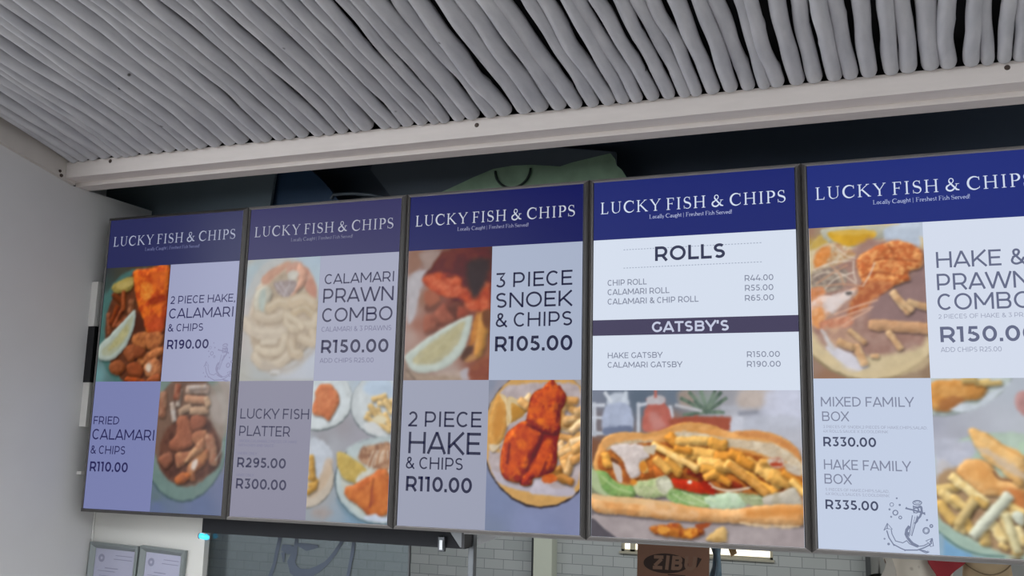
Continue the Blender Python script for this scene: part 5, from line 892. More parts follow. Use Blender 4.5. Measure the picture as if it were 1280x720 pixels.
('L',[(24,685),(64,701),(113,705)],3.4,'c9b7a6',{'a': 0.85,'s': 3}),
('L',[(51,643),(89,647),(132,640)],3.4,'b58a70',{'a': 0.85,'s': 3}),
('L',[(166,696),(154,668),(137,640)],3.3,'d2c4b4',{'a': 0.85,'s': 3}),
('L',[(122,646),(101,664),(74,683)],3.4,'c9b7a6',{'a': 0.85,'s': 3}),
('L',[(64,695),(85,671),(94,641)],3.4,'b58a70',{'a': 0.85,'s': 3}),
('L',[(118,704),(117,675),(122,652)],3.3,'d2c4b4',{'a': 0.85,'s': 3}),
('L',[(81,736),(102,717),(121,710)],3.4,'c9b7a6',{'a': 0.85,'s': 3}),
('L',[(76,748),(97,729),(116,728)],3.4,'b58a70',{'a': 0.85,'s': 3}),
('P',[(12,638),(40,643),(50,625),(22,603),(11,609)],'b87850',{'s': 7,'m': 0.6,'c2': 'c9957a','ns': 10}),
('P',[(14,603),(45,620),(77,616),(99,629),(124,637),(120,617),(93,600),(70,572),(43,556),(20,545),(11,568)],'c7b4ac',{'s': 5,'c2': 'c99472','m': 0.7,'ns': 14,'r': 0.15}),
('P',[(55,613),(99,629),(118,629),(99,606),(60,578)],'cfc4c2',{'s': 6,'a': 0.8}),
('P',[(15,580),(38,591),(48,567),(37,538),(18,550)],'c98a58',{'s': 7,'m': 0.6,'c2': 'd5a67e','ns': 10}),
('P',[(112,623),(112,622),(111,620),(110,619),(108,619),(106,618),(104,618),(102,618),(101,619),(99,620),(98,621),(97,622),(97,624),(97,625),(98,626),(99,627),(101,628),(103,628),(105,628),(107,628),(109,628),(110,627),(111,626),(112,624)],'5c5654',{'s': 4,'sm': 0}),
('P',[(37,556),(86,566),(113,565),(104,543),(58,529),(36,533)],'c08c72',{'s': 6,'c2': 'b07058','m': 0.7,'ns': 10}),
('L',[(70,572),(114,588),(168,604)],4.5,'c8a08a',{'a': 0.8,'s': 3}),
('L',[(76,561),(119,577),(157,587)],4.4,'c8a08a',{'a': 0.8,'s': 3}),
('L',[(86,543),(113,560),(151,581)],4.4,'c8a08a',{'a': 0.8,'s': 3}),
('P',[(42,532),(80,537),(117,525),(135,508),(132,491),(94,486),(57,492)],'a58474',{'s': 8,'c2': 'bc9a80','m': 0.7,'ns': 14}),
('P',[(46,492),(84,486),(115,468),(141,445),(114,430),(93,435),(67,463)],'c3c0c8',{'s': 6}),
('P',[(36,533),(47,527),(68,486),(52,492)],'b9b4b4',{'s': 7}),
('K',(116,491),(133,451),20,'c4a47e',{'r': 0.2,'c2': 'a87c5a','m': 0.5,'ns': 14}),
('K',(104,531),(135,502),13,'c4a47e',{'r': 0.2,'c2': 'a87c5a','m': 0.5,'ns': 14}),
('K',(155,544),(274,533),26,'ba9270',{'r': 0.2,'c2': 'a87c5a','m': 0.5,'ns': 14}),
('K',(191,524),(215,487),15,'c4a47e',{'r': 0.2,'c2': 'a87c5a','m': 0.5,'ns': 14}),
('K',(205,620),(237,573),18,'c4a47e',{'r': 0.2,'c2': 'a87c5a','m': 0.5,'ns': 14}),
('K',(241,596),(279,583),17,'c4a47e',{'r': 0.2,'c2': 'a87c5a','m': 0.5,'ns': 14}),
('K',(79,503),(105,491),19,'c4a47e',{'r': 0.2,'c2': 'a87c5a','m': 0.5,'ns': 14}),
('K',(215,608),(245,579),12,'c4a47e',{'r': 0.2,'c2': 'a87c5a','m': 0.5,'ns': 14}),
('K',(152,468),(163,468),11,'c4a47e',{'r': 0.2,'c2': 'a87c5a','m': 0.5,'ns': 14}),
('P',[(18,475),(92,429),(187,417),(269,439),(271,466),(198,439),(119,434),(56,469)],'c2b08c',{'s': 8,'a': 0.6})], (1.0, 1.06, 2)),
's4_bottom': (4, (278.8, 543, 11, 414), [
('F',[(276,304,'9799a6'),(332,292,'9c9ea8'),(372,317,'a2a5ae'),(448,391,'a3a9b2'),(470,403,'a0a6b0'),(427,318,'a9adb6'),(291,255,'a3a4b0'),(288,194,'a9a8ae'),(269,38,'7d97aa'),(296,16,'6d8fae'),(281,62,'8a9fa4'),(465,306,'a8acb4')],3),
('P',[(456,450),(455,427),(446,404),(428,381),(404,361),(375,344),(342,332),(308,325),(274,325),(244,331),(220,342),(202,359),(194,380),(194,404),(204,428),(222,452),(247,472),(278,489),(312,501),(347,507),(380,506),(408,499),(432,487),(448,470)],'7c8486',{'s': 3,'sm': 0}),
('P',[(455,453),(454,430),(445,407),(428,384),(404,364),(375,348),(342,336),(308,329),(275,329),(245,335),(221,346),(204,364),(195,384),(195,408),(205,432),(223,456),(248,476),(279,493),(312,505),(346,510),(379,510),(408,503),(431,491),(447,474)],'a6b0ac',{'s': 4,'sm': 0}),
('P',[(443,456),(442,435),(433,414),(417,394),(395,375),(368,360),(338,349),(306,343),(276,343),(249,348),(226,358),(211,374),(203,392),(203,413),(212,435),(229,456),(252,475),(280,490),(311,501),(343,506),(373,506),(400,500),(421,489),(436,474)],'b3bcba',{'s': 8,'sm': 0}),
('P',[(278,400),(315,410),(377,410),(396,391),(383,366),(347,360),(323,341),(295,336),(277,347)],'b58046',{'s': 5,'c2': 'c49358','m': 0.8,'ns': 16,'r': 0.25}),
('P',[(296,360),(325,372),(347,366),(335,348),(300,338)],'8f5c3a',{'s': 8,'a': 0.7}),
('P',[(318,341),(346,357),(374,355),(398,378),(432,397),(443,400),(402,360),(362,339)],'b5bcc4',{'s': 6}),
('K',(377,403),(399,405),14,'bba26c',{'r': 0.3,'m': 0.4,'c2': 'a88a52','ns': 10}),
('K',(393,400),(424,403),13,'bba26c',{'r': 0.3,'m': 0.4,'c2': 'a88a52','ns': 10}),
('K',(349,409),(372,410),14,'bba26c',{'r': 0.3,'m': 0.4,'c2': 'a88a52','ns': 10}),
('P',[(489,360),(488,354),(485,348),(482,344),(478,340),(474,337),(469,336),(464,337),(460,340),(456,343),(454,348),(452,354),(452,360),(453,367),(455,372),(458,378),(462,381),(467,384),(472,385),(476,384),(481,381),(484,378),(487,372),(488,367)],'b08a88',{'s': 5,'sm': 0}),
('P',[(492,354),(492,347),(489,341),(486,335),(482,331),(478,328),(474,327),(469,328),(465,330),(462,335),(460,340),(458,347),(458,354),(459,362),(461,368),(464,374),(468,378),(472,381),(477,382),(481,381),(485,378),(489,374),(491,368),(492,362)],'a57e7c',{'s': 6,'sm': 0}),
('P',[(587,125),(574,91),(551,60),(519,34),(480,16),(437,6),(391,6),(347,15),(306,33),(273,59),(249,91),(237,128),(237,166),(250,203),(275,236),(309,262),(351,280),(397,288),(444,287),(488,276),(526,256),(557,229),(578,197),(588,162)],'8a9a92',{'s': 4,'sm': 0}),
('P',[(584,127),(572,93),(549,62),(518,37),(480,19),(437,10),(393,9),(349,18),(310,36),(278,61),(254,93),(242,129),(243,167),(256,203),(280,235),(313,261),(354,279),(399,287),(444,286),(487,275),(525,255),(555,229),(575,197),(585,163)],'9fb2a4',{'s': 5,'sm': 0}),
('P',[(336,271),(382,286),(466,287),(464,247),(397,263),(358,263)],'a3b3a6',{'s': 7}),
('P',[(280,267),(331,271),(364,263),(356,226),(316,195),(281,170),(277,212)],'a8abb8',{'s': 10,'c2': 'b5b6c2','m': 0.6,'ns': 30}),
('P',[(289,225),(327,202),(315,177),(281,164)],'b0adb0',{'s': 8}),
('P',[(279,182),(328,208),(392,186),(460,176),(450,19),(384,33),(315,70),(282,86)],'8f7258',{'s': 9,'c2': 'a58a6a','m': 0.7,'ns': 30}),
('P',[(327,211),(351,229),(394,221),(414,189),(460,182),(456,118),(431,105),(412,145),(374,150),(332,184)],'cc965c',{'s': 6,'c2': 'd8ac74','m': 0.8,'ns': 18,'r': 0.25,'rw': 14}),
('P',[(339,214),(383,218),(409,186),(386,168),(354,184)],'cf9c60',{'s': 12,'a': 0.7,'m': 0.6,'c2': 'c08448','ns': 12}),
('P',[(418,163),(458,158),(456,118),(431,108)],'b0683c',{'s': 10,'a': 0.7}),
('P',[(354,296),(385,290),(419,264),(464,241),(460,176),(435,181),(415,204),(384,227),(366,257)],'d2a66a',{'s': 5,'c2': 'dab47c','m': 0.8,'ns': 16,'r': 0.25,'rw': 12}),
('P',[(369,251),(400,228),(426,204),(460,188),(461,200),(427,228),(391,251)],'bcab98',{'s': 9,'a': 0.8}),
('P',[(456,264),(465,269),(464,240),(456,247)],'a9c0a8',{'s': 5}),
('L',[(400,201),(411,186),(435,182)],5.1,'6a4a38',{'a': 0.85,'s': 4}),
('L',[(392,284),(424,258),(463,235)],4.6,'b88248',{'a': 0.6,'s': 6}),
('K',(283,158),(320,165),20,'d0b478',{'r': 0.35,'c2': 'b8924e','m': 0.35,'ns': 14}),
('K',(291,149),(323,124),23,'d8c088',{'r': 0.35,'c2': 'b8924e','m': 0.35,'ns': 14}),
('K',(284,125),(310,88),23,'c4a262',{'r': 0.35,'c2': 'b8924e','m': 0.35,'ns': 14}),
('K',(315,186),(378,132),21,'dcca98',{'r': 0.35,'c2': 'b8924e','m': 0.35,'ns': 14}),
('K',(333,100),(357,137),22,'d0b478',{'r': 0.35,'c2': 'b8924e','m': 0.35,'ns': 14}),
('K',(321,76),(332,71),21,'d8c088',{'r': 0.35,'c2': 'b8924e','m': 0.35,'ns': 14}),
('K',(338,89),(348,66),17,'c4a262',{'r': 0.35,'c2': 'b8924e','m': 0.35,'ns': 14}),
('K',(387,91),(412,52),24,'dcca98',{'r': 0.35,'c2': 'b8924e','m': 0.35,'ns': 14}),
('K',(372,67),(374,44),22,'d0b478',{'r': 0.35,'c2': 'b8924e','m': 0.35,'ns': 14}),
('K',(415,110),(433,47),24,'d8c088',{'r': 0.35,'c2': 'b8924e','m': 0.35,'ns': 14}),
('K',(433,59),(437,24),21,'c4a262',{'r': 0.35,'c2': 'b8924e','m': 0.35,'ns': 14}),
('K',(436,111),(455,94),22,'dcca98',{'r': 0.35,'c2': 'b8924e','m': 0.35,'ns': 14}),
('K',(427,128),(456,112),17,'d0b478',{'r': 0.35,'c2': 'b8924e','m': 0.35,'ns': 14}),
('K',(406,40),(416,34),14,'d8c088',{'r': 0.35,'c2': 'b8924e','m': 0.35,'ns': 14}),
('K',(362,137),(378,126),17,'c4a262',{'r': 0.35,'c2': 'b8924e','m': 0.35,'ns': 14}),
('K',(442,76),(452,48),19,'dcca98',{'r': 0.35,'c2': 'b8924e','m': 0.35,'ns': 14}),
('K',(313,141),(345,113),17,'d0b478',{'r': 0.35,'c2': 'b8924e','m': 0.35,'ns': 14}),
('K',(321,82),(354,131),20,'c4ae7c',{'r': 0.35,'c2': 'b0945a','m': 0.3,'ns': 14}),
('K',(353,60),(425,146),24,'c6c9b8',{'r': 0.35,'c2': 'a9ae98','m': 0.3,'ns': 16}),
('K',(420,104),(437,30),19,'c3bb96',{'r': 0.35,'c2': 'b5a878','m': 0.3,'ns': 14}),
('P',[(431,105),(440,116),(456,109),(454,86),(440,88)],'bcc0b0',{'s': 4,'r': 0.2}),
('P',[(276,95),(315,64),(373,32),(426,18),(450,18),(450,16),(356,14),(302,37),(276,62)],'93a89c',{'s': 5}),
('L',[(277,64),(318,32),(361,17),(410,15)],3.4,'3d5a5c',{'a': 0.9,'s': 2}),
('P',[(275,56),(313,29),(345,14),(273,9)],'6f95b4',{'s': 4}),
('P',[(275,56),(289,51),(287,10),(273,9)],'8a9fae',{'s': 4,'a': 0.8})], (1.0, 1.08, 3))}

# ------------------------------------------------------------------ the setting
WHITE = mat('white_wall_paint', 'c9c8c8', .75, noise=.05, scale=6, bump=.05)
BACKW = mat('back_wall_paint', 'cfcec9', .7, noise=.05, scale=5)
TRIMP = mat('cream_trim_paint', 'd8d0cc', .55, noise=.10, scale=9, stretch=(1, 6, 6))
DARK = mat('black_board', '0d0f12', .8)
RDIR = Vector((0.06127, 0.97689, -0.20479))                     # the poles fall towards the menu screens
WN = Vector((0.9980391, -0.06259362, 0.0)); WT = Vector((0.06259362, 0.9980391, 0.0))
WC = Vector((-0.0474197, 0.12, 0.0))        # foot of the corner behind the screens
def on_wall(y, z, out=0.0): return WC + WT * ((y - 0.12) / WT.y) + WN * out + Vector((0, 0, z))
bm = bmesh.new(); box(bm, -14, 16, -16, 5, -.1, 0)
struct('floor', bm, mat('paving', '7c7975', .8, noise=.15, scale=3))
bm = bmesh.new()
pts = [on_wall(*q) for q in ((.25, 0), (.25, 2.5036), (-.10, 2.5036), (-.11, 2.60), (-.62, 2.72), (-.62, 0))]
prism(bm, pts, -WN * .16); struct('wall_left', bm, WHITE)
bm = bmesh.new(); box(bm, -.0474, .403, .12, .143, 0, 2.40)
wb_ = struct('wall_back', bm, BACKW)
bm = bmesh.new(); prism(bm, [on_wall(.1205, 0), on_wall(.1205, 1.9), on_wall(.1205, 1.9, .006) + Vector((0, -.006, 0)), on_wall(.1205, 0, .006) + Vector((0, -.006, 0))], (0.0005, 0, 0))
bm.free()
bm = bmesh.new(); tube(bm, [on_wall(.117, .9, .004), on_wall(.117, 1.9, .004)], .0035, 8)
o = struct('trim_corner', bm, mat('corner_bead', 'd6d5d2', .5))
bm = bmesh.new(); box(bm, .403, 3.5, .12, .5, 0, .98); struct('wall_counter', bm, BACKW)
bm = bmesh.new(); box(bm, .35, 3.5, .05, .62, .98, 1.02, .006); struct('trim_counter', bm, mat('steel_worktop', '9a9c9e', .35, .8))
# kitchen
def tile_material():
    m = bpy.data.materials.new('wall_tiles'); m.use_nodes = True; nt = m.node_tree; b = nt.nodes['Principled BSDF']
    tc = nt.nodes.new('ShaderNodeTexCoord'); sp = nt.nodes.new('ShaderNodeSeparateXYZ'); cb = nt.nodes.new('ShaderNodeCombineXYZ')
    br = nt.nodes.new('ShaderNodeTexBrick')
    ad = nt.nodes.new('ShaderNodeMath'); ad.operation = 'ADD'
    nt.links.new(tc.outputs['Object'], sp.inputs[0]); nt.links.new(sp.outputs['X'], ad.inputs[0]); nt.links.new(sp.outputs['Y'], ad.inputs[1])
    nt.links.new(ad.outputs[0], cb.inputs['X']); nt.links.new(sp.outputs['Z'], cb.inputs['Y'])
    nt.links.new(cb.outputs[0], br.inputs['Vector'])
    br.inputs['Scale'].default_value = 1.0; br.inputs['Brick Width'].default_value = .148; br.inputs['Row Height'].default_value = .0695
    br.inputs['Mortar Size'].default_value = .0026; br.inputs['Mortar Smooth'].default_value = .2; br.inputs['Bias'].default_value = .1
    br.inputs['Color1'].default_value = (*lin('b4b8b8'), 1); br.inputs['Color2'].default_value = (*lin('a8adad'), 1); br.inputs['Mortar'].default_value = (*lin('858a8b'), 1)
    nt.links.new(br.outputs['Color'], b.inputs['Base Color']); b.inputs['Roughness'].default_value = .22
    return m
TILE = tile_material()
WX0, WX1, WZ0, WZ1 = .74, 1.76, 1.013, 1.62       # kitchen window opening
bm = bmesh.new()
box(bm, -5, WX0, 4.2, 4.32, 0, 2.2); box(bm, WX1, 2.33, 4.2, 4.32, 0, 2.2); box(bm, WX0, WX1, 4.2, 4.32, 0, WZ0); box(bm, WX0, WX1, 4.2, 4.32, WZ1, 2.2)
struct('wall_kitchen', bm, TILE)
bm = bmesh.new(); box(bm, .14, .275, 4.08, 4.2, 0, 2.2); struct('wall_pilaster', bm, mat('pale_tile_edge', 'c9cebf', .4, noise=.06, scale=7))
bm = bmesh.new(); box(bm, .118, .14, 4.10, 4.2, 0, 2.2); struct('trim_pilaster', bm, mat('dark_edge_strip', '3a3d40', .5))
bm = bmesh.new(); box(bm, 2.33, 2.36, 4.02, 4.3, 0, 2.2); struct('trim_doorway', bm, mat('dark_edge_strip', '3a3d40', .5))
bm = bmesh.new(); box(bm, 2.36, 5, 4.25, 4.35, 0, 2.2); struct('wall_rear', bm, mat('grey_rear_wall', '9b9d9b', .6, noise=.08, scale=2))
bm = bmesh.new(); box(bm, -5.1, -5, .3, 4.3, 0, 2.2); struct('wall_far_left', bm, BACKW)
bm = bmesh.new(); box(bm, 3.5, 3.62, .12, 4.35, 0, 3.2); struct('wall_right', bm, BACKW)
bm = bmesh.new(); box(bm, -5, 3.5, .12, 4.3, 2.2, 2.26); struct('ceiling_kitchen', bm, mat('kitchen_ceiling', 'b9bab8', .8))
bm = bmesh.new(); box(bm, -.72, -.6, -.10, 4.3, 2.2, 3.2); struct('wall_loft_side', bm, mat('loft_side_board', '5d6c74', .75))
bm = bmesh.new(); box(bm, -.72, -.075, -.10, -.06, 2.2, 3.2); struct('wall_loft_blocker', bm, DARK)  # hidden board added to keep outside light from leaking into the loft
bm = bmesh.new(); box(bm, -5.1, -.21, .06, .2, 0, 3.26); struct('wall_facade', bm, WHITE)
# the bright kitchen window
wf = thing('window_1', 'small bright kitchen window in the tiled back wall', 'window'); wf['kind'] = 'structure'
bm = bmesh.new()
for a in ((WX0, WX0 + .02, WZ0, WZ1), (WX1 - .02, WX1, WZ0, WZ1), (WX0, WX1, WZ0, WZ0 + .012), (WX0, WX1, WZ1 - .02, WZ1), (.80, .835, WZ0, WZ1)):
    box(bm, a[0], a[1], 4.215, 4.25, a[2], a[3])
obj('window_frame', bm, mat('window_frame_paint', 'b9b29c', .5), wf)
bm = bmesh.new(); box(bm, WX0 - .01, WX1 + .01, 4.18, 4.24, WZ0 - .014, WZ0)
obj('window_sill', bm, mat('window_sill_stone', 'a9a594', .5), wf)
bm = bmesh.new(); box(bm, WX0 + .02, WX1 - .02, 4.235, 4.24, WZ0 + .012, WZ1 - .02)
obj('window_pane', bm, mat('daylit_pane', 'fff4dd', .3, emit=(1.0, .93, .78), strength=1.35), wf)
# dark loft between the front trim and the top of the screens
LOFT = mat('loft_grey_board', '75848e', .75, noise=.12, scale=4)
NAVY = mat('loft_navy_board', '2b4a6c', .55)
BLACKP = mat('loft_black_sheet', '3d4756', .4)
def sheet(name, pts, y, m, d=.012):
    bm = bmesh.new(); prism(bm, [(p[0], y, p[1]) for p in pts], (0, d, 0)); return struct(name, bm, m)
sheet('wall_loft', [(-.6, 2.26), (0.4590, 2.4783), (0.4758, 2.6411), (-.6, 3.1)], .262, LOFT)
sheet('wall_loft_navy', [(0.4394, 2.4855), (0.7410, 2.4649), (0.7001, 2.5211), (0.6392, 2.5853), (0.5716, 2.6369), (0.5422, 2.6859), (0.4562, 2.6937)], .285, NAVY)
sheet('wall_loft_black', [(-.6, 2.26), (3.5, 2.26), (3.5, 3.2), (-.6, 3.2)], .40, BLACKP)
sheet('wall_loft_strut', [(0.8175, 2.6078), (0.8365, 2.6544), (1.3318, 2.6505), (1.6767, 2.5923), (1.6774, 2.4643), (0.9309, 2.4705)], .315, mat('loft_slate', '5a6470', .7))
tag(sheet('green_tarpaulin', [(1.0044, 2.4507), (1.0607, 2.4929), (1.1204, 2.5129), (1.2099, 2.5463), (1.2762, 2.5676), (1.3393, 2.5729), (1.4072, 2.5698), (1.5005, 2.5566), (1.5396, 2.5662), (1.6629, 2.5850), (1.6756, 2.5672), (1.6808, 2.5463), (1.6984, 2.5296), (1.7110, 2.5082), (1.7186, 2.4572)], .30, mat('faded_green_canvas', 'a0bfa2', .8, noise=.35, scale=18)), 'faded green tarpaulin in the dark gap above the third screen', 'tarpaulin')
bpy.data.objects['green_tarpaulin']['kind'] = 'thing'
c = (1.3439, 0.2960, 2.5581)
bm = bmesh.new(); tube(bm, [(c[0] + .06 * math.cos(a), .296, c[2] + .06 * math.sin(a)) for a in [math.radians(180 + 9 * i) for i in range(21)]], .004, 8, up=(0, 1, 0))
tag(obj('cable', bm, mat('cable_rubber', '2a3a34', .5), smooth=True), 'dark cable loop hanging in front of the green tarpaulin', 'cable')
bm = bmesh.new(); tube(bm, [(0.7073, 0.2550, 2.4958), (0.7156, 0.2550, 2.5105), (0.7863, 0.2550, 2.5094), (0.8533, 0.2550, 2.5003), (0.9079, 0.2550, 2.4840)], .006, 8)
tag(obj('conduit', bm, mat('conduit_grey', '5c6670', .5), smooth=True), 'thin grey bent conduit in the dark gap above the second screen', 'pipe')

# ------------------------------------------------------------------ reed ceiling with its trims
REED = mat('whitewashed_reed', 'bebec2', .7, noise=.2, scale=6, color2='9fa0a7', bump=.25, stretch=(5, 1, 5))
_nt = REED.node_tree; _b = _nt.nodes['Principled BSDF']; _src = _b.inputs['Base Color'].links[0].from_socket
_tc = _nt.nodes.new('ShaderNodeTexCoord'); _v = _nt.nodes.new('ShaderNodeTexVoronoi'); _v.inputs['Scale'].default_value = 7.5
_r = _nt.nodes.new('ShaderNodeValToRGB'); _r.color_ramp.elements[0].position = .035; _r.color_ramp.elements[1].position = .06
_m = _nt.nodes.new('ShaderNodeMix'); _m.data_type = 'RGBA'; _m.inputs[6].default_value = (.05, .045, .042, 1)
_nt.links.new(_tc.outputs['Object'], _v.inputs['Vector']); _nt.links.new(_v.outputs['Distance'], _r.inputs[0]); _nt.links.new(_r.outputs[0], _m.inputs[0])
_nt.links.new(_src, _m.inputs[7]); _nt.links.new(_m.outputs[2], _b.inputs['Base Color'])
XS = [-0.0128,0.0273,0.0703,0.1195,0.1681,0.2002,0.232,0.2794,0.3262,0.3726,0.4184,0.4578,0.4938,0.5442,0.597,0.6404,0.6977,0.726,0.7737,0.8098,0.8538,0.9055,0.9431,0.9856,1.0304,1.0642,1.126,1.1565,1.1943,1.2392,1.2786,1.308,1.3515,1.3922,1.4466,1.4863,1.5438,1.5892,1.6408,1.6872,1.7331,1.7762,1.8145,1.8504,1.8921,1.9333,1.9741,2.0023,2.0442,2.0876,2.1304,2.1689,2.1994,2.2464,2.2872,2.3331,2.3693,2.4104,2.4598,2.4963,2.5444,2.5817,2.6302,2.6632,2.6975,2.7297,2.7649,2.7965,2.8324]
random.seed(4)
def common(x, s):
    return (.006 * math.sin(1.7 * x + 2.6 * s + .4) + .004 * math.sin(4.3 * x - 6.0 * s)) * min(1, s * 4)
ORD = ['first', 'second', 'third', 'fourth', 'fifth', 'sixth', 'seventh', 'eighth', 'ninth', 'tenth', 'eleventh', 'twelfth', 'thirteenth', 'fourteenth', 'fifteenth', 'sixteenth', 'seventeenth', 'eighteenth', 'nineteenth']
TENS = {2: 'twenty', 3: 'thirty', 4: 'forty', 5: 'fifty', 6: 'sixty', 7: 'seventy'}
TENTH = {2: 'twentieth', 3: 'thirtieth', 4: 'fortieth', 5: 'fiftieth', 6: 'sixtieth', 7: 'seventieth'}
def ordinal(n):
    if n < 20: return ORD[n - 1]
    return TENTH[n // 10] if n % 10 == 0 else TENS[n // 10] + '-' + ORD[n % 10 - 1]
for i, x0 in enumerate(XS):
    gap = min(x0 - XS[i - 1] if i else .045, XS[i + 1] - x0 if i + 1 < len(XS) else .045)
    pit = ((XS[min(i + 1, len(XS) - 1)] - XS[max(i - 1, 0)]) / 2) or .043
    r0 = max(.0145, min(.0255, pit * random.uniform(.425, .505)))
    ph = [random.uniform(0, 6.28) for _ in range(5)]; lz = random.uniform(0, .007); grow = random.uniform(-.34, .04)
    knots = [random.uniform(.05, 2.3) for _ in range(random.randint(4, 9))]
    kink = [0.0]; at_ = [0.0]                          # crooked stick: straight lengths between kinks
    while at_[-1] < 2.6:
        at_.append(at_[-1] + random.uniform(.07, .26)); kink.append(max(-.011, min(.011, kink[-1] * .7 + random.gauss(0, .0056))))
    pts, rad = [], []
    n = 90
    for k in range(n + 1):
        s = 2.45 * (k / n) ** 1.35
        y = -.1475 - RDIR.y * s; z = 2.5585 - RDIR.z * s
        q = min(1, s * 8)
        wob = (np.interp(s, at_, kink) * .5 + (np.interp(s - .02, at_, kink) + np.interp(s + .02, at_, kink)) * .25) * q + .0012 * math.sin(31 * s + ph[0]) * q
        rr = r0 * (1 + grow * s * .5 + .05 * math.sin(13 * s + ph[3]) * q + .025 * math.sin(41 * s + ph[4]))
        for kn in knots: rr *= 1 + .10 * math.exp(-((s - kn) / .010) ** 2)
        if k == 0: rr *= .80
        elif k == 1: rr *= .96
        x = x0 - RDIR.x * s + common(x0, s) + float(wob)
        pts.append((x, y, z + rr + (lz + .003 * math.sin(8 * s + ph[1])) * q)); rad.append(max(rr, .01))
    pts[1] = (pts[1][0], pts[0][1] - .006, pts[0][2] + .004)
    bm = bmesh.new(); tube(bm, pts, rad, 12)
    tag(obj('ceiling_pole', bm, REED, smooth=True), 'whitewashed wavy ceiling pole, the %s from the left wall' % ordinal(i + 1), 'pole', 'whitewashed poles of the ceiling')
# black roof board on the poles
bm = bmesh.new()
a = Vector((0, -.10, 2.5585 + .055)); 
p = [a + Vector((-.35, 0, 0)), a + Vector((3.9, 0, 0)), a + Vector((3.9, 0, 0)) - RDIR * 2.45, a + Vector((-.35, 0, 0)) - RDIR * 2.45]
for q in p[2:]: q.x += RDIR.x * 2.45
prism(bm, p, (0, 0, .03)); struct('ceiling', bm, mat('roof_board', '14151a', .85))
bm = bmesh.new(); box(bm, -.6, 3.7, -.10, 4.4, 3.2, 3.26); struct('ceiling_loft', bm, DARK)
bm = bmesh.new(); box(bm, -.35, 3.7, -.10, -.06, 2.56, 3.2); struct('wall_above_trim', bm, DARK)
# front trim: stepped timber, screws are its parts
bm = bmesh.new()
prof = [(-.1465, 2.5690), (-.1465, 2.5168), (-.088, 2.5168), (-.088, 2.5036), (-.034, 2.5036), (-.034, 2.61), (-.09, 2.61), (-.09, 2.5690)]
prism(bm, [(-.062, y, z) for y, z in prof], (4.0, 0, 0))
tf = struct('trim_front', bm, TRIMP)
for x, z in ((0.1320, 2.5578), (1.4023, 2.5496), (2.7023, 2.5543)):
    bm = bmesh.new(); tube(bm, [(x, -.1480, z), (x, -.1466, z)], [.0055, .0065], 14)
    h = obj('screw_head', bm, mat('rusty_screw', '4b3f38', .6, .4), tf); h['label'] = 'dark recessed screw head'
# sloping side trim on the left wall
bm = bmesh.new()
o0 = on_wall(-.104, 2.5036); s0 = o0 + WN * .016
L = RDIR * 2.6
prism(bm, [o0 - WN * .002, s0, s0 + Vector((0, 0, .115)), o0 - WN * .002 + Vector((0, 0, .115))], -L)
st = struct('trim_side', bm, mat('side_trim_paint', 'c2bcb6', .6, noise=.10, scale=7))
for q in (.06,):
    c = s0 - RDIR * q + Vector((0, 0, .004))
    bm = bmesh.new(); tube(bm, [c, c + WN * .004], [.006, .005], 10); obj('screw_head', bm, MATS['rusty_screw'], st)
    bm = bmesh.new(); tube(bm, [c + Vector((.004, -.01, .012)), c + WN * .003 + Vector((.004, -.01, .012))], [.005, .004], 10); obj('screw_head', bm, MATS['rusty_screw'], st)
# unseen dark blocks, added and sized to shape screen reflections and wall light
bm = bmesh.new(); box(bm, -.35, 3.75, -6, -5, 0, 3.7)
box(bm, 3.75, 8, -8.2, -7, 0, 5.2); struct('wall_blocker_front', bm, mat('dark_blocker', '4a4d4c', .85, noise=.3, scale=1.5))
bm = bmesh.new(); box(bm, 9, 10, -7, 5, 0, 3.1); struct('wall_blocker_east', bm, MATS['dark_blocker'])

# ------------------------------------------------------------------ menu screens
FRAME = mat('lit_bezel', '8d8987', .4, .2)  # top and bottom bars: the light they catch is put into the colour
SIDE = mat('shaded_bezel', '4b4846', .35, .2)  # same bezel, painted darker for its shaded sides
GASKET = mat('black_gasket', '0b0b12', .5)
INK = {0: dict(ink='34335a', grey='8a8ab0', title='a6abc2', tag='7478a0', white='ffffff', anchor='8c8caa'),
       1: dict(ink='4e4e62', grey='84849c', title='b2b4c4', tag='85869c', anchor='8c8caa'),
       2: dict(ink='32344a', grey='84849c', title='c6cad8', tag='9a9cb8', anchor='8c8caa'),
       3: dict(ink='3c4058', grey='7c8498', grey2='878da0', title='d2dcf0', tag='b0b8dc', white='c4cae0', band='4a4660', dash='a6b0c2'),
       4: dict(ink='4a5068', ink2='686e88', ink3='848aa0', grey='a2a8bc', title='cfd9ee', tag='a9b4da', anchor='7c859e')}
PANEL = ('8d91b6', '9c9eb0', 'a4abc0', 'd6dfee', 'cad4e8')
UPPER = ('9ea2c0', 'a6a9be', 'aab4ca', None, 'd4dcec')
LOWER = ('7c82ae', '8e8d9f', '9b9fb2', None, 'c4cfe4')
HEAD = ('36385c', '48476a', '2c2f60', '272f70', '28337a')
LABELS = ('menu screen listing two piece hake with calamari, beside the white left wall',
          'washed-out menu screen with the calamari prawn combo and a platter of four plates',
          'menu screen listing three piece snoek over a fried hake on a yellow plate',
          'menu screen listing rolls above a large photo of a filled bread roll',
          'menu screen listing the family boxes with an anchor drawing at its foot')
FW, FH = .5592, .9655
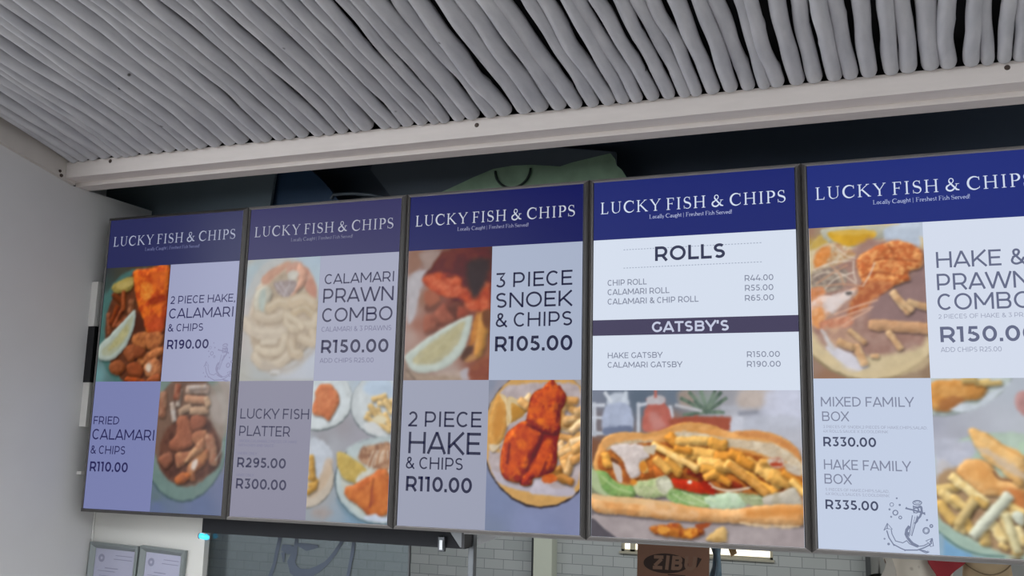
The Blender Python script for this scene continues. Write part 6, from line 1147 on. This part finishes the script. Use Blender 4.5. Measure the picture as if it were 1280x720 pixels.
def make_frame(parent, rails):
    """mitred bezel: four profile bars running round the panel"""
    prof = [(0, .045), (0, .0105), (.0095, .0006), (.0112, 0), (.0135, .003), (.0135, .045)]     # inward offset, depth
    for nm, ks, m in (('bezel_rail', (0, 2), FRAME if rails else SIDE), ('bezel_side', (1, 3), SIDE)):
        for k in ks:
            bm = bmesh.new(); rings = []
            for off, d in prof:
                q = ((off, d, off * .8), (FW - off, d, off * .8), (FW - off, d, FH - off * .8), (off, d, FH - off * .8))
                rings.append([bm.verts.new(q[k]), bm.verts.new(q[(k + 1) % 4])])
            for a, b in zip(rings, rings[1:] + rings[:1]): bm.faces.new((a[0], a[1], b[1], b[0]))
            obj(nm, bm, m, parent)
for s in range(5):
    root = thing('menu_screen', LABELS[s], 'screen', (.56 * s, 0, Z0), 'menu screens over the counter')
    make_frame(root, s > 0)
    c = INK[s]
    bm = bmesh.new(); box(bm, .013, FW - .013, .006, .044, .010, FH - .010); obj('back_cover', bm, GASKET, root)
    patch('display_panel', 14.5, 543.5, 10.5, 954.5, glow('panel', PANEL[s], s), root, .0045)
    if s != 3:                                       # text areas, darker below: the panel's brightness falloff put into colour
        patch('falloff_cell', 278.4, 543.5, 414.4, 792, glow('upper_cell', UPPER[s], s), root, .0043)
        patch('falloff_cell', 14.5, 278.4, 10.5, 414.4, glow('lower_cell', LOWER[s], s), root, .0043)
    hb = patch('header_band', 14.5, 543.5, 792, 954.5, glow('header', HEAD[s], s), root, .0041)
    if s == 3:
        bd = patch('heading_band', 14.5, 543.5, 531, 573, glow('band', c['band'], s), root, .0041)
        for v in (762, 712):
            V, Fc = [], []
            for k in range(46): ribbon(V, Fc, [(98 + k * 7.9, v), (98 + k * 7.9 + 4.6, v)], [.0022, .0022], False, lambda a, b: (a / 1000, b / 1000), .0038)
            me = bpy.data.meshes.new('dashed_rule'); me.from_pydata(V, [], Fc); link_mesh('dashed_rule', me, glow('dash', c['dash'], s), root)
    for scr, part, key, lines in TEXTS:
        if scr != s: continue
        head = part in ('title_lettering', 'tagline_lettering')
        par = hb if head else (bd if key == 'white' else root)
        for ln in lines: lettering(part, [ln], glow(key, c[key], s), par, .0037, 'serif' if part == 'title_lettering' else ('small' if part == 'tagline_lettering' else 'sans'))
    if s in (0, 4):
        V, Fc = [], []
        du, dv, sc_ = (0, 0, 1) if s == 4 else (277.3, 399.5, 1)
        for pts, w, cl in ANCHOR:
            ribbon(V, Fc, [(a + du, b + dv) for a, b in pts], [w * .0021 / 2.0] * len(pts), cl, lambda a, b: (a / 1000, b / 1000), .0039)
        me = bpy.data.meshes.new('anchor_drawing'); me.from_pydata(V, [], Fc)
        link_mesh('anchor_drawing', me, glow('anchor', c['anchor'], s), root)
    for key, (scr, rect, ops, look) in PICTURES.items():
        if scr == s: photo('food_photo', rect, ops, look, root, s, .0040)
PHOTO_MAT.cycles.emission_sampling = 'NONE'
# rails that carry the screens, hidden but for the lower lip
bm = bmesh.new(); box(bm, 1.32, 2.79, .046, .0845, Z0 - .006, Z0 + .03); tag(obj('mounting_rail', bm, mat('pale_rail', '9a9a9a', .5)), 'pale mounting rail under the three right-hand screens', 'rail')
# bracket on the left wall beside the first screen
br = thing('wall_bracket', 'black screen bracket between white cover strips on the left wall', 'bracket', (0, 0, 0))
def wall_plate(name, y0, y1, z0, z1, d, m):
    bm = bmesh.new(); prism(bm, [on_wall(y0, z0), on_wall(y1, z0), on_wall(y1, z1), on_wall(y0, z1)], WN * d); return obj(name, bm, m, br)
COVER = mat('white_plastic', 'dedcd8', .45)
wall_plate('cover_strip', 0.0158, 0.1058, 2.0506, 2.2006, 0.028, COVER)
wall_plate('bracket_arm', 0.0193, 0.1093, 1.8636, 2.0500, 0.030, mat('black_bracket', '17171b', .45))
wall_plate('cover_strip', 0.0218, 0.1118, 1.7192, 1.8641, 0.028, COVER)
wall_plate('cover_strip', 0.0308, 0.1208, 1.5645, 1.5747, 0.020, COVER)

# ------------------------------------------------------------------ below the screens
def certificate(x0, x1, ztop, tilt, label):
    t = thing('framed_certificate', label, 'certificate', (x0, .1195, ztop), 'framed certificates on the back wall')
    t.rotation_euler = (0, math.radians(tilt), 0)
    w, h, f = x1 - x0, (x1 - x0) * 1.42, .019
    bm = bmesh.new(); rings = []
    for off, d in ((0, 0), (0, -.014), (f * .35, -.018), (f, -.006), (f, 0)):
        rings.append([bm.verts.new(q) for q in ((off, d, -h + off), (w - off, d, -h + off), (w - off, d, -off), (off, d, -off))])
    for a, b in zip(rings, rings[1:]):
        for k in range(4): bm.faces.new((a[k], a[(k + 1) % 4], b[(k + 1) % 4], b[k]))
    obj('frame', bm, mat('silver_frame', '8d9494', .32, .35), t)
    pp = obj('paper', newbox(f - .001, w - f + .001, -.004, -.001, -h + f, -f), mat('bluish_paper', 'b4b5cc', .5), t)
    V, Fc = [], []; fx = lambda a, b: (a, b)
    iw = w - 2 * f
    ribbon(V, Fc, arc(f + iw * .17, -f - .030, .009, .009, 0, 360, 12), [.008] * 13, False, fx, -.0046)
    for (a, b, zz, q) in ((.52, .95, -.018, .004), (.48, .95, -.030, .004), (.28, .62, -.060, .005), (.30, .55, -.070, .004), (.1, .3, -.070, .003), (.15, .9, -.085, .003), (.15, .85, -.098, .003), (.15, .9, -.111, .003), (.3, .7, -.14, .006)):
        ribbon(V, Fc, [(f + iw * a, -f + zz), (f + iw * b, -f + zz)], [q * .6] * 2, False, fx, -.0046)
    me = bpy.data.meshes.new('print_lines'); me.from_pydata(V, [], Fc); link_mesh('print_lines', me, mat('faint_print', '8a8aa6', .6), pp)
    bm = bmesh.new(); box(bm, f, w - f, -.0062, -.0054, -h + f, -f)
    gm = bpy.data.materials.get('picture_glass')
    if not gm:
        gm = bpy.data.materials.new('picture_glass'); gm.use_nodes = True; nt = gm.node_tree; nt.nodes.clear()
        out = nt.nodes.new('ShaderNodeOutputMaterial'); mx = nt.nodes.new('ShaderNodeMixShader'); tr = nt.nodes.new('ShaderNodeBsdfTransparent'); gl = nt.nodes.new('ShaderNodeBsdfGlossy')
        gl.inputs['Roughness'].default_value = .05; mx.inputs[0].default_value = .08
        nt.links.new(tr.outputs[0], mx.inputs[1]); nt.links.new(gl.outputs[0], mx.inputs[2]); nt.links.new(mx.outputs[0], out.inputs[0])
    obj('glass', bm, gm, t)
certificate(-.040, .158, 1.347, 1.6, 'silver framed certificate in the corner against the left wall')
certificate(.166, .342, 1.346, 2.4, 'silver framed certificate farther from the left wall, near the blue lamp')
# dark fascia over the serving hatch
fa = thing('hatch_fascia', 'dark grey fascia over the serving hatch below the second screen', 'fascia', (0, 0, 0))
obj('board', newbox(.405, 1.300, .10, .135, 1.398, 1.62), mat('dark_fascia', '2c2d31', .7, spec=.15), fa)
bm = bmesh.new(); prism(bm, [(1.258, .088, 1.446), (1.300, .088, 1.446), (1.304, .088, 1.404), (1.292, .088, 1.403)], (0, .012, 0)); obj('gusset', bm, mat('gusset_steel', '74777a', .4, .4), fa)
bm = bmesh.new(); box(bm, 1.300, 1.309, .078, .135, 1.402, 1.62); obj('end_cap', bm, mat('dark_fascia_end', '26272b', .5), fa)
bm = bmesh.new(); box(bm, 1.222, 1.243, .090, .102, 1.388, 1.43, .002); cl = obj('clip', bm, mat('clip_dark', '55585c', .4, .6), fa)
bm = bmesh.new(); box(bm, 1.229, 1.238, .086, .091, 1.394, 1.42); obj('clip_face', bm, mat('clip_bright', 'c9cccf', .3, .3), cl)
bm = bmesh.new(); prism(bm, [(1.30, .20, 1.40), (1.30, .20, 1.445), (1.40, .20, 1.445), (1.385, .20, 1.436), (1.32, .20, 1.408)], (0, .006, 0))
tag(obj('bracket_plate', bm, mat('polished_plate', 'eef0f4', .4, .0)), 'white metal bracket plate beside the grey hatch post', 'plate')
bm = bmesh.new(); box(bm, 1.296, 1.314, .137, .16, 1.02, 1.62, .002); tag(obj('hatch_post', bm, mat('post_grey', '6c7074', .4, .5)), 'grey metal post at the end of the dark fascia', 'post')
# tinted sliding pane with the anchor decal
sp = thing('sliding_pane', 'tinted glass pane with a painted anchor, left of the hatch post', 'window pane', (0, 0, 0))
gm = bpy.data.materials.new('tinted_glass'); gm.use_nodes = True; nt = gm.node_tree; nt.nodes.clear()
out = nt.nodes.new('ShaderNodeOutputMaterial'); mx = nt.nodes.new('ShaderNodeMixShader'); tr = nt.nodes.new('ShaderNodeBsdfTransparent'); gl = nt.nodes.new('ShaderNodeBsdfGlossy')
tr.inputs[0].default_value = (.60, .62, .62, 1); gl.inputs['Roughness'].default_value = .06; gl.inputs[0].default_value = (.75, .9, 1, 1); mx.inputs[0].default_value = .07
nt.links.new(tr.outputs[0], mx.inputs[1]); nt.links.new(gl.outputs[0], mx.inputs[2]); nt.links.new(mx.outputs[0], out.inputs[0])
obj('glass', newbox(.404, 1.104, .146, .150, 1.022, 1.60), gm, sp)
obj('edge_strip', newbox(1.104, 1.109, .143, .153, 1.022, 1.60), mat('pane_edge', '3b4044', .4), sp)
DEC = mat('anchor_decal_paint', '333e4e', .6)
def decal(name, strokes):
    V, Fc = [], []
    for i, (pts, w) in enumerate(strokes): ribbon(V, Fc, [tuple(p) for p in pts], w, False, lambda a, b: (a, b), .1450 - i * .0003)
    me = bpy.data.meshes.new(name); me.from_pydata(V, [], Fc); return link_mesh(name, me, DEC, sp)
decal('anchor_decal', [([(0.6649, 1.4027), (0.6545, 1.3495), (0.6486, 1.3134), (0.6345, 1.2721)], [.014, .013, .011, .013]),
  ([(0.7250, 1.4057), (0.7214, 1.3770), (0.7178, 1.3483), (0.7082, 1.3241), (0.7184, 1.3011), (0.7420, 1.2886), (0.7781, 1.2956), (0.8051, 1.3089), (0.8317, 1.3269), (0.8574, 1.3564), (0.8825, 1.3950), (0.8896, 1.4141)], [.010, .012, .020, .026, .030, .030, .024, .020, .014, .012, .011, .010]),
  ([(0.6707, 1.3647), (0.6999, 1.3592), (0.7228, 1.3581)], [.018, .03, .012]), ([(0.6775, 1.3508), (0.6827, 1.3202)], [.016, .004]),
  ([(0.7243, 1.3771), (0.7617, 1.3697), (0.8007, 1.3742)], [.008, .022, .008]),
  ([(0.9230, 1.4042), (0.9199, 1.3646), (0.9138, 1.3296), (0.9080, 1.2901)], [.011, .012, .010, .012])])
# small blue lamp on the edge of the back wall
lp = thing('indicator_lamp', 'small glowing cyan lamp at the edge of the white back wall', 'lamp', (0.3861, 0.1250, 1.3837))
bm = bmesh.new(); tube(bm, [(-.004, 0, .002), (.004, 0, .0015), (.016, 0, -.001), (.026, 0, -.003), (.029, 0, -.0035)], [.009, .0105, .0095, .006, .002], 14); obj('bulb', bm, mat('cyan_glow', '38c8f0', .3, emit=(.06, .62, .95), strength=1.2), lp, smooth=True)
bm = bmesh.new(); tube(bm, [(-.006, .0, .002), (-.004, 0, .002)], [.011, .011], 14); obj('socket', bm, mat('socket_grey', '7c8a92', .5), lp)
# shelf with the carton and the bag
CARD = mat('brown_cardboard', '8c6653', .85, noise=.12, scale=9)
sh = thing('storage_shelf', 'steel kitchen shelf carrying the brown carton', 'shelf', (0, 0, 0))
obj('shelf_board', newbox(1.35, 2.05, 1.1, 1.6, .88, .90), MATS['steel_worktop'], sh)
for x in (1.37, 2.03):
    for y in (1.12, 1.58): obj('leg', newbox(x - .015, x + .015, y - .015, y + .015, 0, .88), MATS['steel_worktop'], sh)
cb = thing('carton', 'brown cardboard carton with a dark oval logo, open flaps', 'box', (1.535, 1.2, .90))
cb.rotation_euler = (0, 0, math.radians(11))
bm = bmesh.new(); vs = box(bm, 0, .262, 0, .2, 0, .437)
for v in vs:
    if v.co.z > .1: v.co.x += .008 if v.co.x < .1 else .013
obj('body', bm, CARD, cb)
bm = bmesh.new(); prism(bm, [(.006, 0, .437), (.275, 0, .437), (.283, -.035, .51), (.0, -.035, .50)], (0, .004, .002)); obj('flap', bm, mat('cardboard_flap_face', '84604c', .85), cb)
bm = bmesh.new(); prism(bm, [(.008, .01, .437), (.008, .19, .437), (-.02, .19, .50), (-.02, .01, .50)], (.004, 0, 0)); obj('flap', bm, CARD, cb)
V, Fc = [], []; fx = lambda a, b: (a, b)
lc = (.113, .372)
ov = [(lc[0] + .083 * math.cos(a) , lc[1] + .036 * math.sin(a)) for a in [2 * math.pi * i / 32 for i in range(32)]]
me = bpy.data.meshes.new('logo_oval'); me.from_pydata([(a, -.0008, b) for a, b in ov], [], [tuple(range(32))]); lo = link_mesh('logo_oval', me, mat('carton_print', '3b2b26', .8), cb)
V, Fc = [], []
for ch, x in (('Z', .060), ('I', .106), ('B', .128), ('U', .175)):
    g, w = sans(ch, .26)
    for i, (pts, cl) in enumerate(g): ribbon(V, Fc, pts, [.0125] * len(pts), cl, lambda a, b, x=x: (x + a * .047 + (b * .006), .349 + b * .052), -.0014 - i * .0003)
me = bpy.data.meshes.new('logo_lettering'); me.from_pydata(V, [], Fc); link_mesh('logo_lettering', me, mat('carton_letter', '8a6a58', .8), lo)
V, Fc = [], []
ribbon(V, Fc, [(.226, .362), (.238, .396)], [.003, .016], False, fx, -.0008); ribbon(V, Fc, [(.120, .332), (.185, .330)], [.004, .004], False, fx, -.0008)
me = bpy.data.meshes.new('logo_marks'); me.from_pydata(V, [], Fc); link_mesh('logo_marks', me, MATS['carton_print'], cb)
# crumpled blue bag standing beside the carton
bm = bmesh.new(); random.seed(9); rings = []
for k in range(12):
    z = .90 + .47 * k / 11; r = .028 + .010 * math.sin(k * 1.3) - (.004 if k > 8 else 0); cx = 1.785 + .008 * math.sin(k * .9)
    rings.append([bm.verts.new((cx + r * .8 * math.cos(a) * (1 + random.uniform(-.15, .15)), 1.51 + r * 1.5 * math.sin(a) * (1 + random.uniform(-.15, .15)), z)) for a in [2 * math.pi * i / 14 for i in range(14)]])
for a, b in zip(rings, rings[1:]):
    for k in range(14): bm.faces.new((a[k], a[(k + 1) % 14], b[(k + 1) % 14], b[k]))
bm.faces.new(rings[0]); bm.faces.new(rings[-1])
tag(obj('plastic_bag', bm, mat('dark_blue_plastic', '2c4658', .3, noise=.5, scale=30, color2='5c7688'), smooth=True), 'crumpled dark blue plastic bag between the carton and the bright window', 'bag')
# strip hanging across the window
bm = bmesh.new(); prism(bm, [(2.0259, 0.0850, 1.4583), (2.0459, 0.0850, 1.4594), (2.0533, 0.0850, 1.4304), (2.0393, 0.0850, 1.4217)], (0, .006, 0))
tag(obj('cardboard_strip', bm, mat('strip_brown', '6b5230', .8)), 'short brown cardboard strip dangling from the pale rail across the bright window', 'strip')
# clothes rail with the cloths, cap and pan
bm = bmesh.new(); tube(bm, [(2.3, .86, 1.52), (3.45, .86, 1.52)], .008, 10)
hr = tag(obj('hanging_rail', bm, mat('rail_steel', '9a9c9e', .3, .8), smooth=True), 'thin steel hanging rail behind the fifth screen', 'rail')
def cloth(name, outline, y, m, label, cat, amp=.012, freq=60, seed=1, thick=.006):
    """hung cloth: outline (x, z) filled, folded in depth, with real thickness"""
    bm = bmesh.new(); xs = [p[0] for p in outline]; zs = [p[1] for p in outline]
    n = 26; m_ = 16
    def inside(x, z):
        c = False
        for (x1, z1), (x2, z2) in zip(outline, outline[1:] + outline[:1]):
            if (z1 > z) != (z2 > z) and x < (x2 - x1) * (z - z1) / (z2 - z1) + x1: c = not c
        return c
    zr = [min(zs) + (max(zs) - min(zs)) * j / m_ for j in range(m_ + 1)]
    rows = []
    for z in zr:
        zz = min(max(z, min(zs) + 1e-4), max(zs) - 1e-4); cr = []
        for (x1, z1), (x2, z2) in zip(outline, outline[1:] + outline[:1]):
            if (z1 > zz) != (z2 > zz): cr.append((x2 - x1) * (zz - z1) / (z2 - z1) + x1)
        a, b = min(cr), max(cr)
        rows.append([bm.verts.new((a + (b - a) * i / n, y + amp * math.sin(freq * (a + (b - a) * i / n) + seed + 3 * z) * (.5 + .5 * math.sin(9 * z + seed)), z)) for i in range(n + 1)])
    for a, b in zip(rows, rows[1:]):
        for i in range(n): bm.faces.new((a[i], a[i + 1], b[i + 1], b[i]))
    o = obj(name, bm, m, None, smooth=True)
    md = o.modifiers.new('thickness', 'SOLIDIFY'); md.thickness = thick; md.offset = 0
    tag(o, label, cat); return o
def stain_material():
    m = mat('stained_cream_cloth', 'd2c9ba', .85, noise=.12, scale=6)
    nt = m.node_tree; b = nt.nodes['Principled BSDF']; src = b.inputs['Base Color'].links[0].from_socket
    tc = nt.nodes.new('ShaderNodeTexCoord'); v = nt.nodes.new('ShaderNodeTexVoronoi'); v.inputs['Scale'].default_value = 19
    rp = nt.nodes.new('ShaderNodeValToRGB'); rp.color_ramp.elements[0].position = .25; rp.color_ramp.elements[1].position = .33
    mx = nt.nodes.new('ShaderNodeMix'); mx.data_type = 'RGBA'
    nt.links.new(tc.outputs['Object'], v.inputs['Vector']); nt.links.new(v.outputs['Distance'], rp.inputs[0]); nt.links.new(rp.outputs[0], mx.inputs[0])
    mx.inputs[6].default_value = (*lin('5b4334'), 1); nt.links.new(src, mx.inputs[7]); nt.links.new(mx.outputs[2], b.inputs['Base Color'])
    return m
cloth('apron', [(2.392, 1.52), (2.62, 1.52), (2.60, 1.30), (2.595, .98), (2.44, .98), (2.425, 1.32), (2.400, 1.38)], .87, stain_material(), 'cream apron with brown stains hanging below the fifth screen', 'apron')
cloth('strap', [(2.398, 1.52), (2.424, 1.52), (2.424, 1.39), (2.440, 1.34), (2.452, 1.15), (2.296, 1.15), (2.416, 1.35), (2.398, 1.40)], .845, mat('strap_cloth', 'aaa49a', .85), 'pale hanging strap at the left edge of the stained apron', 'strap', amp=.004)
cloth('red_cloth', [(2.50, 1.52), (2.67, 1.52), (2.645, 1.375), (2.612, 1.352), (2.588, 1.325), (2.57, 1.27), (2.555, 1.33), (2.535, 1.362)], .835, mat('red_cotton', '8e2028', .8, noise=.15, scale=12), 'red cloth hanging between the apron and the tan bag', 'cloth', amp=.008)
# tan drawstring bag
tb = thing('hanging_bag', 'tan cloth bag with a stitched seam, right of the red cloth', 'bag', (2.70, .88, 1.0))
bm = bmesh.new(); rings = []
for k in range(15):
    f = k / 14; z = .52 * f; r = .074 * (math.sin(math.pi * min(f * .75 + .18, 1)) ** .5 if f < .98 else .2)
    rings.append([bm.verts.new((r * math.cos(a), r * .55 * math.sin(a) * (1 + .06 * math.sin(5 * a + k)), z)) for a in [2 * math.pi * i / 24 for i in range(24)]])
for a, b in zip(rings, rings[1:]):
    for i in range(24): bm.faces.new((a[i], a[(i + 1) % 24], b[(i + 1) % 24], b[i]))
bm.faces.new(rings[0]); bm.faces.new(rings[-1]); obj('sack', bm, mat('tan_canvas', 'a89272', .85, noise=.12, scale=20), tb, smooth=True)
bm = bmesh.new(); tube(bm, [(.064 * math.cos(a) * 1.02, .064 * .62 * math.sin(a) - .004, .34 + .03 * math.cos(a) ** 2) for a in [math.pi + math.pi * i / 16 for i in range(17)]], .0018, 6); obj('seam', bm, mat('seam_brown', '75624a', .8), tb)
# pan on a hook at the far left of the rail
pn = thing('frying_pan', 'black round pan hanging left of the stained apron', 'pan', (2.39, .925, 1.255))
bm = bmesh.new(); rings = []
for r, d in ((.001, .02), (.048, .02), (.056, 0), (.060, -.002), (.058, .004), (.052, .026), (.001, .026)):
    rings.append([bm.verts.new((r * math.cos(a), d, r * math.sin(a))) for a in [2 * math.pi * i / 32 for i in range(32)]])
for a, b in zip(rings, rings[1:]):
    for i in range(32): bm.faces.new((a[i], a[(i + 1) % 32], b[(i + 1) % 32], b[i]))
bm.faces.new(rings[0]); bm.faces.new(rings[-1]); obj('dish', bm, mat('black_iron', '1e1e20', .45, .3), pn, smooth=True)
bm = bmesh.new(); tube(bm, [(.002, .008, .054), (.004, .004, .12), (.004, -.05, .268)], [.004, .0028, .0028], 8); obj('handle', bm, mat('handle_steel', 'a5a7a8', .3, .7), pn, smooth=True)
# unseen fill lights added to brighten the kitchen tiles
area_light('kitchen_fill_light', (.1, 2.6, 2.17), 2.4, KITCHEN_POWER * 6, (.94, .97, 1.0), size_y=.3)
area_light('kitchen_fill_light', (2.5, 2.2, 2.17), 1.4, KITCHEN_POWER * 5.4, (.97, .98, .97), size_y=.3)
